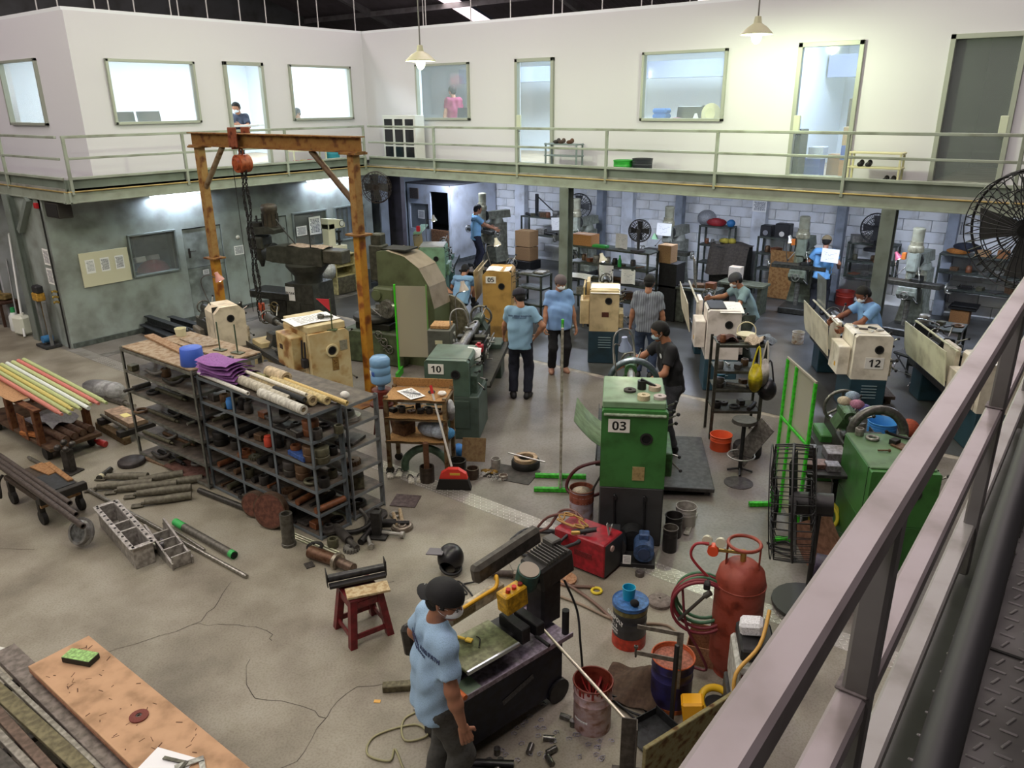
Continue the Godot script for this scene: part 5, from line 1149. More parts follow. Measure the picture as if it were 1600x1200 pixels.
	P(l12, "handle_knob", cyl(V(0.25, 0.8, -0.1), V(0.36, 0.83, -0.06), 0.012, -1, 8).sph(V(0.36, 0.83, -0.06), Vector3.ONE * 0.026, 8, 6), mt("2c2c2c", 0.4, 0.2, "", 1))
	lathe_machine("off white lathe half hidden by the near railing", V(-0.72, 0, -10.9), y30, {"w": 0.5, "h": 1.2, "hl": 0.66, "len": 2.3, "base": 0.55, "head": "e4dccb", "bcol": "24434f", "bore": v2(0.08, 1.0), "cut": 0.03, "side": true, "guard": [0.55, 2.1, 0.72, 1.2, 0.12, "dcdcc0"]})
	var lb := lathe_machine("large yellowed cream lathe standing idle behind the racks", V(-8.72, 0, -6.9), 1.33, {"w": 0.62, "h": 1.22, "hl": 0.92, "len": 2.5, "base": 0.2, "head": "d8c79a", "bcol": "cdbb8e", "tex": "rust", "tsc": 0.5, "louvre": false, "bore": v2(0.02, 0.93), "cut": 0.05, "cutl": 0.2, "lid": 0.1, "bed": "4c4c4a", "gbc": "d8c79a", "plate": v2(0.21, 0.98), "pv": 1, "platec": "9a9684", "car": 1.5})
	P(lb, "side_box", bx(V(-0.4, 0.9, -0.52), V(0.18, 0.5, 0.56), 0.012), mr("d0bf90", 0.5, 0, 0.6))
	P(lb, "side_box_window", bx(V(-0.493, 0.95, -0.62), V(0.006, 0.07, 0.1), 0), mp("3a2418", 0.5))
	P(lb, "hanging_strap", mb().tube(spl([V(-0.36, 1.12, -0.16), V(-0.38, 0.86, -0.15), V(-0.36, 0.84, -0.1), V(-0.35, 1.1, -0.1)], 5), 0.014, 6).box(V(-0.36, 0.78, -0.13), V(0.08, 0.14, 0.1), 0.01), mp("28262a", 0.6))
	P(lb, "scuffed_label", bx(V(0.06, 0.72, 0.004), V(0.1, 0.2, 0.004), 0), mr("8f7440", 0.6, 0, 6))
	P(lb, "bore_flange", cyl(V(0.02, 0.93, 0.0), V(0.02, 0.93, 0.022), 0.1, 0.095, 24, 0.07), mp("dccb9f", 0.5))
	var cl := S("printed_sheet", "creased printed poster lying on the idle cream lathe", "paper", mb().sheet(func(u, w): return V(-0.36 + u * 0.72, 0.006 * sin(u * 9 + w * 4), -0.24 + w * 0.48), 8, 6, 0.003), print_tex(1), V(-9.15, 1.335, -6.93), 1.33)
	var tw := T("steel_bracket", "small steel bracket lying on the poster on the cream lathe", "bracket", V(-8.98, 1.345, -7.08), 0.7)
	P(tw, "arm", bx(V(0, 0.02, 0), V(0.2, 0.03, 0.04), 0.004), mo("6a6a66", 0.4, 0.6, 4)); P(tw, "boss", cyl(V(-0.08, 0, 0), V(-0.08, 0.05, 0), 0.05, -1, 14, 0.025), mo("77776f", 0.4, 0.6, 4))
	var fg := T("marker_flag", "small red flag on a stand on the idle cream lathe", "flag", V(-8.74, 1.22, -6.98), 0.6)
	P(fg, "stand", bx(V(0, 0.008, 0), V(0.14, 0.015, 0.09), 0.003).box(V(0, 0.24, 0), V(0.016, 0.46, 0.012), 0.002), mt("4a5a3c", 0.5, 0.2, "", 1))
	P(fg, "flag", mb().prism([v2(-0.005, 0.46), v2(-0.005, 0.28), v2(-0.2, 0.47)], -0.002, 0.002), mp("c8323c", 0.6))
	var l2 := lathe_machine("pale cream lathe with a pink shaded lamp behind the gantry post", V(-11.3, 0, -6.95), 1.33, {"w": 0.5, "h": 1.2, "hl": 0.5, "len": 1.5, "base": 0.5, "head": "e4d8c2", "bcol": "8a8274", "louvre": false, "bore": v2(0.0, 1.0), "cut": 0.1, "car": 0.75})
	worklamp(l2, [V(-0.2, 1.2, -0.3), V(-0.3, 1.6, -0.3), V(-0.2, 1.72, -0.2), V(-0.05, 1.62, -0.1)], V(0.3, -1, 0.2), "d89a90", 0.25)
	light_up(l2)
	radial()
	gear_machine()
	var lg := lathe_machine("light green lathe with a yellow rear panel near the booth", V(-12.35, 0, -12.9), y30 + 0.1, {"w": 0.6, "h": 1.2, "hl": 0.8, "len": 2.6, "base": 0.5, "head": "7fa387", "bcol": "4f6f5e", "louvre": false, "bore": v2(0.1, 0.95), "bed": "35403a", "guard": [0.9, 2.2, 0.8, 1.35, 0.1, "8a7424"], "lid": 0.02, "lidc": "9a9a92"})
	P(lg, "guard_top", bx(V(-0.45, 1.4, -1.55), V(0.18, 0.05, 1.35), 0.008), mg("7fa58e", 0.5, 0, 1))
	worklamp(lg, [V(-0.3, 1.0, -1.5), V(-0.3, 1.6, -1.5), V(-0.1, 1.6, -1.5)], V(0.2, -1, 0.1), "e0dccc", 0.3)
	light_up(lg)
	P(lg, "red_switch", bx(V(-0.42, 1.5, -0.95), V(0.09, 0.13, 0.09), 0.012), mp("c02030", 0.4))
	mill("knee mill with an orange switch beside the booth", V(-13.72, 0, -16.75), -0.2, "8f9284", 1.02)
	mill("knee mill partly behind the steel column", V(-10.95, 0, -17.1), 0.0, "9aa092", 0.98)
	mill("knee mill with a green lamp and a white sheet hung on its head", V(-8.28, 0, -16.95), 0.0, "8d9088", 0.98)
	var m4 := mill("dark oily knee mill where the worker in the patterned cap stands", V(-5.22, 0, -17.0), 0.1, "7f8878", 0.98)
	worklamp(m4, [V(-0.3, 1.0, 0.1), V(-0.36, 1.4, 0.15), V(-0.24, 1.46, 0.2)], V(0.4, -0.8, 0.2), "e8e4dc", 0.5)
	light_up(m4)
	var m5 := mill("knee mill with a pink lamp seen between the two grey columns", V(-2.9, 0, -16.6), -0.1, "98a096", 0.98)
	worklamp(m5, [V(-0.3, 1.0, 0.1), V(-0.4, 1.4, 0.15), V(-0.3, 1.4, 0.2)], V(0.4, -0.6, 0.0), "c06078", 0.5)
	light_up(m5)
	for k in 2:
		var a: Vector3 = [V(-8.31, 1.52, -16.48), V(-4.55, 1.3, -16.55)][k]
		S("drawing_sheet", ["white drawing sheet clipped to the head of the green lamp mill", "white drawing sheet hung beside the worker in the patterned cap"][k], "paper", paper(0.36, 0.28, Vector3.ZERO, rx(-0.1)), print_tex(3), a, 0.1 if k == 0 else -0.1)
	S("green_lamp_shade", "small lit lamp with a pale green shade on the third mill", "lamp", mb().lathe([v2(0.08, 0), v2(0.03, 0.12), v2(0, 0.13)], 14).lathe([v2(0, 0.12), v2(0.075, 0)], 14), mp("9ad0a0", 0.5), V(-8.55, 1.28, -16.5), 0.6)
func radial() -> void:
	var o := T("radial_drill", "dark grey radial arm machine with a white RUSAK sign", "machine", V(-12.55, 0, -9.55), 0.25)
	var dk := mo("45463e", 0.5, 0.2, 1.2)
	var iron := mo("3a3a36", 0.5, 0.3, 2)
	P(o, "column", mb().prism([v2(-0.36, 0), v2(0.36, 0), v2(0.33, 1.0), v2(-0.33, 1.0)], -0.33, 0.33), dk)
	P(o, "turntable", mb().lathe([v2(0, 0), v2(0.27, 0), v2(0.27, 0.12), v2(0.33, 0.2), v2(0.42, 0.32), v2(0.42, 0.36), v2(0, 0.36)], 26, Transform3D(Basis(), V(0, 1.0, 0))), dk)
	P(o, "arm", mb().prism([v2(-0.85, 0.03), v2(-0.8, 0.3), v2(-0.55, 0.34), v2(0.5, 0.34), v2(0.5, 0.0), v2(-0.5, 0.0)], -0.2, 0.2, Transform3D(Basis(), V(0, 1.36, 0))), mo("4c4d42", 0.5, 0.2, 1.0))
	P(o, "arm_end", bx(V(0.72, 1.55, 0), V(0.44, 0.26, 0.32), 0.02), mo("565448", 0.5, 0.2, 1.0))
	P(o, "swivel", cy(V(-0.8, 1.52, 0), V(-0.98, 1.52, 0), 0.2, 0.16, 18), iron)
	var hd := P(o, "head", bx(V(-1.1, 1.72, 0), V(0.34, 0.26, 0.34), 0.03).prism([v2(-1.28, 1.88), v2(-0.62, 1.92), v2(-0.6, 2.0), v2(-0.75, 2.06), v2(-1.28, 2.02)], -0.17, 0.17).cyl(V(-1.12, 1.36, 0), V(-1.12, 1.62, 0), 0.1, 0.16, 16), dk)
	P(hd, "spindle", cyl(V(-1.12, 1.22, 0), V(-1.12, 1.37, 0), 0.03, 0.08, 12), iron)
	P(hd, "motor", mb().lathe([v2(0, 0), v2(0.15, 0), v2(0.15, 0.3), v2(0.16, 0.31), v2(0.16, 0.4), v2(0.13, 0.44), v2(0, 0.46)], 22, Transform3D(Basis(), V(-0.8, 2.04, 0))), mo("544c42", 0.5, 0.2, 2))
	for k in 10: P(hd, "motor_fin", bx(V(-0.8, 2.18, 0) + ry(TAU * k / 10) * V(0.155, 0, 0), V(0.02, 0.24, 0.008), 0, ry(TAU * k / 10)), iron)
	P(hd, "pulley_cover", cyl(V(-1.14, 2.03, 0), V(-1.14, 2.11, 0), 0.16, -1, 18).cyl(V(-1.14, 2.11, 0), V(-1.14, 2.24, 0), 0.02, -1, 8), iron)
	P(hd, "stay_cable", mb().tube(spl([V(-0.62, 2.2, 0.05), V(-0.45, 2.0, 0.05), V(-0.2, 1.74, 0.05)], 5), 0.014, 6), iron)
	P(o, "knee_table", bx(V(-0.75, 0.72, 0.1), V(1.0, 0.16, 0.5), 0.02).box(V(-0.6, 0.4, 0.1), V(0.42, 0.5, 0.42), 0.02), iron)
	wheel(o, V(-0.62, 0.5, 0.36), V(0, 0, 1), 0.1, mo("9a8a60", 0.4, 0.6, 3), "feed_wheel", 3)
	P(o, "bar", cy(V(0.2, 1.7, 0.1), V(0.2, 2.05, 0.1), 0.012, -1, 6), iron)
	P(o, "rag", mb().sheet(func(u, w): return V(-0.35 + u * 0.9, 1.71 + 0.012 * sin(u * 11 + w * 6), -0.15 + w * 0.32), 12, 5, 0.004), mo("bda896", 0.9, 0, 3))
	var sg := P(o, "notice", paper(0.22, 0.28, V(-0.22, 0.8, 0.335), Basis()), mp("ecebe8", 0.6), "white paper sign reading RUSAK")
	txt(sg, "RUSAK", 0.05, V(-0.22, 0.81, 0.339), Basis(), mp("2a2a2e", 0.6), true, "lettering")
	P(o, "door_outline", bx(V(0.14, 0.62, 0.336), V(0.3, 0.012, 0.006), 0).box(V(-0.01, 0.4, 0.336), V(0.012, 0.45, 0.006), 0), mp("28281f", 0.6))
func gear_machine() -> void:
	var o := T("shaping_machine", "tall olive green slotting machine with a curved back and a green chip guard", "machine", V(-9.45, 0, -9.3), 0.25)
	var gr := mg("626b4c", 0.5, 0.1, 0.8)
	var br := mg("988a78", 0.45, 0.1, 1.0)
	var iron := mo("34352f", 0.45, 0.4, 2)
	var brt := mo("a8a8a2", 0.3, 0.8, 3)
	var prof := [v2(-0.5, 1.05), v2(-0.5, 1.95), v2(-0.3, 1.98), v2(0.05, 1.9), v2(0.32, 1.72), v2(0.5, 1.42), v2(0.58, 1.05), v2(0.6, 0.0), v2(-0.05, 0.0), v2(-0.05, 0.9)]
	P(o, "frame", mb().prism(prof, -0.35, 0.22), gr)
	var cv := mb()
	for i in range(2, 6):
		var a: Vector2 = prof[i]
		var b: Vector2 = prof[i + 1]
		cv.q(V(a.x, a.y + 0.006, 0.23), V(b.x + 0.008, b.y + 0.004, 0.23), V(b.x + 0.008, b.y + 0.004, -0.36), V(a.x, a.y + 0.006, -0.36))
	P(o, "curved_cover", cv, br)
	P(o, "flywheel", cy(V(0.5, 0.75, -0.42), V(0.5, 0.75, -0.36), 0.42, -1, 32), mo("8a8672", 0.4, 0.3, 2))
	P(o, "feed_box", bx(V(-0.3, 1.25, 0.3), V(0.42, 0.26, 0.2), 0.03).cyl(V(-0.42, 1.25, 0.4), V(-0.42, 1.25, 0.44), 0.09, -1, 18), gr)
	P(o, "index_disc", cyl(V(-0.22, 1.02, 0.4), V(-0.22, 1.02, 0.46), 0.17, 0.15, 28).cyl(V(-0.22, 1.02, 0.46), V(-0.22, 1.02, 0.49), 0.06, -1, 16), brt)
	P(o, "ram", bx(V(-0.62, 1.72, -0.05), V(0.26, 0.62, 0.26), 0.02).box(V(-0.62, 2.1, -0.05), V(0.2, 0.24, 0.2), 0.02), mo("4c4c40", 0.5, 0.2, 2))
	P(o, "top_tray", bx(V(-0.2, 1.985, -0.05), V(0.5, 0.03, 0.4), 0.004), iron)
	P(o, "bed", bx(V(-0.55, 0.3, 0.0), V(1.2, 0.6, 0.9), 0.03), mo("59664a", 0.5, 0.1, 1))
	P(o, "saddle", bx(V(-0.6, 0.66, 0.05), V(0.7, 0.12, 0.6), 0.015), iron)
	var tb := P(o, "round_table", mb().lathe([v2(0, 0), v2(0.4, 0), v2(0.42, 0.02), v2(0.42, 0.08), v2(0.4, 0.1), v2(0, 0.1)], 30, Transform3D(Basis(), V(-0.68, 0.73, 0.05))), mo("4a4a48", 0.4, 0.5, 3))
	P(tb, "fixture", bx(V(-0.68, 0.88, 0.05), V(0.3, 0.1, 0.26), 0.01).cyl(V(-0.62, 0.93, 0.05), V(-0.62, 1.0, 0.05), 0.07, -1, 14).cyl(V(-0.8, 0.98, 0.15), V(-0.4, 0.86, 0.35), 0.012, -1, 6), brt)
	for k in 3: wheel(o, V(-0.2 - k * 0.1, 0.32 + k * 0.12, 0.47), V(0, 0, 1), 0.07, brt, "feed_wheel", 3)
	var g := T("chip_guard", "leaning dirty clear chip guard with a bright green edge before the slotting machine", "guard", V(-8.82, 0, -8.68), 0.55)
	P(g, "sheet", bx(V(0, 0.95, 0), V(0.5, 1.2, 0.008), 0), glass("b5b09a", 0.72, 0.2))
	var fr := mb()
	fr.box(V(-0.26, 0.85, 0), V(0.03, 1.45, 0.03), 0.004)
	P(g, "post", fr, mp("3fd020", 0.45)); P(g, "edge_post", bx(V(0.26, 0.85, 0), V(0.02, 1.45, 0.02), 0.003), mp("6c9a52", 0.5))
	P(g, "foot", bx(V(-0.26, 0.06, 0.0), V(0.04, 0.12, 0.4), 0.004).box(V(0.26, 0.06, 0.0), V(0.04, 0.12, 0.4), 0.004), mp("3aa028", 0.5))
	S("sheet_metal_scrap", "bent bright metal sheet leaning between the chip guard and the lathe numbered 10", "sheet metal", mb().sheet(func(u, w): return V(-0.16 + u * 0.34, 0.0 + w * 0.62, -0.1 * w + 0.06 * sin(u * 3)), 4, 4, 0.004), mo("c4c8cc", 0.3, 0.6, 2), V(-7.55, 0.0, -7.3), 0.4)
func shelf_rack(label: String, at: Vector3, yaw: float, size: Vector3, ys: Array, xs: Array, mat: Material, board: Material, nm := "shelf_rack") -> Node3D:
	var o := T(nm, label, "rack", at, yaw)
	for x in xs:
		for z in [0.0, -size.z]:
			if x > 0.01 and x < size.x - 0.01 and z != 0.0: continue
			P(o, "post", bx(V(x, size.y / 2, z), V(0.04, size.y, 0.006), 0.001).box(V(x - 0.017, size.y / 2, z - 0.017 if z == 0.0 else z + 0.017), V(0.006, size.y, 0.04), 0.001), mat)
	for y in ys:
		var s := P(o, "shelf_board", bx(V(size.x / 2, y - 0.012, -size.z / 2), V(size.x - 0.01, 0.012, size.z - 0.01), 0), board)
		P(s, "front_lip", bx(V(size.x / 2, y - 0.022, 0.003), V(size.x + 0.03, 0.035, 0.005), 0.001), mat)
		P(s, "end_lip", bx(V(size.x + 0.004, y - 0.022, -size.z / 2), V(0.005, 0.035, size.z), 0.001), mat)
	return o
var item_cache := {}
func item_mesh(kind: String) -> ArrayMesh:
	if not item_cache.has(kind):
		var m := mb()
		match kind:
			"sleeve": m.lathe([v2(0.035, 0), v2(0.055, 0), v2(0.058, 0.004), v2(0.058, 0.096), v2(0.055, 0.1), v2(0.035, 0.1), v2(0.035, 0.0)], 16)
			"drum": m.lathe([v2(0, 0), v2(0.07, 0), v2(0.074, 0.005), v2(0.074, 0.06), v2(0.066, 0.065), v2(0.066, 0.075), v2(0.074, 0.08), v2(0.074, 0.14), v2(0.068, 0.146), v2(0, 0.146)], 18)
			"flange": m.lathe([v2(0.03, 0), v2(0.1, 0), v2(0.1, 0.03), v2(0.055, 0.035), v2(0.05, 0.07), v2(0.03, 0.07), v2(0.03, 0)], 20)
			"ring": m.ring(V(0, 0.02, 0), V(0, 1, 0), 0.07, 0.02, 20, 8)
			"bar": m.cyl(V(0, 0.03, 0.16), V(0, 0.03, -0.16), 0.03, -1, 12)
			"shaft": m.cyl(V(0, 0.035, 0.05), V(0, 0.035, -0.17), 0.034, -1, 12).cyl(V(0, 0.035, 0.05), V(0, 0.035, 0.17), 0.02, -1, 10)
			"block": m.box(V(0, 0.035, 0), V(0.12, 0.07, 0.1), 0.005)
			"plate": m.box(V(0, 0.012, 0), V(0.17, 0.024, 0.2), 0.002)
			"gear":
				m.cyl(V(0, 0, 0), V(0, 0.035, 0), 0.06, -1, 20, 0.018)
				for i in 16: m.box(ry(TAU * i / 16) * V(0.064, 0.0175, 0), V(0.014, 0.034, 0.01), 0.001, ry(TAU * i / 16))
			"jar": m.lathe([v2(0, 0), v2(0.045, 0), v2(0.048, 0.005), v2(0.048, 0.09), v2(0.04, 0.1), v2(0.04, 0.12), v2(0, 0.12)], 14)
			"tray": m.box(V(0, 0.005, 0), V(0.2, 0.01, 0.24), 0.001).box(V(-0.1, 0.025, 0), V(0.006, 0.05, 0.24), 0).box(V(0.1, 0.025, 0), V(0.006, 0.05, 0.24), 0).box(V(0, 0.025, 0.12), V(0.2, 0.05, 0.006), 0).box(V(0, 0.03, -0.01), V(0.17, 0.03, 0.2), 0.01)
			"bolt": m.cyl(V(0, 0.02, 0.06), V(0, 0.02, -0.08), 0.012, -1, 8).cyl(V(0, 0.02, 0.06), V(0, 0.02, 0.08), 0.022, -1, 6)
			"long": m.cyl(V(-0.3, 0.03, 0), V(0.3, 0.03, 0), 0.028, 0.024, 12).cyl(V(0.3, 0.03, 0), V(0.36, 0.03, 0), 0.014, -1, 8)
			"bent": m.tube(spl([V(-0.2, 0.03, 0), V(0, 0.03, 0.03), V(0.12, 0.06, 0.0), V(0.16, 0.1, -0.05)], 4), 0.022, 8)
			"box": m.box(V(0, 0.05, 0), V(0.16, 0.1, 0.14), 0.004).box(V(0, 0.101, 0), V(0.166, 0.012, 0.146), 0.003)
		item_cache[kind] = m.mesh()
	return item_cache[kind]
const KIND_SAY := {"sleeve": "steel sleeve", "drum": "grooved steel drum", "flange": "steel flange", "ring": "steel ring", "bar": "steel round bar", "shaft": "stepped steel shaft", "block": "steel block", "plate": "steel plate", "gear": "toothed gear", "jar": "small lidded jar", "tray": "tray of small parts", "bolt": "bolt", "long": "long machined spindle", "bent": "bent bar", "box": "small box"}
const TONES := [["dark grey", "565250"], ["brownish", "7c6048"], ["rust brown", "8a5434"], ["black", "302e2e"], ["bright", "b4b2ac"], ["olive grey", "6e6c58"], ["grey", "8a8884"]]
func put_item(kind: String, tone: int, place: String, at: Vector3, yaw: float, grp: String, sc := 1.0) -> MeshInstance3D:
	var o := S(str(KIND_SAY[kind]).replace(" ", "_"), "%s %s, %s" % [TONES[tone][0], KIND_SAY[kind], place], str(KIND_SAY[kind]).split(" ")[-1] if kind != "tray" else "tray", item_mesh(kind), mt(TONES[tone][1], 0.5 if tone != 4 else 0.35, 0.4 if tone != 2 else 0.1, "oily", 3.0), at, yaw, grp)
	o.scale = Vector3.ONE * sc
	return o
func racks() -> void:
	var steel := mg("6f7880", 0.5, 0.2, 1.5)
	var grey2 := mo("7c7e78", 0.55, 0.2, 1.5)
	var bdk := mo("6a6058", 0.6, 0.1, 1.5)
	var LV := ["top", "second", "third", "fourth", "bottom"]
	var ya := [1.2, 0.93, 0.63, 0.33, 0.06]
	shelf_rack("open grey rack of long shafts with a board on top", V(-9.54, 0, -4.3), 0, V(1.6, 1.49, 0.44), ya + [1.478], [0.0, 1.6], grey2, bdk)
	shelf_rack("second open grey rack standing close behind the shaft rack", V(-9.54, 0, -4.82), 0, V(1.6, 1.47, 0.4), [1.16, 0.86, 0.56, 0.26, 1.455], [0.0, 1.6], grey2, bdk)
	for k in 2: S("top_board", ["brown board covering the top of the shaft rack", "brown board covering the top of the rear rack"][k], "board", bx(Vector3.ZERO, V(1.56, 0.022, 0.42), 0.003), mw("a3927c", 0.75, 0, 1.2), [V(-8.74, 1.49, -4.52), V(-8.74, 1.467, -5.03)][k])
	S("long_plank", "long worn plank lying along the board on the shaft rack", "plank", bx(Vector3.ZERO, V(1.3, 0.03, 0.12), 0.004), mw("a08468", 0.8, 0, 2), V(-9.0, 1.517, -4.66), -0.12)
	S("ply_offcut", "flat grey plywood offcut on the rear rack", "plywood", mb().prism([v2(-0.3, -0.12), v2(0.25, -0.16), v2(0.34, 0.05), v2(-0.1, 0.17)], 0, 0.018, Transform3D(rx(-PI / 2), Vector3.ZERO)), mw("9c8f80", 0.8, 0, 2), V(-8.95, 1.48, -5.05))
	S("blue_pail", "bright blue upturned pail on the corner of the shaft rack", "pail", mb().lathe([v2(0, 0), v2(0.13, 0), v2(0.134, 0.005), v2(0.122, 0.2), v2(0.117, 0.205), v2(0, 0.205)], 28), mp("3f62c8", 0.5), V(-8.12, 1.503, -4.44))
	S("foam_cup", "pale cup standing on the rear rack board", "cup", mb().lathe([v2(0, 0), v2(0.06, 0), v2(0.075, 0.1), v2(0.07, 0.1), v2(0.057, 0.01), v2(0, 0.01)], 16), mp("dcd8b8", 0.6), V(-9.42, 1.48, -5.05))
	for k in 2:
		var st := T("sign_stand", ["thin green upright stand on the rear rack board", "second thin upright stand beside the gantry post"][k], "stand", V(-8.42 + k * 0.28, 1.48, -4.98 - k * 0.06), 0.2)
		P(st, "foot", bx(V(0, 0.006, 0), V(0.16, 0.012, 0.09), 0.002), mt("5a5c48", 0.6, 0.2, "", 1)); P(st, "upright", bx(V(0, 0.18, 0), V(0.014, 0.36, 0.014), 0.002), mt("4a5c48", 0.6, 0.2, "", 1))
	rng.seed = 5
	for l in 5:
		var n: int = [6, 6, 7, 6, 6][l]
		for k in n:
			var kind: String = ["block", "bar", "sleeve", "bent"][(k * 3 + l) % 4] if l == 0 else ["long", "shaft", "ring", "long", "bent"][(k + l) % 5]
			var x := -9.4 + 1.4 * k / maxf(n - 1, 1) if kind not in ["long", "bent"] else -9.1 + 0.75 * k / n
			put_item(kind, [5, 3, 0, 5, 1, 6][(k * 5 + l * 2) % 6] if not (l == 2 and k == 4) else 4, "%s along the %s shelf of the shaft rack" % [ORD[k], LV[l]], V(x, ya[l], -4.35 - (0.064 * k if l else 0.06 * (k % 5))), rng.randf_range(-0.06, 0.06), "parts in the shaft rack", 1.0)
	var yb := [1.13, 0.855, 0.575, 0.3, 0.045]
	shelf_rack("blue grey five level rack of three bays full of machine parts", V(-7.93, 0, -4.36), 0, V(1.98, 1.43, 0.4), yb + [1.42], [0.0, 0.66, 1.32, 1.98], steel, bdk)
	shelf_rack("narrow grey rack close behind the three bay rack", V(-7.93, 0, -4.85), 0, V(1.95, 1.37, 0.44), [1.12, 0.86, 0.58, 0.3, 0.06, 1.36], [0.0, 1.95], mg("858a8e", 0.5, 0.2, 1.5), bdk)
	var fill := [
		[["block", "sleeve", "bar", "jar"], ["jar", "block", "bent"], ["plate", "flange", "tray", "drum", "sleeve"]],
		[["shaft", "shaft", "bar"], ["bar", "block", "jar", "jar"], ["jar", "sleeve", "plate", "drum", "drum"]],
		[["drum", "sleeve", "flange"], ["gear", "bar", "jar", "gear"], ["drum", "drum", "ring", "sleeve"]],
		[["bar", "shaft", "bar", "sleeve"], ["bar", "sleeve", "bolt", "gear", "gear"], ["bar", "bar", "shaft", "bar"]],
		[["bolt", "bar", "bolt", "bar", "tray"], ["plate", "block"], ["plate", "plate", "block", "flange"]]]
	var cells := ["left bay", "middle bay", "right bay"]
	for l in 5:
		for bq in 3:
			var its: Array = fill[l][bq]
			for k in its.size():
				var x := -7.9 + bq * 0.66 + 0.1 + 0.5 * k / maxf(its.size() - 1, 1)
				var tone: int = [0, 3, 1, 0, 5, 2, 3][(l * 4 + bq * 3 + k * 2) % 7]
				if its[k] == "bar" and l == 3 and bq == 2: tone = 2 if k > 0 else 1
				put_item(its[k], tone, "%s along the %s shelf of the %s" % [ORD[k], LV[l], cells[bq]], V(x, yb[l], -4.46 - 0.03 * ((k + l) % 2) - (0.08 if its[k] in ["bar", "shaft"] else 0.0)), rng.randf_range(-0.12, 0.12), "parts in the three bay rack", 1.0 if its[k] not in ["drum", "bar"] else 1.15)
				if (k + l + bq) % 2 == 0 and its[k] != "bar" and its[k] != "shaft": put_item(["sleeve", "block", "ring", "bolt"][(k + l) % 4], [3, 0, 5, 2][(k * 3 + l + bq) % 4], "behind the %s piece of the %s shelf, %s" % [ORD[k], LV[l], cells[bq]], V(x + 0.07, yb[l], -4.685), rng.randf_range(-1, 1), "parts in the three bay rack", 0.85)
	put_item("jar", 2, "red, standing at the end of the middle bay's second shelf", V(-6.75, 0.855, -4.4), 0, "parts in the three bay rack").set_surface_override_material(0, mp("b8402c", 0.5))
	S("blue_paper", "blue paper packet on the second shelf of the rack's end bay", "packet", bx(Vector3.ZERO, V(0.3, 0.05, 0.12), 0.004), mo("3c62b0", 0.6, 0, 4), V(-6.25, 0.882, -4.43), -0.1)
	S("blue_can", "blue can standing on the top shelf of the first bay", "can", item_mesh("jar"), mp("3a7ac0", 0.5), V(-7.42, 1.13, -4.42))
	for k in 5: put_item(["flange", "plate", "gear", "box", "ring"][k], [4, 0, 1, 5, 3][k], "at the open end of the narrow rack's %s shelf" % LV[k], V(-6.15, [1.12, 0.86, 0.58, 0.3, 0.06][k], -5.02), 0.3 * k, "parts in the narrow rack", 1.35)
	for k in 4: put_item(["shaft", "block", "bolt", "tray"][k], [6, 3, 4, 0][k], "beside the end piece of the narrow rack's %s shelf" % LV[k], V(-6.5, [1.12, 0.86, 0.58, 0.3][k], -5.05), 0.5 * k, "parts in the narrow rack", 1.2)
	var top := 1.426
	var rolls := [["thick white roll, at the very front edge of the rack top", "e2e0d8", 0.05, -6.75, -5.98, -4.36, 0.0], ["black tube on the white rolls", "26282a", 0.028, -6.62, -6.08, -4.45, 0.075], ["pale mottled roll behind the front white roll", "d2ccbc", 0.055, -7.35, -6.3, -4.46, 0.0], ["cream cardboard roll in the middle of the rack top", "d8c49c", 0.055, -7.2, -6.1, -4.58, 0.0], ["long thin white tube across the rolls", "eae4d4", 0.02, -7.5, -6.15, -4.55, 0.1], ["pale yellow roll in the second row on the rack top", "dcca98", 0.045, -7.0, -6.0, -4.68, 0.0], ["short cream roll with a hollow end", "dcc8a8", 0.07, -7.2, -6.85, -4.8, 0.0], ["thin yellow stick, nearest the narrow rack", "dcc48a", 0.022, -7.0, -5.82, -4.78, 0.0], ["second thin yellow stick on the rack top", "d8bc7c", 0.022, -6.9, -5.75, -4.73, 0.045], ["long white tube under the purple cloth", "e6e4dc", 0.022, -7.95, -6.9, -4.36, 0.0], ["off white roll sticking out behind the purple cloth", "cfc8b4", 0.05, -7.95, -7.6, -4.52, 0.0], ["olive sleeve beside the purple cloth", "8a8a58", 0.04, -7.35, -7.1, -4.7, 0.0]]
	for q in rolls:
		var o := T("paper_roll", q[0], "roll", V((q[3] + q[4]) / 2, top + q[2] + q[6], q[5]), -0.06, "rolls on the three bay rack")
		var h: float = (q[4] - q[3]) / 2
		P(o, "wrap", cy(V(-h, 0, 0), V(h, 0, 0), q[2], -1, 16, q[2] * 0.55), mt(q[1], 0.75, 0, "oily" if q[2] > 0.04 else "fine", 3.0)); P(o, "core", cy(V(-h + 0.01, 0, 0), V(h - 0.01, 0, 0), q[2] * 0.54, -1, 12), mp("8a7a60", 0.8))
	var pc := T("folded_cloth", "folded purple foam cloth on the rack of three bays", "cloth", V(-7.55, top + 0.1, -4.5), 0.12)
	for k in 3: P(pc, "fold", mb().sheet(func(u, w): return V((u - 0.5) * (0.62 - 0.05 * k), 0.06 * k + 0.014 * sin(u * 6 + k) - 0.05 * pow(absf(w - 0.5) * 2, 3) * (1 if k < 2 else 0.4), (w - 0.5) * (0.36 - 0.03 * k) + 0.04 * (k - 1)), 14, 8, 0.045), mf("9a62a8", 0.8, 0, 2))
	S("foam_lump", "small white plastic lump at the end of the rolls", "lump", sph(V(0, 0.03, 0), V(0.06, 0.035, 0.045), 12, 8), mp("e6e4e0", 0.6), V(-6.15, 1.37, -5.0))
	S("wire_coil", "black and white coiled cable at the rear corner of the shaft rack", "cable", mb().ring(V(0, 0.04, 0), V(0.2, 1, 0), 0.11, 0.02, 20).ring(V(0.05, 0.07, 0.02), V(-0.2, 1, 0.2), 0.1, 0.02, 20), mo("3a3c44", 0.5, 0, 6), V(-8.0, 1.43, -4.75))
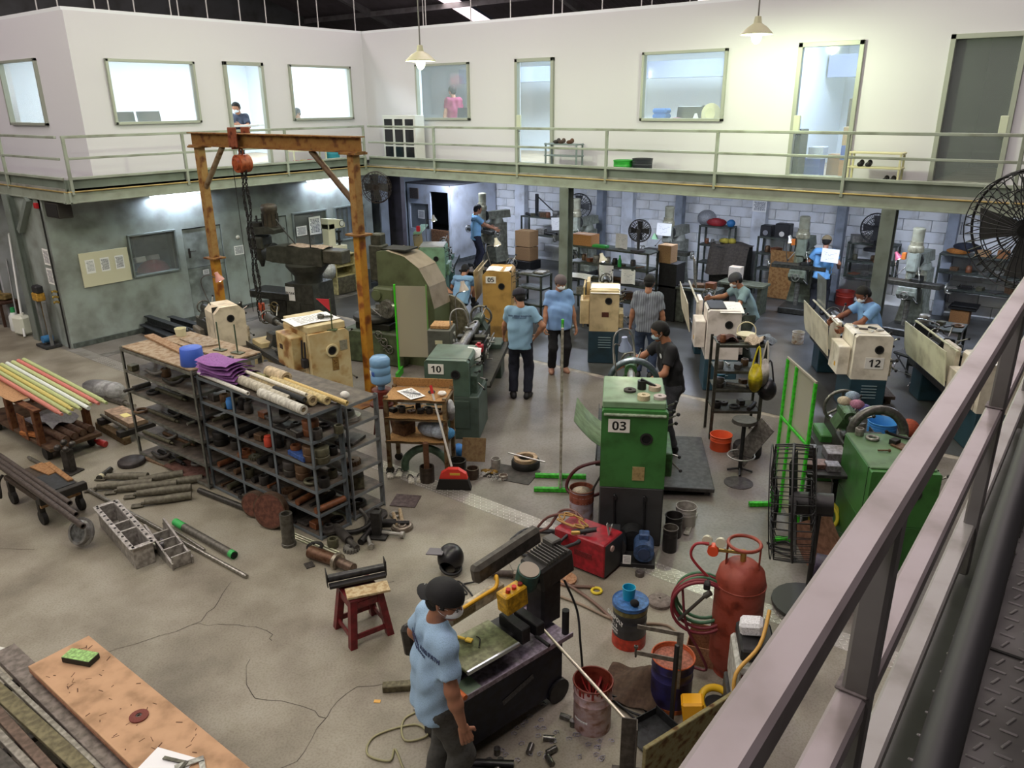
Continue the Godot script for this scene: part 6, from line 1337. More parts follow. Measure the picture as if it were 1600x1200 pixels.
	var rustc := mo("74483a", 0.75, 0.1, 3)
	for k in 2:
		var d := T("rusty_disc", ["large rust brown disc leaning on the three bay rack", "smaller rust brown disc leaning beside the larger one"][k], "disc", [V(-6.6, 0.2, -4.23), V(-6.95, 0.15, -4.26)][k], 0.35)
		P(d, "plate", cy(V(0, 0, -0.04), V(0, -0.0, 0.04), [0.2, 0.145][k], -1, 28), mr("5c4c40", 0.7, 0.2, 2)); P(d, "face", cy(V(0, 0, 0.04), V(0, 0, 0.044), [0.185, 0.13][k], -1, 28), rustc)
		d.rotation.x = -0.2
	S("standing_tube", "thick grey steel tube standing on end before the rack", "tube", mb().lathe([v2(0.045, 0), v2(0.075, 0), v2(0.075, 0.03), v2(0.066, 0.035), v2(0.066, 0.37), v2(0.045, 0.37), v2(0.045, 0.0)], 20), mo("6e6c66", 0.4, 0.5, 3), V(-6.15, 0, -4.1))
	bar_along("floor_pipe", "dark pipe lying along the foot of the three bay rack", "pipe", V(-7.95, 0.035, -4.18), V(-6.95, 0.035, -4.27), 0.034, mo("4e4c4a", 0.4, 0.5, 3), "", 0.026)
	for k in 3: bar_along("bright_strip", "thin bright rod, %s of three lying out from under the rack" % ORD[k], "rod", V(-6.4, 0.012, -4.2 - 0.03 * k), V(-5.6, 0.012, -4.24 - 0.035 * k), 0.01, mt("cdcdb4", 0.3, 0.7, "", 1), "thin bright rods by the rack")
	var sb := T("stepped_spindle", "rusty brown stepped spindle with a bright collar on the open floor", "spindle", V(-5.5, 0.065, -4.13), 0.05)
	P(sb, "body", cy(V(-0.28, 0, 0.03), V(0.06, 0, 0), 0.065, 0.06, 18), mr("6a5040", 0.45, 0.5, 4)); P(sb, "collar", cy(V(0.06, 0, 0), V(0.1, 0, 0), 0.085, -1, 20), mo("b0a89a", 0.35, 0.7, 3)); P(sb, "journal", cy(V(0.1, 0, 0), V(0.3, 0, 0), 0.05, -1, 18), mo("7c685c", 0.4, 0.6, 3))
	put_item("plate", 0, "small, alone on the open floor before the stool", V(-5.67, 0, -3.98), 1.2, "", 0.5)
	var heap := [["shaft", 0, -5.72, -4.5, 1.3, 1.5], ["bent", 3, -5.78, -4.68, 0.9, 1.2], ["sleeve", 5, -5.75, -4.35, 0.2, 1.0], ["ring", 3, -5.88, -4.22, 0.0, 1.0], ["gear", 6, -5.55, -4.42, 0.3, 1.2], ["bar", 3, -5.62, -4.72, 0.4, 1.2], ["bolt", 4, -5.5, -4.62, 1.0, 1.6], ["block", 3, -5.72, -4.92, 0.5, 1.2], ["shaft", 3, -5.58, -5.0, 2.2, 1.2], ["flange", 0, -5.86, -5.06, 0.0, 1.2], ["bolt", 4, -5.42, -4.86, 2.0, 1.8], ["bent", 0, -5.84, -4.86, 2.4, 1.0], ["ring", 4, -5.7, -5.2, 0.0, 0.8]]
	for k in heap.size():
		var h: Array = heap[k]
		put_item(h[0], h[1], "%s in the heap on the floor at the rack end" % ORD[k], V(h[2], 0.0, h[3]), h[4], "heap of parts at the rack end", h[5])
	var ab := T("angle_stand", "dark angle stand among the parts at the rack end", "stand", V(-5.55, 0, -4.78), 0.5)
	P(ab, "foot", bx(V(0, 0.012, 0), V(0.24, 0.024, 0.2), 0.003), mo("2f2d2c", 0.6, 0.3, 3)); P(ab, "post", bx(V(0, 0.15, 0), V(0.1, 0.28, 0.08), 0.006), mo("2f2d2c", 0.6, 0.3, 3))
	var rd := T("ring_disc", "pale brown turned disc lying near the parts heap", "disc", V(-5.45, 0, -5.05))
	P(rd, "plate", cy(V(0, 0, 0), V(0, 0.03, 0), 0.12, 0.115, 26), mo("8f8478", 0.45, 0.5, 4)); P(rd, "raised_ring", mb().ring(V(0, 0.035, 0), V(0, 1, 0), 0.09, 0.016, 26), mo("b5a89a", 0.4, 0.5, 4)); P(rd, "hub", mb().ring(V(0, 0.035, 0), V(0, 1, 0), 0.035, 0.012, 18), mo("b5a89a", 0.4, 0.5, 4))
	S("floor_plate", "thin dark plate lying on the floor behind the narrow rack", "plate", bx(Vector3.ZERO, V(0.3, 0.01, 0.28), 0.001), mo("6a5c5c", 0.6, 0.2, 3), V(-5.85, 0.006, -5.5), 0.5)
	for k in 2: bar_along("pale_roller", ["pale wooden roller by the parts heap", "second pale roller, partly under the first"][k], "roller", V(-5.72, 0.03, -5.28 + 0.1 * k), V(-5.5, 0.03, -5.1 + 0.08 * k), 0.022, mw("b4a488", 0.6, 0, 3))
func tool_trolley() -> void:
	var o := T("tool_trolley", "brown wheeled three deck trolley with cardboard on its decks", "trolley", V(-6.3, 0, -6.25), 0.53)
	var fm := mr("75654a", 0.6, 0.1, 2)
	var cd := mf("b28754", 0.85, 0, 2)
	for x in [-0.36, 0.36]:
		for z in [-0.2, 0.2]:
			P(o, "post", bx(V(x, 0.56, z), V(0.05, 0.94, 0.05), 0.004), fm); P(o, "castor", cyl(V(x, 0.05, z - 0.02), V(x, 0.05, z + 0.02), 0.05, -1, 14), mp("26221e", 0.7))
	for y in [0.98, 0.74, 0.44]: P(o, "deck", bx(V(0, y, 0), V(0.78, 0.03, 0.46), 0.004), fm)
	for y in [1.0, 0.76, 0.46]: P(o, "cardboard", mb().sheet(func(u, w): return V(-0.37 + u * 0.74, y + 0.005 * sin(u * 17 + y * 9), -0.22 + w * 0.46), 12, 3, 0.006), cd)
	P(o, "cardboard_back", bx(V(0, 1.06, -0.225), V(0.76, 0.12, 0.01), 0.002, rx(0.15)), cd)
	var fl := ry(0.53)
	var base := V(-6.3, 0, -6.25)
	S("print_sheet", "white printed sheets spread on the top deck of the tool trolley", "paper", paper(0.36, 0.2, Vector3.ZERO, rx(-PI / 2)), print_tex(0), base + fl * V(-0.08, 1.018, 0.06), -0.3)
	put_item("ring", 3, "on the white sheets of the tool trolley", base + fl * V(0.16, 1.016, 0.0), 0, "", 0.5)
	S("tape_roll", "white tape roll at the trolley's edge beside the lathe numbered 10", "tape", mb().ring(V(0, 0.02, 0), V(0, 1, 0), 0.035, 0.02, 16), mp("e6e2da", 0.6), base + fl * V(0.3, 1.012, 0.05))
	S("scraper", "grey scraper blade on the printed sheets", "scraper", bx(V(0, 0.005, 0), V(0.14, 0.008, 0.03), 0.002).cyl(V(0.07, 0.008, 0), V(0.17, 0.008, 0), 0.012, -1, 8), mt("8a8c90", 0.4, 0.5, "", 1), base + fl * V(-0.12, 1.02, 0.04), 0.2)
	for k in 12:
		put_item(["block", "ring", "sleeve", "bolt", "gear", "jar"][k % 6], [3, 0, 1, 3, 0, 6][(k * 5) % 6], "%s along the middle deck of the tool trolley" % ORD[k], base + fl * V(-0.32 + k * 0.057, 0.768, 0.05 - 0.12 * (k % 2)), k * 0.9, "tools on the trolley", 0.72)
	S("clear_bag", "crumpled clear bag with blue and white cloth on the lower deck", "bag", sph(V(0, 0.09, 0), V(0.2, 0.1, 0.14), 16, 8).sph(V(0.16, 0.1, 0.02), V(0.13, 0.09, 0.12), 12, 8), mo("b9c4d6", 0.4, 0, 6), base + fl * V(0.14, 0.468, 0.02))
	S("blue_cloth", "light blue cloth end hanging from the lower deck", "cloth", sph(V(0, 0.06, 0), V(0.09, 0.07, 0.1), 12, 8), mo("4f9bd8", 0.8, 0, 6), base + fl * V(0.36, 0.47, 0.1))
	S("brown_carton", "brown carton on the lower deck of the tool trolley", "carton", bx(V(0, 0.08, 0), V(0.22, 0.16, 0.2), 0.004), mo("7a5a40", 0.8, 0, 3), base + fl * V(-0.22, 0.468, -0.02))
	S("steady_ring", "dull green half ring casting standing under the trolley", "casting", mb().tube(spl([V(-0.28, 0.0, 0), V(-0.26, 0.14, 0), V(-0.14, 0.26, 0), V(0, 0.3, 0), V(0.14, 0.26, 0), V(0.26, 0.14, 0), V(0.28, 0.0, 0)], 5), 0.05, 8), mo("5e7a64", 0.5, 0.1, 2), base + fl * V(0.08, 0.02, 0.1), 0.53)
	S("hang_bag", "grey plastic bag hanging on the trolley post by lathe 10", "bag", sph(V(0, 0, 0), V(0.06, 0.14, 0.04), 12, 8), mo("a8aab0", 0.4, 0, 5), base + fl * V(0.42, 0.86, 0.15))
	var ws := T("bottle_stand", "thin dark red stand under the water bottle", "stand", V(-7.35, 0, -6.6), 0.2)
	P(ws, "tray", cy(V(0, 0.5, 0), V(0, 0.53, 0), 0.17, -1, 20), mr("5a2a22", 0.6, 0.1, 3)); P(ws, "tank", cyl(V(0, 0.53, 0), V(0, 0.72, 0), 0.12, 0.13, 18), mo("7a2e22", 0.5, 0, 3))
	for i in 3: P(ws, "leg", cy(ry(i * 2.1) * V(0.08, 0.5, 0), ry(i * 2.1) * V(0.17, 0.0, 0), 0.014, -1, 6), mt("4a2420", 0.6, 0.1, "", 1))
	var wb := T("water_bottle", "large blue water bottle on the dark red stand", "bottle", V(-7.35, 0.725, -6.6))
	P(wb, "bottle", mb().lathe([v2(0, 0), v2(0.045, 0), v2(0.05, 0.05), v2(0.13, 0.1), v2(0.135, 0.12), v2(0.135, 0.2), v2(0.127, 0.21), v2(0.127, 0.22), v2(0.135, 0.23), v2(0.135, 0.31), v2(0.127, 0.32), v2(0.127, 0.33), v2(0.135, 0.34), v2(0.135, 0.42), v2(0.1, 0.46), v2(0, 0.47)], 24), mp("7da6cc", 0.15))
	P(wb, "label", mb().patch(V(0, 0.25, 0), V(0.137, 0.14, 0.137), -1.2, -0.5, 0.2, 0.5, 8, 4), mp("3c62b4", 0.4)); P(wb, "label_spot", mb().patch(V(0, 0.25, 0), V(0.1385, 0.14, 0.1385), -0.7, -0.3, -0.2, 0.3, 6, 4), mp("d8e4f0", 0.4))
	var br := T("broom", "red headed broom with a pale handle leaning on the lathe numbered 10", "broom", V(-5.62, 0, -6.08), 0.6)
	P(br, "handle", cy(V(-0.02, 0.28, 0.0), V(-0.28, 1.12, -0.36), 0.014, -1, 8), mp("cfcac4", 0.4)); P(br, "grip", cy(V(-0.265, 1.07, -0.34), V(-0.29, 1.16, -0.375), 0.018, -1, 8), mp("c02020", 0.5))
	P(br, "head", mb().prism([v2(-0.17, 0.13), v2(0.17, 0.13), v2(0.15, 0.2), v2(0.06, 0.26), v2(-0.06, 0.26), v2(-0.15, 0.2)], -0.035, 0.035), mp("d8382c", 0.45)); P(br, "bristles", mb().prism([v2(-0.17, 0.135), v2(0.17, 0.135), v2(0.21, 0.0), v2(-0.21, 0.0)], -0.045, 0.06), mf("1c1816", 0.9, 0, 12))
	P(br, "mark", bx(V(0.02, 0.2, 0.036), V(0.12, 0.03, 0.004), 0.001), mp("d8a83a", 0.5))
	for p in 2:
		for k in 2:
			var sl := T("slipper", "white flip flop, %s of the pair %s" % [["nearer to the broom", "farther from the broom"][k], ["beside the trolley foot", "closer to the pail of rods"][p]], "flip flop", V(-6.42 + p * 0.3 - k * 0.07, 0.005, -5.96 - p * 0.06 + k * 0.1), 0.7 + k * 0.2, "flip flops by the trolley")
			P(sl, "sole", mb().prism([v2(-0.035, -0.12), v2(0.035, -0.12), v2(0.042, 0.0), v2(0.045, 0.09), v2(0.0, 0.13), v2(-0.04, 0.09), v2(-0.036, 0.0)], 0, 0.02, Transform3D(rx(-PI / 2), Vector3.ZERO)), mo("e2ddd0", 0.7, 0, 5)); P(sl, "strap", mb().tube(spl([V(-0.038, 0.02, 0.01), V(-0.02, 0.045, -0.03), V(0, 0.025, -0.08), V(0.02, 0.045, -0.03), V(0.038, 0.02, 0.01)], 3), 0.007, 5), mp("3a3836", 0.7))
	var tins := [["tall bright steel tin beside the lathe foot", 0.06, 0.16, "c0bcb8", -5.52, -6.75], ["small pale tin by the bright one", 0.055, 0.05, "a89a90", -5.3, -6.62], ["dark cup shaped bush behind the broom", 0.08, 0.13, "5a4a40", -5.62, -6.42], ["dark steel pot with parts by the broom", 0.11, 0.17, "3c3834", -5.86, -6.42], ["brown tube of short rods standing by the trolley", 0.09, 0.2, "4a4038", -6.0, -6.02]]
	for t in tins: S("tin", t[0], "tin", mb().lathe([v2(0, 0), v2(t[1], 0), v2(t[1], t[2]), v2(t[1] * 0.85, t[2]), v2(t[1] * 0.8, t[2] * 0.5), v2(0, t[2] * 0.5)], 20), mt(t[3], 0.4, 0.4, "oily", 3), V(t[4], 0, t[5]))
	S("short_rod", "brown rod standing in the tube by the trolley", "rod", cy(V(0, 0, 0), V(0.02, 0.42, 0.02), 0.035, -1, 10), mw("6a4a34", 0.7, 0, 3), V(-6.0, 0.1, -6.02))
	S("blue_dish", "blue plastic dish behind the broom", "dish", sph(V(0, 0.1, 0), V(0.1, 0.1, 0.06), 14, 8), mp("2f7cc8", 0.5), V(-6.12, 0, -6.75))
	S("ply_sheet", "yellow brown plywood sheet behind the broom", "plywood", bx(V(0, 0.2, 0), V(0.3, 0.3, 0.02), 0.003, rx(-0.5)), mw("7a6440", 0.7, 0, 2), V(-5.85, 0, -6.72), 0.55)
	var bc := T("bearing_stack", "black tyre like ring with a pale bearing ring on top", "ring", V(-5.28, 0, -7.05))
	P(bc, "lower_ring", mb().lathe([v2(0.09, 0), v2(0.17, 0), v2(0.18, 0.02), v2(0.18, 0.08), v2(0.17, 0.1), v2(0.09, 0.1), v2(0.09, 0)], 28), mo("2a2826", 0.6, 0.1, 3)); P(bc, "pale_ring", mb().lathe([v2(0.1, 0.1), v2(0.15, 0.1), v2(0.15, 0.14), v2(0.1, 0.14), v2(0.1, 0.1)], 28), mo("c0a484", 0.5, 0.1, 3))
	bar_along("thin_rod", "thin bright rod lying across the bearing rings", "rod", V(-5.5, 0.155, -6.98), V(-4.98, 0.15, -7.05), 0.01, mt("b8b8b4", 0.3, 0.7, "", 1))
	S("rubber_sheet", "black rubber sheet on the floor by the broom", "sheet", bx(Vector3.ZERO, V(0.62, 0.008, 0.4), 0.001), mo("46413e", 0.7, 0, 2), V(-5.3, 0.005, -6.78), 0.25)
	S("swarf_pile", "small pile of bright swarf on the rubber sheet", "swarf", swarf(40, 0.16, 0.05, 3), mt("b4b0aa", 0.3, 0.7, "", 1), V(-5.42, 0.01, -6.55)).set_meta("kind", "stuff")
	S("glove", "dirty yellow glove beside the swarf pile", "glove", sph(V(0, 0.02, 0), V(0.09, 0.022, 0.05), 12, 6).sph(V(0.08, 0.018, 0.03), V(0.05, 0.015, 0.015), 8, 5).sph(V(0.09, 0.018, 0.0), V(0.05, 0.015, 0.015), 8, 5).sph(V(0.08, 0.018, -0.03), V(0.05, 0.015, 0.015), 8, 5), mo("b48c3c", 0.8, 0, 5), V(-5.55, 0.01, -6.62), 0.4)
func swarf(n: int, r: float, h: float, sd: int) -> MB:
	var m := mb()
	var g := RandomNumberGenerator.new()
	g.seed = sd
	for i in n:
		var c := V(g.randf_range(-r, r), g.randf_range(0.005, h), g.randf_range(-r, r) * 0.8)
		var p: Array = []
		for k in 7: p.append(c + V(cos(k * 1.4 + i) * 0.018, k * 0.004 - 0.012, sin(k * 1.4 + i) * 0.018) + V(k * 0.004, 0, 0))
		m.tube(p, 0.003, 4)
	return m
func pail(nm: String, label: String, at: Vector3, r: float, h: float, out: Material, inn: Material, fill := "", grp := "") -> Node3D:
	var o := T(nm, label, "pail", at, 0.0, grp)
	P(o, "shell", mb().lathe([v2(0, 0), v2(r * 0.95, 0), v2(r * 0.97, 0.01), v2(r * 0.97, h * 0.62), v2(r * 0.995, h * 0.64), v2(r * 0.97, h * 0.66), v2(r * 0.97, h * 0.8), v2(r, h * 0.82), v2(r * 0.97, h * 0.84), v2(r, h)], 28), out)
	P(o, "inside", mb().lathe([v2(r * 0.98, h), v2(r * 0.93, h * 0.95), v2(r * 0.92, 0.02)], 28), inn)
	P(o, "rim", mb().ring(V(0, h, 0), V(0, 1, 0), r, 0.007, 28), inn)
	if fill: P(o, "contents", cy(V(0, 0.012, 0), V(0, h * 0.3, 0), r * 0.9, -1, 24), mt(fill, 0.7, 0, "oily", 6))
	return o
func middle() -> void:
	var green := mo("3cc026", 0.5, 0, 3)
	var sc := T("welding_screen", "bright green framed clear screen on a double foot beside the lathe numbered 03", "screen", V(-4.75, 0, -7.05), -0.98)
	for x in [-0.0, 0.36]: P(sc, "post", bx(V(x, 1.0, 0), V(0.04, 2.0, 0.03), 0.004), green if x == 0.0 else mo("b4b0a4", 0.5, 0.1, 3))
	P(sc, "clear_sheet", bx(V(0.18, 1.25, -0.0), V(0.34, 1.4, 0.006), 0), glass("c8c6ba", 0.45, 0.1))
	for x in [-0.0, 0.36]: P(sc, "foot", bx(V(x, 0.03, 0.0), V(0.05, 0.05, 0.62), 0.005), green)
	P(sc, "foot_bar", bx(V(0.18, 0.05, 0), V(0.4, 0.04, 0.04), 0.004), green)
	var sh := S("curved_shield", "curved pale green swarf sheet behind the lathe numbered 03", "shield", mb().sheet(func(u, w): return V(-0.5 * u, 0.75 + 0.35 * u * u, -0.7 * w), 8, 5, 0.005), mo("a9c4a0", 0.35, 0.3, 1.5), V(-3.75, 0.0, -6.7), 0.53)
	S("coolant_hose", "dark red hose looping out behind the lathe numbered 03", "hose", mb().tube(spl([V(0.1, 0.62, 0), V(-0.3, 0.45, 0.05), V(-0.42, 0.2, 0.1), V(-0.2, 0.14, 0.15), V(0.1, 0.3, 0.1)], 6), 0.02, 8), mp("4a1c20", 0.5), V(-3.95, 0, -6.75), 0.2)
	for k in 4: S("abrasive_wheel", "%s wheel on the lid of the lathe numbered 03" % ["dark thin", "cream thick", "pale flat", "pale stacked"][k], "wheel", mb().lathe([v2(0.02, 0), v2(0.062, 0), v2(0.062, [0.02, 0.05, 0.03, 0.045][k]), v2(0.02, [0.02, 0.05, 0.03, 0.045][k]), v2(0.02, 0)], 22), mt(["3c3634", "cfc2a0", "c4b8b4", "c8b4a0"][k], 0.8, 0, "fine", 6), V(-3.33, 1.561, -6.22) + ry(0.53) * [V(-0.05, 0, -0.36), V(0.08, 0, -0.14), V(0.24, 0, -0.18), V(0.2, 0, -0.42)][k])
	var ck := T("tool_chuck", "black tool holder standing among the wheels on the lathe numbered 03", "holder", V(-3.33, 1.561, -6.22) + ry(0.53) * V(0.07, 0, -0.44), 0.4)
	P(ck, "body", cyl(V(0, 0, 0), V(0, 0.09, 0), 0.045, -1, 14), mt("2a2828", 0.4, 0.4, "", 1)); P(ck, "arm", bx(V(0.06, 0.07, 0), V(0.16, 0.03, 0.03), 0.004, rz(-0.4)), mt("2a2828", 0.4, 0.4, "", 1))
	S("duckboard", "dark grey standing board beside the lathe numbered 03", "board", bx(V(0, 0.085, 0), V(0.75, 0.05, 1.5), 0.006).box(V(-0.3, 0.03, 0), V(0.06, 0.06, 1.4), 0).box(V(0.3, 0.03, 0), V(0.06, 0.06, 1.4), 0), mo("4a494a", 0.6, 0, 2), V(-3.75, 0, -8.15), 0.53)
	for k in 2: S("duckboard", ["wooden standing board before the mill by the booth", "wooden standing board beside the lathe numbered 12"][k], "board", bx(V(0, 0.11, 0), V(0.7, 0.05, 0.7), 0.006).box(V(-0.25, 0.045, 0), V(0.08, 0.09, 0.7), 0).box(V(0.25, 0.045, 0), V(0.08, 0.09, 0.7), 0), mw("5a5046", 0.8, 0, 2), [V(-13.35, 0, -15.68), V(-2.58, -0.015, -12.2)][k], k * 0.5)
	var mo := T("motor_pump", "black and blue motor pump set on the floor against the lathe numbered 03", "motor", V(-3.2, 0, -5.95), 0.5)
	P(mo, "base", bx(V(0, 0.025, 0), V(0.55, 0.05, 0.24), 0.005), mp("1e1e20", 0.6)); P(mo, "black_motor", cyl(V(-0.13, 0.2, -0.1), V(-0.13, 0.2, 0.1), 0.12, -1, 22).box(V(-0.13, 0.33, 0), V(0.12, 0.08, 0.14), 0.01), mt("26272b", 0.5, 0.1, "", 1)); P(mo, "blue_motor", cyl(V(0.16, 0.17, -0.1), V(0.16, 0.17, 0.12), 0.1, -1, 22).box(V(0.16, 0.29, -0.02), V(0.1, 0.07, 0.1), 0.01), mo("44608e", 0.5, 0.1, 4)); P(mo, "end_cap", cy(V(0.16, 0.17, 0.12), V(0.16, 0.17, 0.14), 0.06, -1, 18), mp("2c3c5c", 0.5)); P(mo, "tag", bx(V(0.0, 0.09, 0.124), V(0.08, 0.1, 0.004), 0.001), print_tex(1))
	for k in 3: pail("oil_can", ["black oil can, nearest, beside the motor pump", "black oil can behind the nearest one", "pale rimmed pail with a stick, beside the lathe numbered 03"][k], [V(-2.95, 0, -6.38), V(-3.05, 0, -6.66), V(-3.05, 0, -6.95)][k], [0.075, 0.09, 0.11][k], [0.26, 0.24, 0.22][k], mt(["1c1a1a", "201e1e", "b9b6ae"][k], 0.4, 0.1, "", 1), mt(["5c5650", "3a3634", "c8c4bc"][k], 0.5, 0.1, "oily", 4), "2a2624")
	S("pale_strip", "pale flat strip leaning out over the floor by the oil cans", "strip", bx(Vector3.ZERO, V(0.06, 0.012, 0.5), 0.002), mo("b4b4a8", 0.5, 0.2, 3), V(-3.0, 0.014, -6.98), 0.25)
	var pp := pail("paint_pail", "rusty paint pail full of rags left of the lathe numbered 03", V(-4.03, 0, -6.4), 0.135, 0.36, mr("b8b0c4", 0.6, 0, 2.5), mr("6e3a26", 0.6, 0.1, 5))
	P(pp, "rag", sph(V(0, 0.31, 0), V(0.115, 0.05, 0.115), 14, 8), mo("c9bca8", 0.9, 0, 12)); P(pp, "rust_band", cy(V(0, 0.22, 0), V(0, 0.34, 0), 0.1345, -1, 24, 0.13), mr("8a4a38", 0.7, 0, 3)); P(pp, "stick", cy(V(0.1, 0.3, 0.02), V(0.22, 0.62, -0.1), 0.012, -1, 6), mp("26221f", 0.6))
	var wd := T("welding_machine", "red box welding machine with cables heaped on top", "welder", V(-3.49, 0, -5.68), 0.0)
	P(wd, "case", bx(V(0, 0.2, 0), V(0.58, 0.36, 0.34), 0.012), mo("b01f30", 0.4, 0, 2)); P(wd, "end_panel", bx(V(0.292, 0.2, 0), V(0.008, 0.34, 0.32), 0.002), mp("26262a", 0.5)); P(wd, "runner", bx(V(0, 0.012, 0.12), V(0.5, 0.024, 0.05), 0.003).box(V(0, 0.012, -0.12), V(0.5, 0.024, 0.05), 0.003), mp("1c1c1e", 0.6)); P(wd, "knob", cy(V(0.296, 0.3, 0.05), V(0.31, 0.3, 0.05), 0.03, -1, 14), mp("d0b0a8", 0.4)); P(wd, "logo_scuff", bx(V(0.05, 0.2, 0.171), V(0.2, 0.06, 0.003), 0.001), mo("7a1420", 0.5, 0, 8))
	var cb := [["black welding cable, outermost loops round the red welder", "2a2a2e", 0.017, 0.42, 0.3], ["brown welding cable looped behind the red welder", "6a4440", 0.015, 0.33, 0.24], ["yellow brown thin cable coiled on the red welder", "a0783c", 0.01, 0.12, 0.07]]
	for k in 3:
		var q: Array = cb[k]
		var p: Array = []
		for i in 22: p.append(V(-0.32 + 0.06 * sin(i * 2.3), 0.03 + maxf(0, cos(i * 0.66 + k)) * (0.36 if k < 2 else 0.04), 0.0) + V(cos(i * 0.66) * q[3] * (1 + 0.12 * sin(i)), 0, sin(i * 0.66) * q[4] * (1 + 0.1 * cos(i * 1.7))))
		if k == 2: p = p.map(func(v): return v + V(0.25, 0.38, 0))
		S("welding_cable", q[0], "cable", mb().tube(spl(p, 4), q[2], 6), mt(q[1], 0.5, 0, "", 1), V(-3.6, 0, -5.66))
	S("floor_hose", "long brown hose snaking from the welder across the floor to the painted pail", "hose", mb().tube(spl([V(-3.2, 0.018, -5.35), V(-3.5, 0.018, -5.2), V(-3.9, 0.018, -5.35), V(-4.0, 0.018, -5.6), V(-3.6, 0.018, -5.3), V(-3.1, 0.018, -5.15), V(-2.75, 0.018, -5.0)], 6), 0.015, 6), mp("6e5448", 0.5))
	S("floor_hose", "pale brown hose looping past the paint pail to the cylinder", "hose", mb().tube(spl([V(-3.75, 0.015, -5.0), V(-3.2, 0.015, -5.05), V(-2.75, 0.015, -5.05), V(-2.4, 0.015, -5.25), V(-2.2, 0.015, -5.1), V(-2.25, 0.015, -4.85), V(-2.0, 0.015, -4.75)], 6), 0.013, 6), mp("8a7866", 0.5))
	var hd := T("electrode_clamp", "black electrode holder with brass clamp lying on the welder", "clamp", V(-3.42, 0.385, -5.6), 0.7)
	P(hd, "grip", cy(V(-0.1, 0.03, 0), V(0.06, 0.05, 0), 0.025, 0.02, 10), mp("1c1c1f", 0.5)); P(hd, "jaw", bx(V(-0.14, 0.025, 0), V(0.09, 0.03, 0.03), 0.005), mt("c09a50", 0.35, 0.7, "", 1))
	S("earth_clamp", "bright steel earth clamp standing on the welder", "clamp", bx(V(-0.012, 0.06, 0), V(0.012, 0.12, 0.04), 0.003, rz(0.2)).box(V(0.014, 0.06, 0), V(0.012, 0.12, 0.04), 0.003, rz(-0.2)), mt("c8c8c6", 0.3, 0.7, "", 1), V(-3.28, 0.375, -5.72), 0.3)
	S("wooden_disc", "round wooden disc under the welding cables", "disc", cy(V(0, 0, 0), V(0, 0.025, 0), 0.11, -1, 26), mw("b08a6c", 0.7, 0, 3), V(-3.5, 0, -5.3))
	S("small_tin", "small dark tin alone on the floor beyond the welder", "tin", mb().lathe([v2(0, 0), v2(0.045, 0), v2(0.045, 0.04), v2(0.04, 0.045), v2(0, 0.035)], 18), mt("5a5350", 0.4, 0.4, "", 1), V(-2.97, 0, -5.8))
	S("yellow_ring", "small yellow and black disc near the paint pail", "disc", mb().ring(V(0, 0.012, 0), V(0, 1, 0), 0.045, 0.014, 18), mp("d8c030", 0.5), V(-3.16, 0, -5.32))
	S("grinding_disc", "pale thick grinding wheel lying on the floor by the paint pail", "wheel", mb().lathe([v2(0.012, 0), v2(0.11, 0), v2(0.112, 0.03), v2(0.09, 0.05), v2(0.012, 0.055), v2(0.012, 0)], 26), mo("8c827c", 0.8, 0, 4), V(-2.61, 0, -5.52))
	var bp := pail("paint_can", "dark paint can with a blue lid and a red lower band", V(-2.57, 0, -4.88), 0.145, 0.4, mo("3a3c42", 0.45, 0, 2), mo("3f74b8", 0.4, 0, 4))
	P(bp, "lid", mb().lathe([v2(0, 0.4), v2(0.13, 0.4), v2(0.148, 0.41), v2(0.152, 0.415), v2(0.152, 0.385), v2(0.147, 0.385)].map(func(v): return v), 28).cyl(V(0, 0.385, 0), V(0, 0.405, 0), 0.14, -1, 26), mo("4a7cc0", 0.4, 0, 4)); P(bp, "red_band", cy(V(0, 0.002, 0), V(0, 0.11, 0), 0.1425, -1, 28, 0.13), mo("d0402a", 0.45, 0, 3)); P(bp, "olive_band", cy(V(0, 0.335, 0), V(0, 0.375, 0), 0.1445, -1, 28, 0.13), mo("8a8250", 0.45, 0, 3))
	for k in 4: txt(bp, ["CARPOLY", "1 : 6", "ISOLATED", "TOPCOAT"][k], [0.04, 0.03, 0.016, 0.016][k], V(0, [0.285, 0.225, 0.185, 0.155][k], 0) + ry(-0.5 + 0.0 * k) * V(0, 0, 0.1445), ry(-0.5), mp("d8d8d4", 0.5), k < 2)
	S("teal_cup", "teal blue plastic cup standing on the paint can lid", "cup", mb().lathe([v2(0, 0), v2(0.048, 0), v2(0.056, 0.11), v2(0.05, 0.11), v2(0.044, 0.01), v2(0, 0.01)], 20), mp("1f9cc0", 0.35), V(-2.6, 0.407, -4.9))
	S("black_rag", "small black rag beside the teal cup", "rag", sph(V(0, 0.025, 0), V(0.04, 0.03, 0.035), 12, 8), mf("1a1a1c", 0.9, 0, 8), V(-2.51, 0.407, -4.84))
func stand_stool(o: Node3D, c: Material, h: float) -> void:
	for sx: float in [-1, 1]:
		for sz: float in [-1, 1]:
			P(o, "leg", mb().prism([v2(-0.03, -0.03), v2(0.03, -0.03), v2(0.03, 0.03), v2(-0.03, 0.03)], 0, h * 0.98, Transform3D(Basis(V(1, 0, 0), V(0, 0, 1) , V(-sx * 0.12, 1, -sz * 0.12)), V(sx * 0.17, 0, sz * 0.17))), c)
	P(o, "seat", bx(V(0, h - 0.02, 0), V(0.3, 0.04, 0.3), 0.012), c)
	for s: float in [-1, 1]:
		P(o, "apron", bx(V(0, h - 0.07, s * 0.135), V(0.28, 0.07, 0.02), 0.004), c); P(o, "apron", bx(V(s * 0.135, h - 0.07, 0), V(0.02, 0.07, 0.28), 0.004), c)
		P(o, "stretcher", bx(V(0, 0.09, s * 0.165), V(0.32, 0.05, 0.016), 0.003), c); P(o, "stretcher", bx(V(s * 0.165, 0.09, 0), V(0.016, 0.05, 0.32), 0.003), c)
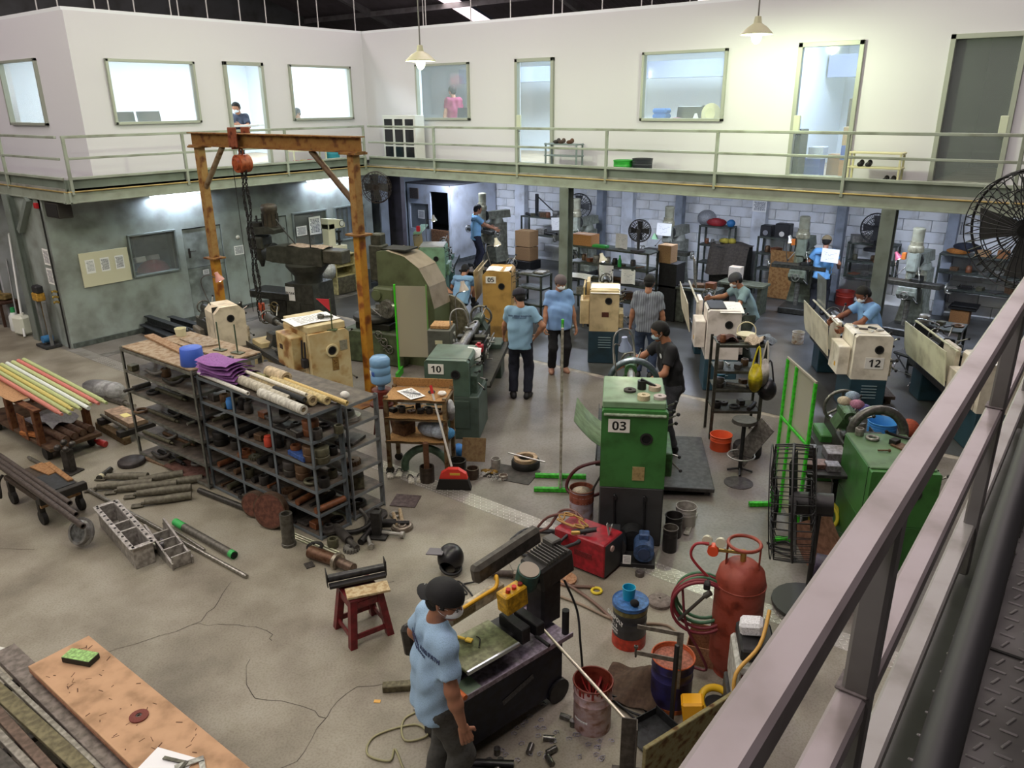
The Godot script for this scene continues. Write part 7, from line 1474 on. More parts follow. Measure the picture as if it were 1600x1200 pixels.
func foreground() -> void:
	var blk := mo("232326", 0.5, 0.1, 3)
	var st := T("plastic_stool", "dark red plastic stool carrying a roller stop", "stool", V(-4.48, 0, -3.62), 1.25)
	stand_stool(st, mo("7c2028", 0.4, 0, 2.5), 0.44)
	var bo := T("scrap_board", "pale board lying on the red stool", "board", V(-4.42, 0.445, -3.62), 1.0)
	P(bo, "plank", bx(V(0.02, 0.012, 0.04), V(0.36, 0.022, 0.15), 0.003), mw("c4b490", 0.7, 0, 2))
	var rs := T("roller_stop", "black roller stop with upright ends on the red stool", "roller", V(-4.56, 0.47, -3.66), 1.02)
	P(rs, "base_bar", bx(V(0, 0.02, 0.06), V(0.48, 0.03, 0.06), 0.004).box(V(0, 0.02, -0.04), V(0.5, 0.04, 0.03), 0.004), mt("2c2b2c", 0.4, 0.3, "", 1)); P(rs, "roller", cy(V(-0.24, 0.06, 0.0), V(0.24, 0.06, 0.0), 0.035, -1, 16), mo("4a4a4c", 0.35, 0.5, 3))
	for s: float in [-1, 1]: P(rs, "end_plate", bx(V(s * 0.25, 0.07, 0), V(0.008, 0.14, 0.1), 0.002), mt("1e1d1e", 0.5, 0.2, "", 1))
	var o := T("band_saw", "horizontal band saw with a navy cabinet and a yellow switch box", "band saw", V(-2.98, 0, -3.5), 1.37)
	P(o, "cabinet", bx(V(0.05, 0.32, 0.03), V(1.0, 0.48, 0.4), 0.01), mo("1f2338", 0.5, 0.1, 2)); P(o, "emblem", bx(V(0.1, 0.34, 0.232), V(0.3, 0.05, 0.004), 0.001, rz(0.25)), mo("6a6c74", 0.5, 0.2, 8)); P(o, "drip_tray", bx(V(0.05, 0.57, 0.03), V(1.1, 0.012, 0.5), 0.003).box(V(0.05, 0.59, 0.28), V(1.1, 0.04, 0.01), 0.002).box(V(0.05, 0.59, -0.22), V(1.1, 0.04, 0.01), 0.002), mo("b4a8bc", 0.45, 0.2, 4)); P(o, "green_plate", bx(V(-0.38, 0.585, 0.2), V(0.26, 0.012, 0.16), 0.003), mp("8aa088", 0.5))
	for s: float in [-1, 1]: P(o, "wheel", cy(V(0.5, 0.1, s * 0.2), V(0.5, 0.1, s * 0.2 + 0.05), 0.1, -1, 20), blk)
	P(o, "leg", bx(V(-0.42, 0.06, 0), V(0.06, 0.12, 0.36), 0.004), blk)
	P(o, "bed", bx(V(-0.1, 0.66, 0.0), V(0.75, 0.12, 0.24), 0.01), blk)
	var tb := P(o, "work_table", bx(V(-0.12, 0.735, 0.06), V(0.46, 0.025, 0.34), 0.004), mo("7a8060", 0.35, 0.5, 3)); P(tb, "bright_edge", bx(V(-0.12, 0.735, 0.235), V(0.46, 0.03, 0.02), 0.003), mt("c4ccd0", 0.25, 0.7, "", 1))
	P(o, "vise", bx(V(0.2, 0.74, 0.08), V(0.08, 0.13, 0.26), 0.006).box(V(0.34, 0.72, 0.08), V(0.08, 0.1, 0.26), 0.006).cyl(V(0.3, 0.68, 0.2), V(0.3, 0.68, 0.34), 0.014, -1, 8), blk)
	var tilt := rz(0.1)
	var bw := P(o, "bow", bx(V(-0.1, 0.92, -0.12), V(0.72, 0.1, 0.06), 0.008, tilt), mo("cfc6b2", 0.5, 0, 3))
	P(bw, "data_plate", bx(V(-0.12, 0.92, -0.088), V(0.2, 0.06, 0.004), 0.001, tilt), mo("8c7c5c", 0.5, 0, 10)); P(bw, "yellow_bar", mb().tube(spl([V(-0.5, 0.92, -0.1), V(0.05, 0.98, -0.1), V(0.18, 1.0, -0.1), V(0.22, 1.05, -0.14), V(0.24, 1.0, -0.18)], 4), 0.014, 8), mp("d8a428", 0.45))
	P(bw, "wheel_cover", bx(V(0.42, 1.1, -0.26), V(0.66, 0.16, 0.1), 0.03, rz(0.16)), mo("54504a", 0.5, 0.1, 3)); P(bw, "near_wheel_cover", bx(V(-0.5, 0.9, -0.14), V(0.2, 0.26, 0.08), 0.03, tilt), mo("3a3836", 0.5, 0.1, 3))
	P(o, "switch_box", bx(V(0.2, 0.98, 0.06), V(0.2, 0.16, 0.12), 0.01, tilt), mo("dcaa24", 0.4, 0, 4))
	for k in 3: P(o, "button", cy(V(0.15 + k * 0.055, 1.05, 0.07), V(0.15 + k * 0.055, 1.085, 0.075), 0.018, -1, 12), mt(["b02a20", "c03228", "7a2420"][k], 0.4, 0, "", 1))
	P(o, "gear_motor", cyl(V(0.36, 1.0, 0.02), V(0.36, 1.14, 0.06), 0.085, -1, 20), mo("24564e", 0.45, 0.1, 4)); P(o, "motor_cap", cy(V(0.36, 1.14, 0.06), V(0.36, 1.15, 0.063), 0.075, -1, 20), mt("8f8478", 0.5, 0.2, "", 1))
	var mt2 := P(o, "main_motor", bx(V(0.6, 1.05, 0.0), V(0.34, 0.2, 0.24), 0.02, rz(0.16)), mo("2e2d2c", 0.5, 0.1, 3))
	for k in 8: P(mt2, "fin", bx(V(0.5 + k * 0.028, 1.14 + k * 0.004, -0.0), V(0.008, 0.05, 0.22), 0.001, rz(0.16)), mt("4a4846", 0.5, 0.1, "", 1))
	P(mt2, "terminal_box", bx(V(0.7, 1.18, -0.06), V(0.1, 0.08, 0.12), 0.01), mt("4c4a46", 0.5, 0.1, "", 1)); P(o, "pivot", bx(V(0.56, 0.78, 0.0), V(0.2, 0.36, 0.2), 0.02), blk); P(o, "cylinder_stop", cy(V(0.56, 0.6, 0.24), V(0.56, 0.8, 0.24), 0.028, -1, 12), blk)
	P(o, "crank_handle", cyl(V(-0.42, 0.62, 0.18), V(-0.42, 0.62, 0.3), 0.02, -1, 8), mp("d06a30", 0.5))
	P(o, "cable", mb().tube(spl([V(0.66, 0.95, 0.12), V(0.72, 0.7, 0.2), V(0.66, 0.5, 0.3), V(0.7, 0.1, 0.3), V(0.5, 0.015, 0.45), V(0.4, 0.015, 0.6)], 5), 0.009, 6), blk)
	S("yellow_brush", "yellow handled brush lying on the band saw table", "brush", cyl(V(-0.14, 0.012, 0), V(0.02, 0.012, 0), 0.012, 0.01, 8).box(V(0.05, 0.012, 0), V(0.05, 0.016, 0.04), 0.003), mp("d8b440", 0.5), V(-3.06, 0.75, -3.34), 0.25)
	S("hex_key", "dark bent hex key beside the brush on the saw table", "key", mb().tube([V(-0.02, 0.006, 0), V(0.0, 0.006, 0), V(0.02, 0.006, 0.01), V(0.07, 0.006, 0.08)], 0.005, 6), mt("2a2826", 0.4, 0.6, "", 1), V(-2.98, 0.75, -3.42))
	bar_along("stock_rod", "long bright rod from the saw vise to the angle iron post", "rod", V(-2.86, 0.72, -3.88), V(-1.87, 0.42, -3.66), 0.012, mt("b8b0a0", 0.3, 0.6, "", 1))
	S("angle_post", "upright angle iron post holding the rod end", "post", bx(V(0, 0.26, 0), V(0.1, 0.52, 0.01), 0.002).box(V(0.05, 0.26, 0.05), V(0.01, 0.52, 0.1), 0.002).box(V(0, 0.006, 0), V(0.2, 0.012, 0.2), 0.002), mo("5a5450", 0.5, 0.3, 3), V(-1.87, 0, -3.62), 0.5)
	var dr := pail("red_drum", "red streaked open drum with a label, in front of the band saw", V(-2.32, 0, -3.9), 0.142, 0.4, mr("c4b0b8", 0.5, 0, 3), mr("7a3426", 0.5, 0.1, 4), "6a665e")
	var dm := mb()
	for k in 26: dm.patch(V(0, 0.39, 0), V(0.1425, [0.34, 0.2, 0.28, 0.14, 0.24][k % 5], 0.1425), k * 0.2417, -1.5, k * 0.2417 + [0.09, 0.16, 0.12][k % 3], 0.0, 2, 4)
	P(dr, "paint_drip", dm, mp("8c2420", 0.45)).set_meta("kind", "stuff"); P(dr, "label", mb().patch(V(0, 0.12, 0), V(0.1405, 0.09, 0.1405), -0.55, -0.8, 0.3, 0.8, 8, 4), print_tex(1)); P(dr, "tape_roll", mb().ring(V(-0.06, 0.17, -0.02), V(0.6, 0.6, 0.3), 0.04, 0.016, 16), mp("d8d0c8", 0.6))
	var od := pail("orange_drum", "orange rimmed dark blue drum beside the dustpan", V(-1.97, 0, -4.46), 0.158, 0.42, mr("2c2a68", 0.45, 0, 2), mo("d0663a", 0.6, 0, 6), "c8643c")
	P(od, "orange_foot", cy(V(0, 0.002, 0), V(0, 0.04, 0), 0.1555, -1, 28, 0.14), mo("c06a38", 0.5, 0, 4)); P(od, "top_skin", cy(V(0, 0.36, 0), V(0, 0.39, 0), 0.15, -1, 26), mo("b4705c", 0.7, 0, 7))
	var sq := T("steel_frame_square", "flat steel square with two arms propped on the orange drum", "square", V(-1.93, 0.42, -4.32), 0.35)
	P(sq, "blade", bx(V(0.06, 0.08, 0), V(0.045, 0.5, 0.008), 0.002), mo("9a948c", 0.4, 0.5, 3)); P(sq, "arm", bx(V(-0.1, 0.31, 0), V(0.3, 0.035, 0.008), 0.002), mo("8c867e", 0.4, 0.5, 3)); P(sq, "arm", bx(V(-0.1, 0.08, 0), V(0.32, 0.04, 0.008), 0.002), mo("8c867e", 0.4, 0.5, 3)); P(sq, "clamp", cyl(V(-0.25, 0.04, 0), V(-0.25, 0.14, 0), 0.008, -1, 6).box(V(-0.25, 0.13, 0), V(0.03, 0.02, 0.02), 0.002), mt("5a5652", 0.4, 0.5, "", 1))
	var dp := T("dustpan", "black metal dustpan with an upright bar handle", "dustpan", V(-1.9, 0, -4.06), -0.35)
	P(dp, "tray", bx(V(0, 0.012, 0), V(0.3, 0.008, 0.32), 0.001).box(V(-0.15, 0.04, 0), V(0.008, 0.07, 0.32), 0.001).box(V(0.15, 0.04, 0), V(0.008, 0.07, 0.32), 0.001).box(V(0, 0.05, -0.16), V(0.3, 0.09, 0.008), 0.001), mo("303236", 0.5, 0.2, 4)); P(dp, "handle", bx(V(0.0, 0.38, -0.17), V(0.035, 0.7, 0.02), 0.003), mt("201e1e", 0.5, 0.1, "", 1))
	S("brown_tarp", "brown canvas heaped behind the orange drum", "canvas", mb().sheet(func(u, w): return V(-0.28 + u * 0.5, 0.012 + 0.2 * exp(-pow((u - 0.7) * 3.2, 2) - pow((w - 0.4) * 2.8, 2)) + 0.012 * sin(u * 15 + w * 9), -0.2 + w * 0.42), 16, 12, 0.006), mo("5a4638", 0.9, 0, 4), V(-2.22, 0, -4.42), 0.2)
	S("cord_bundle", "black cord bundle on the floor before the brown canvas", "cord", mb().tube(spl([V(-0.3, 0.01, 0.0), V(-0.1, 0.02, 0.06), V(0.1, 0.015, 0.0), V(0.22, 0.01, 0.08), V(0.05, 0.02, 0.12), V(-0.15, 0.015, 0.05), V(0.3, 0.012, 0.2)], 5), 0.009, 6), blk, V(-2.25, 0, -4.28))
	var yr := T("yellow_reel", "yellow rimmed cable reel behind the mossy board", "reel", V(-1.62, 0.14, -4.5), 0.4)
	P(yr, "rim", mb().ring(Vector3.ZERO, V(0.2, 0.9, 0.35), 0.12, 0.028, 24, 8), mp("e0b424", 0.45)); P(yr, "core", cyl(V(0, -0.14, 0), V(0, 0, 0), 0.09, -1, 20), blk)
	S("yellow_box", "yellow plastic box beside the cable reel", "box", bx(V(0, 0.13, 0), V(0.16, 0.26, 0.13), 0.015, rz(0.15)), mp("e8a820", 0.4), V(-1.72, 0, -4.32), 0.5)
	S("mossy_board", "stained grey green board standing on edge by the near walkway", "board", bx(V(0, 0.3, 0), V(0.03, 0.62, 1.1), 0.004), mr("7f7a58", 0.9, 0, 3), V(-1.47, 0, -3.9), -0.3)
	S("open_carton", "small open brown carton behind the gas cylinder hose", "carton", bx(V(0, 0.01, 0), V(0.24, 0.02, 0.2), 0).box(V(-0.12, 0.09, 0), V(0.006, 0.18, 0.2), 0).box(V(0.12, 0.09, 0), V(0.006, 0.18, 0.2), 0).box(V(0, 0.09, 0.1), V(0.24, 0.18, 0.006), 0).box(V(0, 0.13, -0.1), V(0.24, 0.26, 0.006), 0), mf("b08060", 0.85, 0, 3), V(-1.98, 0, -5.05), 0.3)
	var gc := T("gas_cylinder", "rust red gas cylinder with a collar and a regulator", "cylinder", V(-1.74, 0, -5.08), 0.3)
	var rr := mr("9c4a3c", 0.55, 0.05, 1.6)
	P(gc, "shell", mb().lathe([v2(0, 0.04), v2(0.15, 0.05), v2(0.19, 0.12), v2(0.19, 0.84), v2(0.17, 0.93), v2(0.11, 0.99), v2(0.04, 1.01), v2(0, 1.01)], 30), rr); P(gc, "seam", mb().ring(V(0, 0.82, 0), V(0, 1, 0), 0.19, 0.006, 30), rr); P(gc, "foot_ring", cy(V(0, 0, 0), V(0, 0.1, 0), 0.15, -1, 28, 0.135), rr)
	for s: float in [-1, 1]: P(gc, "collar_strap", bx(V(s * 0.12, 1.06, 0), V(0.014, 0.22, 0.07), 0.003), rr)
	P(gc, "collar", mb().ring(V(0, 1.16, 0), V(0, 1, 0), 0.12, 0.014, 24), rr); P(gc, "valve", cyl(V(0, 1.0, 0), V(0, 1.1, 0), 0.022, -1, 10).cyl(V(-0.2, 1.1, 0.06), V(0, 1.08, 0), 0.014, -1, 8), mt("b8a05a", 0.35, 0.7, "", 1)); P(gc, "regulator", cyl(V(-0.22, 1.1, 0.03), V(-0.22, 1.1, 0.1), 0.042, -1, 16), mp("e0502c", 0.4))
	for k in 2: P(gc, "gauge", cy(V(-0.27 + k * 0.1, 1.17, 0.05), V(-0.27 + k * 0.1, 1.175, 0.085), 0.038, -1, 18), mt("cfc9b4", 0.35, 0.2, "", 1))
	var hc := T("gas_hose", "coiled dark red and green gas hose hung on the gas cylinder", "hose", V(-1.98, 0.66, -4.93), 0.4)
	for k in 6: P(hc, "coil", mb().ring(V(0.0, -0.02 * (k % 3), 0.0 + 0.022 * k - 0.03), V(0.1 * (k % 2), 0.05, 1), 0.2 + 0.012 * (k % 3), 0.013, 28, 6), mt("7a2a34" if k % 3 else "3f6a4a", 0.5, 0, "", 1))
	P(hc, "tail", mb().tube(spl([V(-0.15, 0.1, 0.05), V(-0.1, -0.2, 0.1), V(0.02, -0.42, 0.12), V(0.08, -0.56, 0.14), V(-0.05, -0.58, 0.1)], 5), 0.011, 6), mp("6a2a34", 0.5)); P(hc, "lead", mb().tube(spl([V(0.05, 0.18, 0), V(-0.1, 0.36, 0.02), V(-0.08, 0.48, 0.02), V(0.02, 0.5, 0.02)], 5), 0.011, 6), mp("a03038", 0.5)); P(hc, "tie", bx(V(0.03, 0.17, 0.03), V(0.05, 0.06, 0.16), 0.01), mp("1a1a1c", 0.7)); P(hc, "torch", cyl(V(-0.16, -0.16, 0.1), V(0.02, 0.1, 0.12), 0.014, -1, 8).cyl(V(0.02, 0.1, 0.12), V(0.06, 0.14, 0.12), 0.024, -1, 8), mt("54524e", 0.4, 0.5, "", 1))
	var iv := T("inverter_welder", "pale louvred inverter welder under a yellow cable, by the gas cylinder", "welder", V(-1.42, 0, -4.55), 0.5)
	P(iv, "stand", bx(V(0, 0.16, 0), V(0.3, 0.32, 0.4), 0.01), mo("4a4a4c", 0.6, 0, 3)); P(iv, "case", bx(V(0, 0.5, 0), V(0.26, 0.34, 0.42), 0.02), mo("cfd0cc", 0.45, 0, 3)); P(iv, "top_case", bx(V(0.02, 0.72, -0.04), V(0.24, 0.1, 0.34), 0.015), blk)
	for k in 6: P(iv, "louvre", bx(V(-0.02, 0.38 + k * 0.03, 0.212), V(0.16, 0.012, 0.008), 0.002), mp("8c8e8c", 0.5))
	P(iv, "display", bx(V(-0.06, 0.62, 0.212), V(0.08, 0.03, 0.006), 0.001), mp("401a18", 0.3)); P(iv, "yellow_lead", mb().tube(spl([V(0.1, 0.95, -0.1), V(0.02, 0.8, 0.1), V(-0.14, 0.66, 0.24), V(-0.12, 0.48, 0.3), V(0.05, 0.42, 0.28)], 5), 0.014, 7), mp("c89a4a", 0.45))
	S("white_cloth", "white folded cloth on the black top of the inverter", "cloth", bx(V(0, 0.05, 0), V(0.16, 0.1, 0.14), 0.02, rz(0.2)), mf("e2e2e6", 0.8, 0, 4), V(-1.47, 0.77, -4.62), 0.3)
	var wm := T("welding_mask", "black welding mask lying on the floor", "mask", V(-4.5, 0, -4.78), 0.4)
	P(wm, "shell", sph(V(0, 0.13, 0), V(0.13, 0.14, 0.15), 18, 10, 0.0, 0.8, rx(2.0)), mp("1c1b1e", 0.35)); P(wm, "visor_flap", bx(V(-0.12, 0.23, 0.08), V(0.17, 0.012, 0.12), 0.003, rz(0.1)), mt("56505a", 0.3, 0.1, "", 1)); P(wm, "head_band", mb().ring(V(0.02, 0.07, 0.06), V(0.3, 1, 0.2), 0.1, 0.015, 20), blk)
	var gr := T("angle_grinder", "brown dusty angle grinder with a looped black cord", "grinder", V(-4.02, 0.04, -4.97), 0.6)
	P(gr, "body", cyl(V(-0.14, 0, 0), V(0.12, 0, 0), 0.03, 0.034, 12), mo("4a3c34", 0.6, 0, 5)); P(gr, "head", bx(V(0.15, 0.0, 0), V(0.08, 0.07, 0.07), 0.012).cyl(V(0.15, -0.04, 0), V(0.15, -0.03, 0), 0.06, -1, 18), mo("8f8478", 0.4, 0.5, 5)); P(gr, "cord", mb().tube(spl([V(-0.14, 0, 0), V(-0.22, -0.02, 0.1), V(-0.36, -0.03, 0.16), V(-0.3, -0.03, 0.3), V(-0.46, -0.03, 0.26), V(-0.4, -0.03, 0.1), V(-0.2, -0.03, 0.42), V(-0.25, -0.03, 0.55)], 5), 0.008, 6), blk)
	S("power_cord", "thin pale cord running past the grinder to the saw", "cord", mb().tube(spl([V(-3.75, 0.008, -5.1), V(-3.85, 0.008, -4.85), V(-3.9, 0.008, -4.5), V(-3.95, 0.008, -4.1), V(-3.8, 0.008, -3.7)], 5), 0.006, 5), mp("a89c88", 0.5))
	S("power_cord", "thin olive cord looped on the floor at the worker's feet", "cord", mb().tube(spl([V(-3.35, 0.008, -3.35), V(-3.45, 0.008, -3.1), V(-3.3, 0.008, -2.95), V(-3.2, 0.012, -3.08), V(-3.35, 0.008, -3.1), V(-3.5, 0.008, -2.85), V(-3.42, 0.008, -2.7), V(-3.25, 0.012, -2.75), V(-3.3, 0.008, -2.85), V(-3.1, 0.008, -2.75), V(-2.95, 0.008, -2.7)], 6), 0.008, 6), mp("8e8a66", 0.5))
	S("floor_rail", "worn steel bar with a black arm under the saw's near end", "bar", bx(V(0, 0.03, 0), V(0.5, 0.06, 0.07), 0.006).cyl(V(0.12, 0.06, 0), V(0.28, 0.2, 0.02), 0.012, -1, 6), mo("6e6850", 0.5, 0.3, 4), V(-3.62, 0, -3.38), 0.75)
	var wr := T("spanner", "chrome open spanner lying on the floor by the worker", "spanner", V(-3.36, 0.006, -3.22), -0.1)
	P(wr, "shaft", bx(V(0, 0.004, 0), V(0.16, 0.008, 0.018), 0.002), mt("b4b4b2", 0.3, 0.8, "", 1)); P(wr, "jaw", mb().ring(V(-0.095, 0.005, 0), V(0, 1, 0), 0.02, 0.008, 14).ring(V(0.09, 0.005, 0), V(0, 1, 0), 0.016, 0.007, 14), mt("b4b4b2", 0.3, 0.8, "", 1))
	S("tin_box", "grey tin box on the floor between the worker and the bar", "box", bx(V(0, 0.03, 0), V(0.12, 0.06, 0.08), 0.004), mo("6a6862", 0.5, 0.3, 5), V(-3.38, 0, -3.36), 0.3)
	var offs := [[-2.62, -3.2, 1], [-2.7, -3.26, 1], [-2.68, -3.15, 1], [-2.48, -3.58, 0], [-2.4, -3.5, 0], [-2.53, -3.42, 0], [-2.36, -3.42, 0], [-2.5, -3.82, 0], [-2.42, -3.8, 1], [-2.6, -3.12, 0]]
	for k in offs.size():
		var c: Array = offs[k]
		S("steel_offcut", "short bright steel round, %s of the offcuts lying below the saw" % ORD[k], "offcut", cy(V(0, 0, -0.04), V(0, 0, 0.04), 0.022, -1, 14) if c[2] == 0 else cy(V(0, -0.022, 0), V(0, 0.03, 0), 0.024, -1, 14), mo("7c7c7a", 0.3, 0.8, 5), V(c[0], 0.022, c[1]), k * 0.7, "offcuts below the saw")
	for k in 3: S("black_bar", "short black bar, %s of three before the saw cabinet" % ORD[k], "bar", cy(V(-0.16, 0, 0), V(0.16, 0, 0), 0.032, -1, 14), mo("2c2c2e", 0.35, 0.4, 3), V(-2.58 - 0.04 * k, 0.032, -3.0 - k * 0.07), 0.4 + 0.1 * k)
	S("orange_chip", "small orange paper scrap on the open floor", "scrap", bx(Vector3.ZERO, V(0.05, 0.004, 0.03), 0), mp("d8a85a", 0.8), V(-3.75, 0.003, -3.1), 0.6)
	S("orange_chip", "second orange scrap nearer the steel bar", "scrap", bx(Vector3.ZERO, V(0.04, 0.004, 0.035), 0), mp("d8a85a", 0.8), V(-3.72, 0.003, -3.28), 0.2)
	S("sawdust", "pale swarf dust scattered on the floor before the saw", "swarf", swarf(46, 0.4, 0.012, 9), mt("9a98a4", 0.4, 0.5, "", 1), V(-2.5, 0, -3.6)).set_meta("kind", "stuff")
func fan_unit(nm: String, label: String, at: Vector3, axis: Vector3, R: float, th: float, dark := "1e1e20", post := "", bars := 26) -> Node3D:
	var o := T(nm, label, "fan", at, 0.0)
	var y := axis.normalized()
	var x := y.cross(Vector3.UP).normalized()
	var b := Basis(x, y, x.cross(y))
	var m := mt(dark, 0.45, 0.1, "", 1)
	var cg := mb()
	cg.X = Transform3D(b, Vector3.ZERO)
	for s: float in [-1, 1]:
		for k in 4: cg.ring(V(0, s * th * (0.5 - 0.05 * k), 0), V(0, 1, 0), R * [1.0, 0.72, 0.45, 0.2][k], 0.005, 30, 4)
		for k in bars:
			var d := V(cos(TAU * k / bars), 0, sin(TAU * k / bars))
			cg.tube([d * R * 0.12 + V(0, s * th * 0.35, 0), d * R * 0.6 + V(0, s * th * 0.5, 0), d * R + V(0, s * th * 0.42, 0), d * R * 1.02], 0.0045, 4)
	cg.ring(Vector3.ZERO, V(0, 1, 0), R * 1.02, 0.012, 34, 6)
	P(o, "cage", cg, m).set_meta("kind", "stuff")
	for k in 4:
		var bl := P(o, "blade", mb().sheet(func(u, w): return ry(TAU * k / 4) * V(R * (0.12 + 0.75 * u), 0.12 * R * (w - 0.5), R * (w - 0.5) * (0.25 + 0.35 * u)), 5, 3, 0.005), mt("3a3a3c", 0.5, 0.1, "", 1))
		bl.transform = Transform3D(b, Vector3.ZERO)
	var mo := P(o, "motor", cyl(V(0, -th * 0.9, 0), V(0, th * 0.1, 0), R * 0.2, -1, 16), m)
	mo.transform = Transform3D(b, Vector3.ZERO)
	if post == "stand": P(o, "stand", cyl(V(0, -at.y, 0) - y * th * 0.6, V(0, 0, 0) - y * th * 0.6, 0.025, -1, 10).cyl(V(0, -at.y, 0) - y * th * 0.6, V(0, -at.y + 0.03, 0) - y * th * 0.6, R * 0.6, -1, 20), m)
	elif post == "desk": P(o, "stand", cyl(V(0, -R - 0.16, 0) - y * th * 0.6, V(0, 0, 0) - y * th * 0.6, 0.03, -1, 10).cyl(V(0, -R - 0.19, 0) - y * th * 0.6, V(0, -R - 0.15, 0) - y * th * 0.6, R * 0.7, -1, 18), m)
	elif post: P(o, "bracket", cyl(-y * th * 0.5, -y * (th * 0.5 + float(post)), 0.02, -1, 8), m)
	return o
func right_side() -> void:
	var dk := mo("4c4c44", 0.5, 0.2, 2)
	fan_unit("drum_fan", "large black drum fan seen edge on beside the gas cylinder", V(-1.74, 1.02, -6.2), V(-0.95, -0.1, 0.3), 0.5, 0.36, "1c1b1c", "stand", 44)
	fan_unit("wall_fan", "big black caged fan bracketed to the near walkway at the frame edge", V(-0.53, 3.34, -7.3), V(-0.35, -0.1, 0.9), 0.45, 0.26, "1a1a1e", "0.4", 40)
	fan_unit("column_fan", "rusty caged fan hung under the inner corner of the walkways", V(-13.4, 2.55, -12.3), V(0.35, -0.1, 1), 0.34, 0.18, "3a302c", "0.3")
	fan_unit("shelf_fan", "black caged fan on the wall shelf near the second mill", V(-11.4, 1.72, -17.6), V(0.5, 0, 1), 0.33, 0.18, "222226", "desk")
	fan_unit("table_fan", "grey table fan standing on the tool shelf", V(-7.62, 1.86, -14.05), V(-0.3, 0, -1), 0.22, 0.14, "4a4848", "desk")
	fan_unit("box_fan", "black square backed fan on the dark wall shelf", V(-3.98, 1.78, -17.6), V(0.1, 0, 1), 0.3, 0.18, "1a1a1c", "desk")
	var rk := shelf_rack("tall dark rack holding tools and hung with plastic bags", V(-3.78, 0, -9.22), 0.6, V(0.62, 1.36, 0.42), [1.34, 0.98, 0.72, 0.42], [0.0, 0.62], dk, dk)
	var rb := ry(0.6)
	var r0 := V(-3.78, 0, -9.22)
	for l in 4:
		for k in 5:
			put_item([["jar", "ring", "bolt", "bar", "ring"], ["jar", "bolt", "block", "sleeve", "bolt"], ["drum", "bolt", "bar", "block", "plate"], ["sleeve", "gear", "ring", "block", "bar"]][l][k], [[2, 1, 3, 3, 0], [6, 4, 0, 1, 4], [0, 4, 6, 1, 0], [3, 0, 3, 0, 3]][l][k], "%s along the %s shelf of the bag hung rack" % [ORD[k], ["top", "second", "third", "lowest"][l]], r0 + rb * V(0.08 + k * 0.115, [1.34, 0.98, 0.72, 0.42][l], -0.12 - 0.14 * (k % 2)), k * 0.8, "things on the bag hung rack", 0.85)
	S("teal_tub", "teal plastic tub on the third shelf of the bag hung rack", "tub", cy(V(0, 0, 0), V(0, 0.13, 0), 0.06, 0.07, 16), mp("1e7a96", 0.5), r0 + rb * V(0.12, 0.72, -0.28))
	S("enamel_basin", "cream lidded blue basin with a bail handle on the bag hung rack", "basin", mb().lathe([v2(0, 0), v2(0.1, 0), v2(0.13, 0.06), v2(0.125, 0.065), v2(0, 0.05)], 22).ring(V(0, 0.1, 0), V(0.2, 0.3, 1), 0.12, 0.008, 20, 5), mp("d4cba8", 0.4), r0 + rb * V(0.42, 1.34, -0.3))
	for k in 3: S("rag", ["brown mottled rag on the bag hung rack's top", "cream rag over the corner of the bag hung rack", "striped grey rag hanging off the bag hung rack"][k], "rag", mb().sheet(func(u, w): return V((u - 0.5) * 0.26, 0.05 - 0.25 * pow(u - 0.5, 2) + 0.02 * sin(u * 9 + w * 8), (w - 0.5) * 0.2), 9, 7, 0.02), mt(["6a4a44", "cdbca8", "8a96a4"][k], 0.9, 0, "oily", 6), r0 + rb * [V(0.16, 1.34, -0.2), V(0.5, 1.36, -0.12), V(0.64, 1.34, -0.2)][k], 0.6 + k)
	var bags := [["yellow plastic bag", "d8c828", 0.5, 0.93, 0.1, 0.2], ["pale clear bag with orange fruit", "c8c4bc", 0.6, 1.0, 0.07, 0.2], ["black plastic bag", "202024", 0.66, 0.78, 0.13, 0.16]]
	for q in bags:
		var g := T("plastic_bag", "%s hanging from the front of the dark rack" % q[0], "bag", r0 + rb * V(q[2], q[3], 0.07))
		P(g, "bag", sph(V(0, -0.02, 0), V(q[4], q[5], 0.07), 14, 10), mt(q[1], 0.35, 0, "oily", 4)); P(g, "handle", mb().tube(spl([V(-q[4] * 0.6, q[5] * 0.6, 0), V(-0.01, q[5] + 0.2, -0.05), V(q[4] * 0.6, q[5] * 0.6, 0)], 5), 0.012, 5), mt(q[1], 0.35, 0, "", 1))
	pail("orange_bucket", "orange plastic bucket at the foot of the bag hung rack", V(-3.55, 0, -9.02), 0.14, 0.2, mp("e05428", 0.45), mp("e86438", 0.5), "d89080")
	var ty := T("rubber_ring", "black rubber wheel lying flat behind the stool", "wheel", V(-3.2, 0, -9.05))
	P(ty, "tread", mb().lathe([v2(0.07, 0), v2(0.17, 0), v2(0.18, 0.03), v2(0.18, 0.12), v2(0.17, 0.15), v2(0.07, 0.15), v2(0.07, 0)], 26), mo("242224", 0.7, 0, 3))
	var bs := T("bar_stool", "round black seated stool with a wire foot ring", "stool", V(-3.08, 0, -8.52))
	P(bs, "seat", cy(V(0, 0.66, 0), V(0, 0.7, 0), 0.15, 0.14, 24), mo("46423e", 0.5, 0, 3)); P(bs, "post", cy(V(0, 0.03, 0), V(0, 0.66, 0), 0.025, -1, 12), blkm()); P(bs, "foot_ring", mb().ring(V(0, 0.22, 0), V(0, 1, 0), 0.16, 0.01, 26), mt("b4b4b0", 0.3, 0.7, "", 1))
	for k in 4: P(bs, "foot", cy(V(0, 0.05, 0), ry(TAU * k / 4 + 0.4) * V(0.15, 0.015, 0), 0.014, -1, 6), blkm())
	for k in 3: P(bs, "spoke", cy(V(0, 0.22, 0), ry(TAU * k / 3) * V(0.16, 0.22, 0), 0.006, -1, 5), blkm())
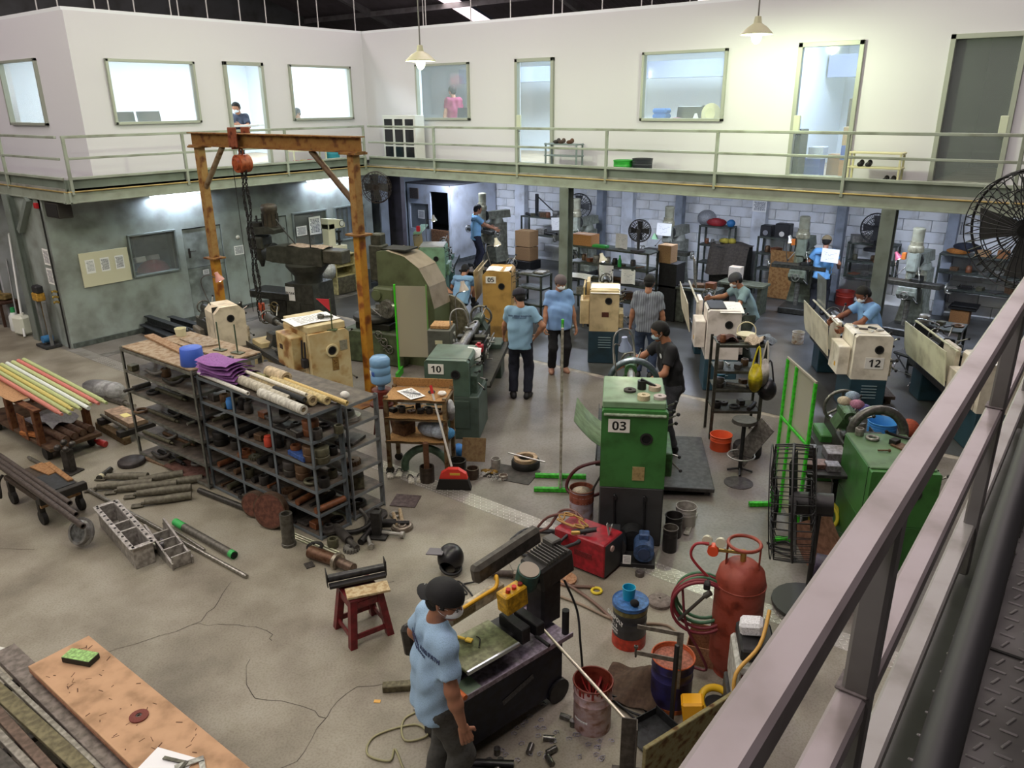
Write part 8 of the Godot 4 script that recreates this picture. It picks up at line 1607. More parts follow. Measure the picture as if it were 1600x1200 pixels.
	S("floor_disc", "thin dark disc lying on the floor before the stool", "disc", cy(V(0, 0, 0), V(0, 0.006, 0), 0.17, -1, 30), mo("4a4648", 0.6, 0, 3), V(-2.97, 0, -8.22))
	S("steel_plate", "grey scratched steel plate leaning on the green screen", "plate", bx(V(0, 0.36, 0), V(0.22, 0.72, 0.02), 0.003, rz(-0.55)), mo("8f8a88", 0.4, 0.4, 3), V(-2.98, 0.03, -8.6), -0.3)
	var gs := T("welding_screen", "bright green framed clear screen behind the drum fan", "screen", V(-2.22, 0, -7.6), -0.9)
	var green := mo("3fd428", 0.5, 0, 4)
	for x in [-0.38, -0.12, 0.38]: P(gs, "post", bx(V(x, 0.9, 0), V(0.035, 1.7, 0.03), 0.004), green)
	P(gs, "cross_bar", bx(V(-0.25, 1.1, 0.01), V(0.26, 0.03, 0.02), 0.003), green); P(gs, "cross_bar", bx(V(0.13, 1.1, 0.01), V(0.5, 0.03, 0.02), 0.003), green); P(gs, "top_bar", bx(V(0, 1.76, 0), V(0.8, 0.025, 0.02), 0.003), mp("9a9486", 0.6)); P(gs, "clear_sheet", bx(V(0, 0.95, -0.012), V(0.76, 1.58, 0.006), 0), glass("b0ae98", 0.6, 0.15))
	for x in [-0.38, 0.38]: P(gs, "foot", bx(V(x, 0.03, 0), V(0.05, 0.05, 0.5), 0.004), green)
	var gl := lathe_machine("green lathe under the near railing with tools on its flat lid", V(-1.07, 0, -7.3), 0.53, {"w": 0.62, "h": 1.06, "hl": 0.9, "len": 2.3, "base": 0.5, "head": "3f7a38", "bcol": "3a7234", "louvre": false, "bore": v2(0.1, 0.85), "cut": 0.01, "lid": 0.02, "lidc": "62845c", "tailc": "4c6e46", "bed": "3c3c38", "tw": 0.2, "car": 1.4, "tail": 0.5})
	P(gl, "cover_ring", mb().ring(V(0.02, 1.05, -0.95), V(0, 0.1, 1), 0.26, 0.05, 26, 8), mo("7c7c78", 0.35, 0.6, 3))
	for k in 7: put_item(["ring", "plate", "bolt", "bent", "block", "ring", "sleeve"][k], [4, 1, 1, 3, 3, 1, 4][k], "%s among the tools on the green lathe's lid" % ORD[k], V(-1.07, 1.082, -7.3) + ry(0.53) * V([-0.1, 0.12, -0.08, 0.16, 0.08, 0.02, -0.2][k], 0, [-0.72, -0.55, -0.42, -0.75, -0.62, -0.12, -0.82][k]), k * 1.1, "tools on the green lathe", 0.75)
	for k in 4: S("work_block", "%s on the bed side table behind the green screen" % ["large pale steel block", "brown flat steel block", "small grey block", "square grey block"][k], "block", bx(Vector3.ZERO, [V(0.2, 0.1, 0.24), V(0.24, 0.05, 0.16), V(0.1, 0.12, 0.1), V(0.14, 0.07, 0.14)][k], 0.005), mt(["a6a0a4", "8a6a5e", "7c7a7c", "96929a"][k], 0.4, 0.4, "oily", 4), V(-1.95, [0.75, 0.725, 0.76, 0.735][k], -7.95) + [V(0.05, 0, -0.1), V(-0.05, 0, 0.22), V(-0.16, 0, 0.0), V(0.12, 0, 0.2)][k], 0.53)
	S("side_table", "dark steel side table between the green screen and the green lathe", "table", bx(V(0, 0.68, 0), V(0.55, 0.04, 0.75), 0.005).box(V(-0.22, 0.33, -0.3), V(0.05, 0.66, 0.05), 0).box(V(0.22, 0.33, -0.3), V(0.05, 0.66, 0.05), 0).box(V(-0.22, 0.33, 0.3), V(0.05, 0.66, 0.05), 0).box(V(0.22, 0.33, 0.3), V(0.05, 0.66, 0.05), 0), mo("3c3c3e", 0.5, 0.3, 2), V(-1.95, 0, -7.95), 0.53)
	for k in 4: S("bright_cloth", "%s bundled on the green lathe's tailstock" % ["light blue rag", "pink rag", "cream rag", "violet blue rag"][k], "rag", sph(V(0, 0.03, 0), V(0.08, 0.05, 0.07), 12, 8), mt(["a8c0d8", "c88aa8", "d8ccb0", "6a6ab0"][k], 0.8, 0, "oily", 8), V(-1.95, 1.12, -8.7) + [V(0, 0.05, 0), V(0.08, 0, 0.1), V(-0.06, 0.0, 0.08), V(0.16, -0.04, 0.08)][k])
	S("swarf_bin", "pile of dark curled swarf below the green screen", "swarf", swarf(70, 0.25, 0.16, 21), mt("6a6668", 0.35, 0.6, "", 1), V(-1.75, 0.0, -7.35)).set_meta("kind", "stuff")
	S("copper_sheet", "curved copper brown tray edge under the green lathe", "tray", mb().sheet(func(u, w): return V(-0.25 + 0.5 * u, 0.05 + 0.35 * pow(u, 2), (w - 0.5) * 0.5), 8, 3, 0.006), mo("a87a68", 0.4, 0.4, 3), V(-1.6, 0, -7.0), 2.6)
	S("yellow_hose_ring", "yellow hose coil standing by the green lathe", "hose", mb().ring(V(0, 0.16, 0), V(0.1, 0.5, 1), 0.15, 0.025, 26).ring(V(0.01, 0.16, 0.04), V(0.1, 0.5, 1), 0.14, 0.02, 26), mp("d8c838", 0.4), V(-1.85, 0.0, -7.75))
	S("purple_cylinder", "dark purple cylinder lying behind the drum fan", "cylinder", cy(V(-0.35, 0.17, 0), V(0.35, 0.17, 0), 0.16, -1, 24), mo("4a4058", 0.5, 0.1, 3), V(-1.25, 0, -6.7), 0.2)
	S("black_cable", "black cable bundle on the floor left of the drum fan", "cable", mb().tube(spl([V(-0.15, 0.012, 0), V(0, 0.03, 0.06), V(0.12, 0.012, -0.02), V(0.0, 0.03, -0.1), V(-0.1, 0.012, 0.08), V(0.2, 0.012, 0.12)], 5), 0.012, 6), blkm(), V(-2.05, 0, -7.1))
	pail("blue_bucket", "blue bucket by the base of the lathe numbered 12", V(-1.98, 0, -10.75), 0.19, 0.2, mp("2a78c0", 0.45), mp("3c8cd0", 0.5))
	S("red_rag", "orange red woven rag heap beside the blue bucket", "rag", sph(V(0, 0.12, 0), V(0.14, 0.13, 0.12), 14, 9), mo("b4563c", 0.85, 0, 8), V(-1.68, 0, -10.9))
	var ch := T("folding_chair", "black padded folding chair with a chrome frame behind the lathe numbered 12", "chair", V(-2.2, 0, -13.3), -0.5)
	P(ch, "seat", bx(V(0, 0.46, 0), V(0.4, 0.05, 0.4), 0.02), blkm()); P(ch, "backrest", bx(V(0, 0.82, -0.22), V(0.4, 0.22, 0.04), 0.018), blkm())
	for s: float in [-1, 1]: P(ch, "leg", mb().tube(spl([V(s * 0.21, 0.01, 0.22), V(s * 0.21, 0.5, -0.08), V(s * 0.21, 0.9, -0.24), V(s * 0.17, 0.97, -0.25), V(0, 0.98, -0.25)], 4), 0.012, 8), mt("c4c4c4", 0.2, 0.9, "", 1))
	for s: float in [-1, 1]: P(ch, "rear_leg", cy(V(s * 0.19, 0.01, -0.26), V(s * 0.19, 0.46, 0.16), 0.012, -1, 8), mt("c4c4c4", 0.2, 0.9, "", 1))
	P(ch, "brace", cy(V(-0.21, 0.16, 0.12), V(0.21, 0.16, 0.12), 0.008, -1, 6), mt("c4c4c4", 0.2, 0.9, "", 1))
	pail("white_tin", "white paint tin alone on the dark floor", V(-4.33, 0, -14.35), 0.11, 0.22, mr("d8d4cc", 0.5, 0, 3), mp("b0a898", 0.5), "a09c94")
	pail("red_basket", "red basket with rags against the block wall", V(-4.5, 0, -17.95), 0.2, 0.3, mp("a03428", 0.5), mp("8a2c24", 0.5), "4a4c40")
func blkm() -> Material: return mo("222224", 0.5, 0.1, 3)
func wall_shelf(label: String, x0: float, x1: float, z: float, ys: Array, d := 0.4, legs := true) -> void:
	var o := T("tool_shelf", label, "shelf", V(x0, 0, z))
	var m := mo("4f5650", 0.55, 0.2, 2)
	var w := x1 - x0
	for y in ys: P(o, "shelf_board", bx(V(w / 2, y - 0.02, 0), V(w, 0.035, d), 0.004), m)
	for x in [0.02, w - 0.02]:
		for s: float in [-1, 1]: P(o, "post", bx(V(x, ys[0] / 2 if legs else (ys[0] + ys[-1]) / 2 - 0.02, s * (d / 2 - 0.02)), V(0.04, ys[0] if legs else ys[0] - ys[-1] + 0.04, 0.04), 0.003), m)
func clutter(where: String, x0: float, x1: float, y: float, z: float, kinds: Array, sd: int, sc := 1.0) -> void:
	for k in kinds.size():
		put_item(kinds[k], [0, 3, 6, 1, 5, 4, 2][(k * 3 + sd) % 7], "%s from booth side, %s" % [ORD[k], where], V(lerpf(x0, x1, (k + 0.5) / kinds.size()), y, z + 0.06 * ((k + sd) % 3 - 1)), k * 1.3 + sd, where, sc)
func carton(label: String, at: Vector3, size: Vector3, col := "a8845c", yaw := 0.0) -> void:
	var o := T("carton", label, "carton", at, yaw)
	P(o, "box", bx(V(0, size.y / 2, 0), size, 0.006), mt(col, 0.85, 0, "fine", 3)); P(o, "tape", bx(V(0, size.y, 0), V(size.x * 0.98, 0.003, 0.05), 0), mp("c8a878", 0.5))
func back_row() -> void:
	wall_shelf("long dark shelf with tools behind the first two mills", -13.3, -11.2, -17.75, [1.35, 0.86])
	clutter("upper board, long rear shelf", -13.2, -11.8, 1.335, -17.7, ["bar", "block", "sleeve", "box", "jar", "drum", "block", "jar"], 1, 1.3)
	clutter("lower board, long rear shelf", -13.2, -11.3, 0.845, -17.7, ["plate", "box", "shaft", "plate", "tray", "block"], 2, 1.5)
	S("triangle_bracket", "black iron wall bracket with a sloping stay over the long shelf", "bracket", bx(V(0, 0.3, 0), V(0.09, 0.6, 0.06), 0.006).box(V(0.36, 0.3, 0), V(0.82, 0.025, 0.03), 0.003, rz(-0.6)), blkm(), V(-12.95, 1.335, -17.85))
	carton("brown carton standing on a lower one behind the first mill", V(-12.75, 0.62, -17.1), V(0.5, 0.42, 0.4)); carton("lower brown carton behind the first mill", V(-12.75, 0.24, -17.1), V(0.5, 0.36, 0.4), "94724e"); S("low_pallet", "dark low block under the cartons behind the first mill", "block", bx(V(0, 0.115, 0), V(0.6, 0.23, 0.5), 0.005), blkm(), V(-12.75, 0, -17.1))
	S("hung_sheet", "white drawing sheet hung before the long rear shelf", "paper", paper(0.3, 0.34, Vector3.ZERO, rz(0.1)), print_tex(3), V(-12.05, 1.22, -17.5))
	S("rear_wheel", "black rubber ring leaning at the foot of the block wall", "ring", mb().ring(V(0, 0.2, 0), V(0.3, 0, 1), 0.15, 0.05, 20), blkm(), V(-11.9, 0, -17.9))
	wall_shelf("tall tool shelf with papers standing behind the cream lathe", -9.25, -7.3, -14.1, [1.45, 1.1, 0.76, 0.4], 0.46)
	clutter("second board, tall tool shelf", -9.1, -7.5, 1.085, -14.1, ["jar", "block", "drum", "jar", "jar", "gear", "jar", "bolt"], 3, 1.2)
	clutter("third board, tall tool shelf", -9.1, -7.5, 0.745, -14.1, ["plate", "plate", "tray", "shaft", "block", "tray"], 1, 1.4)
	clutter("lowest board, tall tool shelf", -9.1, -7.5, 0.385, -14.1, ["box", "plate", "bar", "flange", "box", "ring"], 5, 1.4)
	carton("orange printed carton on top of the tall tool shelf", V(-8.95, 1.435, -14.1), V(0.5, 0.24, 0.34), "b07a48"); carton("brown carton at the far end of the tall tool shelf", V(-7.2, 1.2, -14.5), V(0.3, 0.36, 0.3)); S("stand_block", "dark cabinet carrying the brown carton past the tall tool shelf", "cabinet", bx(V(0, 0.6, 0), V(0.4, 1.2, 0.4), 0.006), blkm(), V(-7.1, 0, -14.55))
	for k in 4: S("hung_sheet", ["white sheet drooping over the tall tool shelf's third board", "square white sheet pinned to the tall tool shelf", "flat white sheets at the booth end of the tall tool shelf", "white sign standing on the tall tool shelf"][k], "paper", mb().sheet(func(u, w): return V((u - 0.5) * [0.32, 0.3, 0.6, 0.3][k], (0.5 - w) * [0.44, 0.3, 0.06, 0.3][k], 0.04 * sin(u * 5 + k) + (w * 0.2 if k == 2 else 0.0)), 5, 5, 0.004), print_tex(3), V([-8.25, -7.72, -8.95, -8.05][k], [0.9, 0.94, 0.8, 1.6][k], [-13.82, -13.84, -14.0, -14.1][k]))
	S("green_bottle", "green spray bottle on the second board of the tall tool shelf", "bottle", mb().lathe([v2(0, 0), v2(0.04, 0), v2(0.04, 0.14), v2(0.015, 0.2), v2(0.015, 0.25), v2(0, 0.25)], 14), mp("2e9a48", 0.4), V(-8.0, 1.085, -13.95))
	S("green_tray", "flat green plastic tray on top of the tall tool shelf", "tray", bx(V(0, 0.03, 0), V(0.34, 0.06, 0.16), 0.015), mp("2f9440", 0.5), V(-8.5, 1.435, -14.0))
	wall_shelf("small side shelf with papers between lathe 05 and the cream lathe", -9.75, -9.1, -12.9, [0.98, 0.7, 0.35], 0.4)
	clutter("on the small side shelf", -9.7, -9.15, 0.965, -12.9, ["plate", "tray"], 2, 1.2)
	wall_shelf("open dark shelf with red cloth beside the third mill", -8.0, -7.2, -17.9, [1.5, 1.05, 0.62])
	clutter("middle board, cloth shelf", -7.95, -7.25, 1.035, -17.85, ["jar", "jar", "box", "jar"], 6, 1.1)
	for k in 2: S("cloth_bundle", ["red cloth bundle on top of the shelf beside the third mill", "blue plastic bundle next to the red cloth"][k], "bundle", sph(V(0, 0.09, 0), [V(0.26, 0.1, 0.16), V(0.1, 0.09, 0.12)][k], 16, 8), mt(["a8242c", "2a78b8"][k], 0.6, 0, "oily", 6), [V(-7.65, 1.485, -17.9), V(-7.28, 1.485, -17.9)][k])
	S("clear_bag", "crumpled clear plastic bag over the third mill's shelf", "bag", sph(V(0, 0.16, 0), V(0.24, 0.2, 0.16), 14, 9), mo("a8aab0", 0.35, 0, 7), V(-7.92, 1.485, -17.95))
	S("tool_table", "grey workbench with drawers before the third mill", "bench", bx(V(0, 0.72, 0), V(1.3, 0.05, 0.5), 0.005).box(V(-0.3, 0.35, -0.02), V(0.6, 0.68, 0.44), 0.006).box(V(0.6, 0.35, 0), V(0.05, 0.7, 0.44), 0), mo("5a5f58", 0.5, 0.2, 2), V(-6.7, 0, -14.6))
	clutter("on the grey workbench", -7.25, -6.1, 0.745, -14.6, ["jar", "plate", "tray", "box"], 4, 1.2)
	var tp := T("draped_block", "brown tarpaulin draped over a block beside the block wall", "tarpaulin", V(-7.15, 0, -17.7))
	P(tp, "cover", mb().sheet(func(u, w): return V((u - 0.5) * 0.95, 1.12 - maxf(0, w - 0.4) * 1.15 - 0.03 * sin(u * 8), (w - 0.5) * 0.3 + 0.24 * minf(w * 2.0, 1.0) - 0.1 + 0.03 * sin(u * 16) * w), 16, 10, 0.012), mo("4c443c", 0.85, 0, 3)); P(tp, "block", bx(V(0, 0.54, -0.06), V(0.9, 1.06, 0.34), 0.01), mo("3c3a36", 0.8, 0, 2))
	S("glove_heap", "yellow and black gloves heaped on the tarpaulin", "gloves", sph(V(0, 0.05, 0), V(0.16, 0.06, 0.1), 12, 8).sph(V(0.18, 0.06, 0.03), V(0.1, 0.07, 0.08), 10, 6), mo("b8a83c", 0.8, 0, 10), V(-7.3, 1.14, -17.7))
	var tb := T("small_bench", "olive bench carrying a white and red carton behind the white lathe", "bench", V(-6.1, 0, -16.0))
	P(tb, "top", bx(V(0, 0.62, 0), V(1.0, 0.05, 0.45), 0.005), mo("6c7260", 0.5, 0.2, 2))
	for s: float in [-1, 1]: P(tb, "leg_panel", bx(V(s * 0.42, 0.3, 0), V(0.08, 0.6, 0.4), 0.004), mo("5c6254", 0.5, 0.2, 2))
	carton("white carton with a red mark on the olive bench", V(-6.3, 0.645, -16.0), V(0.26, 0.32, 0.2), "d8ccbc")
	S("red_mark", "red square mark on the front of the white carton", "label", bx(Vector3.ZERO, V(0.09, 0.1, 0.006), 0.002), mp("b82c30", 0.5), V(-6.28, 0.76, -15.894))
	wall_shelf("dark shelf with two black speakers against the block wall", -6.55, -5.75, -17.95, [1.36, 0.98, 0.62])
	for k in 2:
		var sp := T("loudspeaker", ["smaller black loudspeaker on the dark shelf", "larger black loudspeaker with a bright cone on the dark shelf"][k], "speaker", V(-6.4 + k * 0.38, 1.345, -17.95))
		P(sp, "cabinet", bx(V(0, 0.13 + 0.03 * k, 0), V(0.26 + 0.08 * k, 0.26 + 0.07 * k, 0.26), 0.012), mp("1a1a1d", 0.5)); P(sp, "cone", cy(V(0, 0.1, 0.13), V(0, 0.1, 0.14), 0.05, 0.06, 18), mt(["8a8a90", "d8d4cc"][k], 0.4, 0.2, "", 1))
	clutter("middle board, speaker shelf", -6.5, -5.8, 0.965, -17.95, ["jar", "box", "gear"], 3, 1.3)
	S("brown_board", "tall brown board leaning on the shelf behind the dark oily mill", "board", bx(V(0, 0.55, 0), V(0.55, 1.1, 0.03), 0.003), mw("9a7648", 0.8, 0, 1.5), V(-5.85, 0.02, -17.55))
	wall_shelf("wall shelf with boxes to the right of the worker in the patterned cap", -4.55, -3.55, -17.95, [1.42, 1.02, 0.7], 0.4, false)
	clutter("on the boxes shelf behind the column", -4.5, -4.15, 1.405, -17.95, ["box", "box"], 2, 1.5); clutter("on the middle board behind the fan shelf", -4.5, -3.6, 1.005, -17.95, ["jar", "bolt", "jar", "tray", "block"], 4, 1.1); clutter("on the lowest board behind the fan shelf", -4.5, -3.6, 0.685, -17.95, ["plate", "block", "jar", "block"], 6, 1.1)
	wall_shelf("double bay wall shelf loaded with cartons at the far right", -2.75, -0.9, -17.95, [1.36, 1.0, 0.66], 0.4, false)
	clutter("middle board, double shelf", -2.6, -1.0, 0.985, -17.95, ["block", "jar", "gear", "block", "drum", "jar"], 3, 1.2); clutter("lowest board, double shelf", -2.6, -1.0, 0.645, -17.95, ["plate", "tray", "block", "plate", "box", "drum"], 5, 1.2)
	carton("small brown carton on the double bay shelf's top", V(-2.0, 1.345, -17.9), V(0.26, 0.13, 0.2)); carton("small stacked carton near the big black fan", V(-1.65, 1.345, -17.9), V(0.2, 0.16, 0.2), "96643c")
	for k in 2: S("cloth_bundle", ["orange cloth folded on the double bay shelf's top", "dark navy cloth heap on the orange cloth"][k], "bundle", sph(V(0, 0.06, 0), [V(0.22, 0.06, 0.14), V(0.26, 0.09, 0.14)][k], 14, 8), mt(["b8742c", "2a3040"][k], 0.8, 0, "oily", 6), [V(-2.45, 1.345, -17.95), V(-2.3, 1.44, -17.95)][k])
	wall_shelf("olive tool stand with scattered tools behind the folding chair", -2.3, -1.6, -13.9, [0.85, 0.5, 0.2], 0.6)
	clutter("on the top of the olive tool stand", -2.25, -1.65, 0.835, -13.9, ["drum", "bolt", "block", "bolt", "ring"], 5, 1.1); clutter("middle board, olive tool stand", -2.25, -1.65, 0.485, -13.9, ["bolt", "plate", "jar"], 2, 1.2)
	carton("brown carton under black trays by the block wall", V(-2.15, 0, -17.6), V(0.34, 0.32, 0.34), "94683c"); S("black_tray", "stack of black trays on the carton by the block wall", "tray", bx(V(0, 0.03, 0), V(0.5, 0.06, 0.4), 0.01).box(V(0.03, 0.08, 0.02), V(0.48, 0.03, 0.4), 0.01), blkm(), V(-2.12, 0.325, -17.6))
	S("wall_notice", "printed notice under the clock on the white pilaster", "sign", paper(0.34, 0.26, Vector3.ZERO, Basis()), print_tex(0), V(-6.75, 1.98, -18.225)); S("wall_board", "white board high on the block wall beside the third mill", "sign", bx(Vector3.ZERO, V(0.5, 0.32, 0.02), 0.003), mp("dfe3ea", 0.5), V(-7.75, 2.2, -18.38))
	var ck := T("wall_clock", "round clock half hidden by the walkway beam", "clock", V(-6.75, 2.3, -18.2)); P(ck, "face", cy(V(0, 0, 0), V(0, 0, 0.02), 0.13, -1, 26), mp("e8eaec", 0.4)); P(ck, "rim", mb().ring(V(0, 0, 0.015), V(0, 0, 1), 0.135, 0.016, 26), blkm())
	S("booth_notice", "white printed notice in the booth window", "sign", paper(0.26, 0.24, Vector3.ZERO, Basis()), print_tex(0), V(-15.95, 1.32, -16.31)); S("booth_vent", "brown louvred vent at the top of the booth front", "vent", bx(Vector3.ZERO, V(0.34, 0.3, 0.03), 0.004), mo("5f5450", 0.6, 0, 5), V(-16.2, 1.9, -16.31))
	S("booth_desk", "dark desk inside the booth", "desk", bx(V(0, 0.85, 0), V(1.3, 0.04, 0.5), 0.004).box(V(-0.55, 0.42, 0), V(0.05, 0.84, 0.45), 0).box(V(0.55, 0.42, 0), V(0.05, 0.84, 0.45), 0), blkm(), V(-15.75, 0, -17.2))
	upstairs()
func upstairs() -> void:
	var lk := T("glass_cabinet", "pale cabinet with nine dark panes on the back walkway", "cabinet", V(-13.62, 3.01, -13.42))
	P(lk, "frame", bx(V(0, 0.53, -0.05), V(1.06, 1.06, 0.3), 0.006), mp("d4d6d2", 0.5))
	for r in 3:
		for c in 3: P(lk, "pane", bx(V(-0.34 + c * 0.34, [0.21, 0.58, 0.88][r], 0.103), V(0.26, [0.32, 0.34, 0.2][r], 0.012), 0.002), mt("1f2126", 0.15, 0.1, "", 1))
	for k in 3:
		var at: Vector3 = [V(-9.06, 3.01, -13.4), V(-3.18, 3.01, -13.4), V(-14.85, 3.01, -11.6)][k]
		var col: String = ["7c8a8c", "d2cca4", "dcdcc0"][k]
		var o := T("shoe_rack", ["grey plastic shoe rack beside the sliding door", "cream shoe rack with dark shoes beside the dark room door", "white low rack with coloured slippers on the left walkway"][k], "shoe rack", at, PI / 2 if k == 2 else 0.0)
		var w := 0.8 if k < 2 else 0.95
		for y in [0.08, 0.3, 0.52] if k < 2 else [0.06, 0.34]: P(o, "shelf_board", bx(V(0, y, 0), V(w, 0.025, 0.26), 0.004), mt(col, 0.5, 0, "", 1))
		for x in [-w / 2 + 0.03, w / 2 - 0.03]:
			for z in [-0.11, 0.11]: P(o, "post", bx(V(x, 0.27 if k < 2 else 0.18, z), V(0.03, 0.54 if k < 2 else 0.36, 0.03), 0.003), mt(col, 0.5, 0, "", 1))
	var shoes := [[-9.22, 3.545, -13.4, "3a3836", "dark shoe, first of the row on the grey shoe rack"], [-9.1, 3.545, -13.4, "4a3a30", "brown shoe in the middle of the grey shoe rack's top"], [-8.9, 3.545, -13.4, "5c3e2a", "tan brown shoe at the door end of the grey shoe rack"], [-3.4, 3.325, -13.4, "1c1a1c", "black shoe on the upper board of the cream shoe rack"], [-3.28, 3.325, -13.4, "1c1a1c", "second black shoe on the upper board of the cream shoe rack"], [-3.0, 3.1, -13.4, "201e22", "black shoe low on the cream shoe rack"], [-2.9, 3.1, -13.4, "201e22", "outer black shoe low on the cream shoe rack"]]
	for s in shoes: S("shoe", s[4], "shoe", sph(V(0, 0.03, 0.03), V(0.045, 0.04, 0.11), 12, 6).sph(V(0, 0.05, -0.05), V(0.04, 0.05, 0.05), 10, 6), mt(s[3], 0.6, 0, "", 1), V(s[0], s[1], s[2]))
	for k in 4: S("slipper", "%s slipper on the white rack of the left walkway" % ["pink", "yellow", "red", "green"][k], "slipper", bx(V(0, 0.03, 0), V(0.22, 0.06, 0.1), 0.02), mt(["c86a80", "d8c040", "a83a40", "6a9a5a"][k], 0.6, 0, "", 1), V(-14.85, 3.085, -11.3 - k * 0.2))
	pail("teal_bin", "teal plastic bin beside the white slipper rack", V(-14.8, 3.01, -12.3), 0.16, 0.36, mp("3aa0b4", 0.45), mp("2c8aa0", 0.5)); pail("green_pail", "green pail on the back walkway", V(-7.66, 3.01, -13.35), 0.19, 0.26, mp("34b03c", 0.45), mp("2c9a34", 0.5)); pail("dark_pail", "dark pail beside the green one on the back walkway", V(-7.28, 3.01, -13.4), 0.19, 0.3, mp("2e323a", 0.45), mp("24262c", 0.5))
	for q in [[V(-16.6, 3.04, -8.4), 1.3, "office desk behind the wide office window"], [V(-16.3, 3.04, -10.6), 1.2, "office desk in the open office doorway"], [V(-16.4, 3.04, -12.4), 1.6, "office desk behind the second left office window"], [V(-12.6, 3.04, -14.5), 1.5, "office desk behind the maroon shirted person's window"], [V(-6.75, 3.04, -14.4), 1.6, "office desk below the round fan window"]]:
		S("desk", q[2], "desk", bx(V(0, 0.84, 0), V(0.6 if q[0].x < -15 else q[1], 0.04, q[1] if q[0].x < -15 else 0.5), 0.004).box(V(-0.25, 0.41, -0.2), V(0.05, 0.82, 0.05), 0).box(V(0.25, 0.41, 0.2), V(0.05, 0.82, 0.05), 0), mp("c8c4bc", 0.5), q[0])
	var lp := [[V(-16.5, 3.9, -8.35), "dark laptop behind the wide office window", PI / 2], [V(-16.3, 3.9, -8.8), "second dark screen beside the laptop", PI / 2], [V(-12.5, 3.9, -14.4), "dark computer behind the maroon shirted person's window", 0.0], [V(-6.95, 3.9, -14.55), "dark monitor below the round fan window", 0.0]]
	for q in lp:
		var o := T("monitor", q[1], "monitor", q[0], q[2]); P(o, "screen", bx(V(0, 0.16, 0), V(0.5, 0.32, 0.03), 0.006, rx(-0.15)), mp("34383e", 0.3)); P(o, "foot", bx(V(0, 0.006, 0.05), V(0.3, 0.012, 0.2), 0.003), blkm())
	S("round_fan", "small cream round faced fan at the office window", "fan", mb().lathe([v2(0, 0), v2(0.18, 0), v2(0.19, 0.04), v2(0.1, 0.08), v2(0.05, 0.06), v2(0, 0.07)], 26, Transform3D(rx(PI / 2), V(0, 0.19, 0))), mp("d8d4a8", 0.45), V(-6.35, 3.9, -14.25))
	S("spray_bottle", "white spray bottle with a red head at the office window", "bottle", mb().lathe([v2(0, 0), v2(0.05, 0), v2(0.05, 0.12), v2(0.02, 0.2), v2(0, 0.2)], 14), mp("e8e8ea", 0.4), V(-6.65, 3.9, -14.22))
	for k in 3: S("folded_cloth", "folded blue cloth, %s of the stack at the office window" % ["lowest", "middle", "topmost"][k], "cloth", bx(V(0, 0.05, 0), V(0.3, 0.095, 0.24), 0.03), mf("4a82c8", 0.8, 0, 4), V(-7.4, 3.9 + k * 0.097, -14.3))
	S("pink_cloth", "pink cloth heap beside the blue stack at the office window", "cloth", sph(V(0, 0.06, 0), V(0.16, 0.07, 0.1), 12, 8), mo("b87a90", 0.8, 0, 6), V(-7.08, 3.9, -14.3))
	S("dark_shelf", "dark shelf with a red lantern inside the end window", "shelf", bx(V(0, 0.85, 0), V(1.1, 1.7, 0.4), 0.01), mo("3f3c3a", 0.7, 0, 3), V(-17.5, 3.04, -8.0)); S("red_lantern", "round red lantern inside the end window", "lantern", sph(V(0, 0.2, 0), V(0.22, 0.22, 0.22), 18, 12), mp("c03a3c", 0.6), V(-17.45, 4.74, -7.95))
	var bxs := [[-4.5, 3.04, -14.6, 0.3, 0.3, "2c4ca8", "blue carton nearest the door of the carton store"], [-4.45, 3.34, -14.6, 0.26, 0.2, "c8d4e8", "pale blue carton on the blue one"], [-4.2, 3.04, -15.0, 0.3, 0.36, "9a7450", "brown carton with a white label in the store"], [-3.85, 3.04, -14.5, 0.3, 0.3, "b08050", "brown carton at the far side of the store door"], [-3.85, 3.34, -14.5, 0.3, 0.24, "3c5cb4", "blue white carton stacked in the store"], [-3.85, 3.58, -14.5, 0.3, 0.3, "b8966c", "tan carton topmost by the store door"], [-10.0, 3.04, -15.5, 0.3, 0.3, "d09a30", "yellow carton inside the sliding door"], [-10.0, 3.34, -15.5, 0.28, 0.26, "2c5cb0", "blue drum carton on the yellow one"]]
	for q in bxs: carton(q[6], V(q[0], q[1], q[2]), V(q[3], q[4], 0.28), q[5])
	S("patterned_cabinet", "brown and white edged cabinet with clothes on top in the carton store", "cabinet", bx(V(0, 0.65, 0), V(0.7, 1.3, 0.4), 0.01), mo("503a34", 0.6, 0, 4), V(-3.85, 3.04, -15.4)); S("clothes_heap", "reddish clothes heap on the patterned cabinet", "clothes", sph(V(0, 0.14, 0), V(0.32, 0.17, 0.2), 14, 8), mo("9a5a5c", 0.8, 0, 7), V(-3.85, 4.34, -15.4))
	S("black_case", "tall black case standing inside the carton store door", "case", bx(V(0, 0.4, 0), V(0.2, 0.8, 0.4), 0.01), blkm(), V(-4.72, 3.04, -14.3))
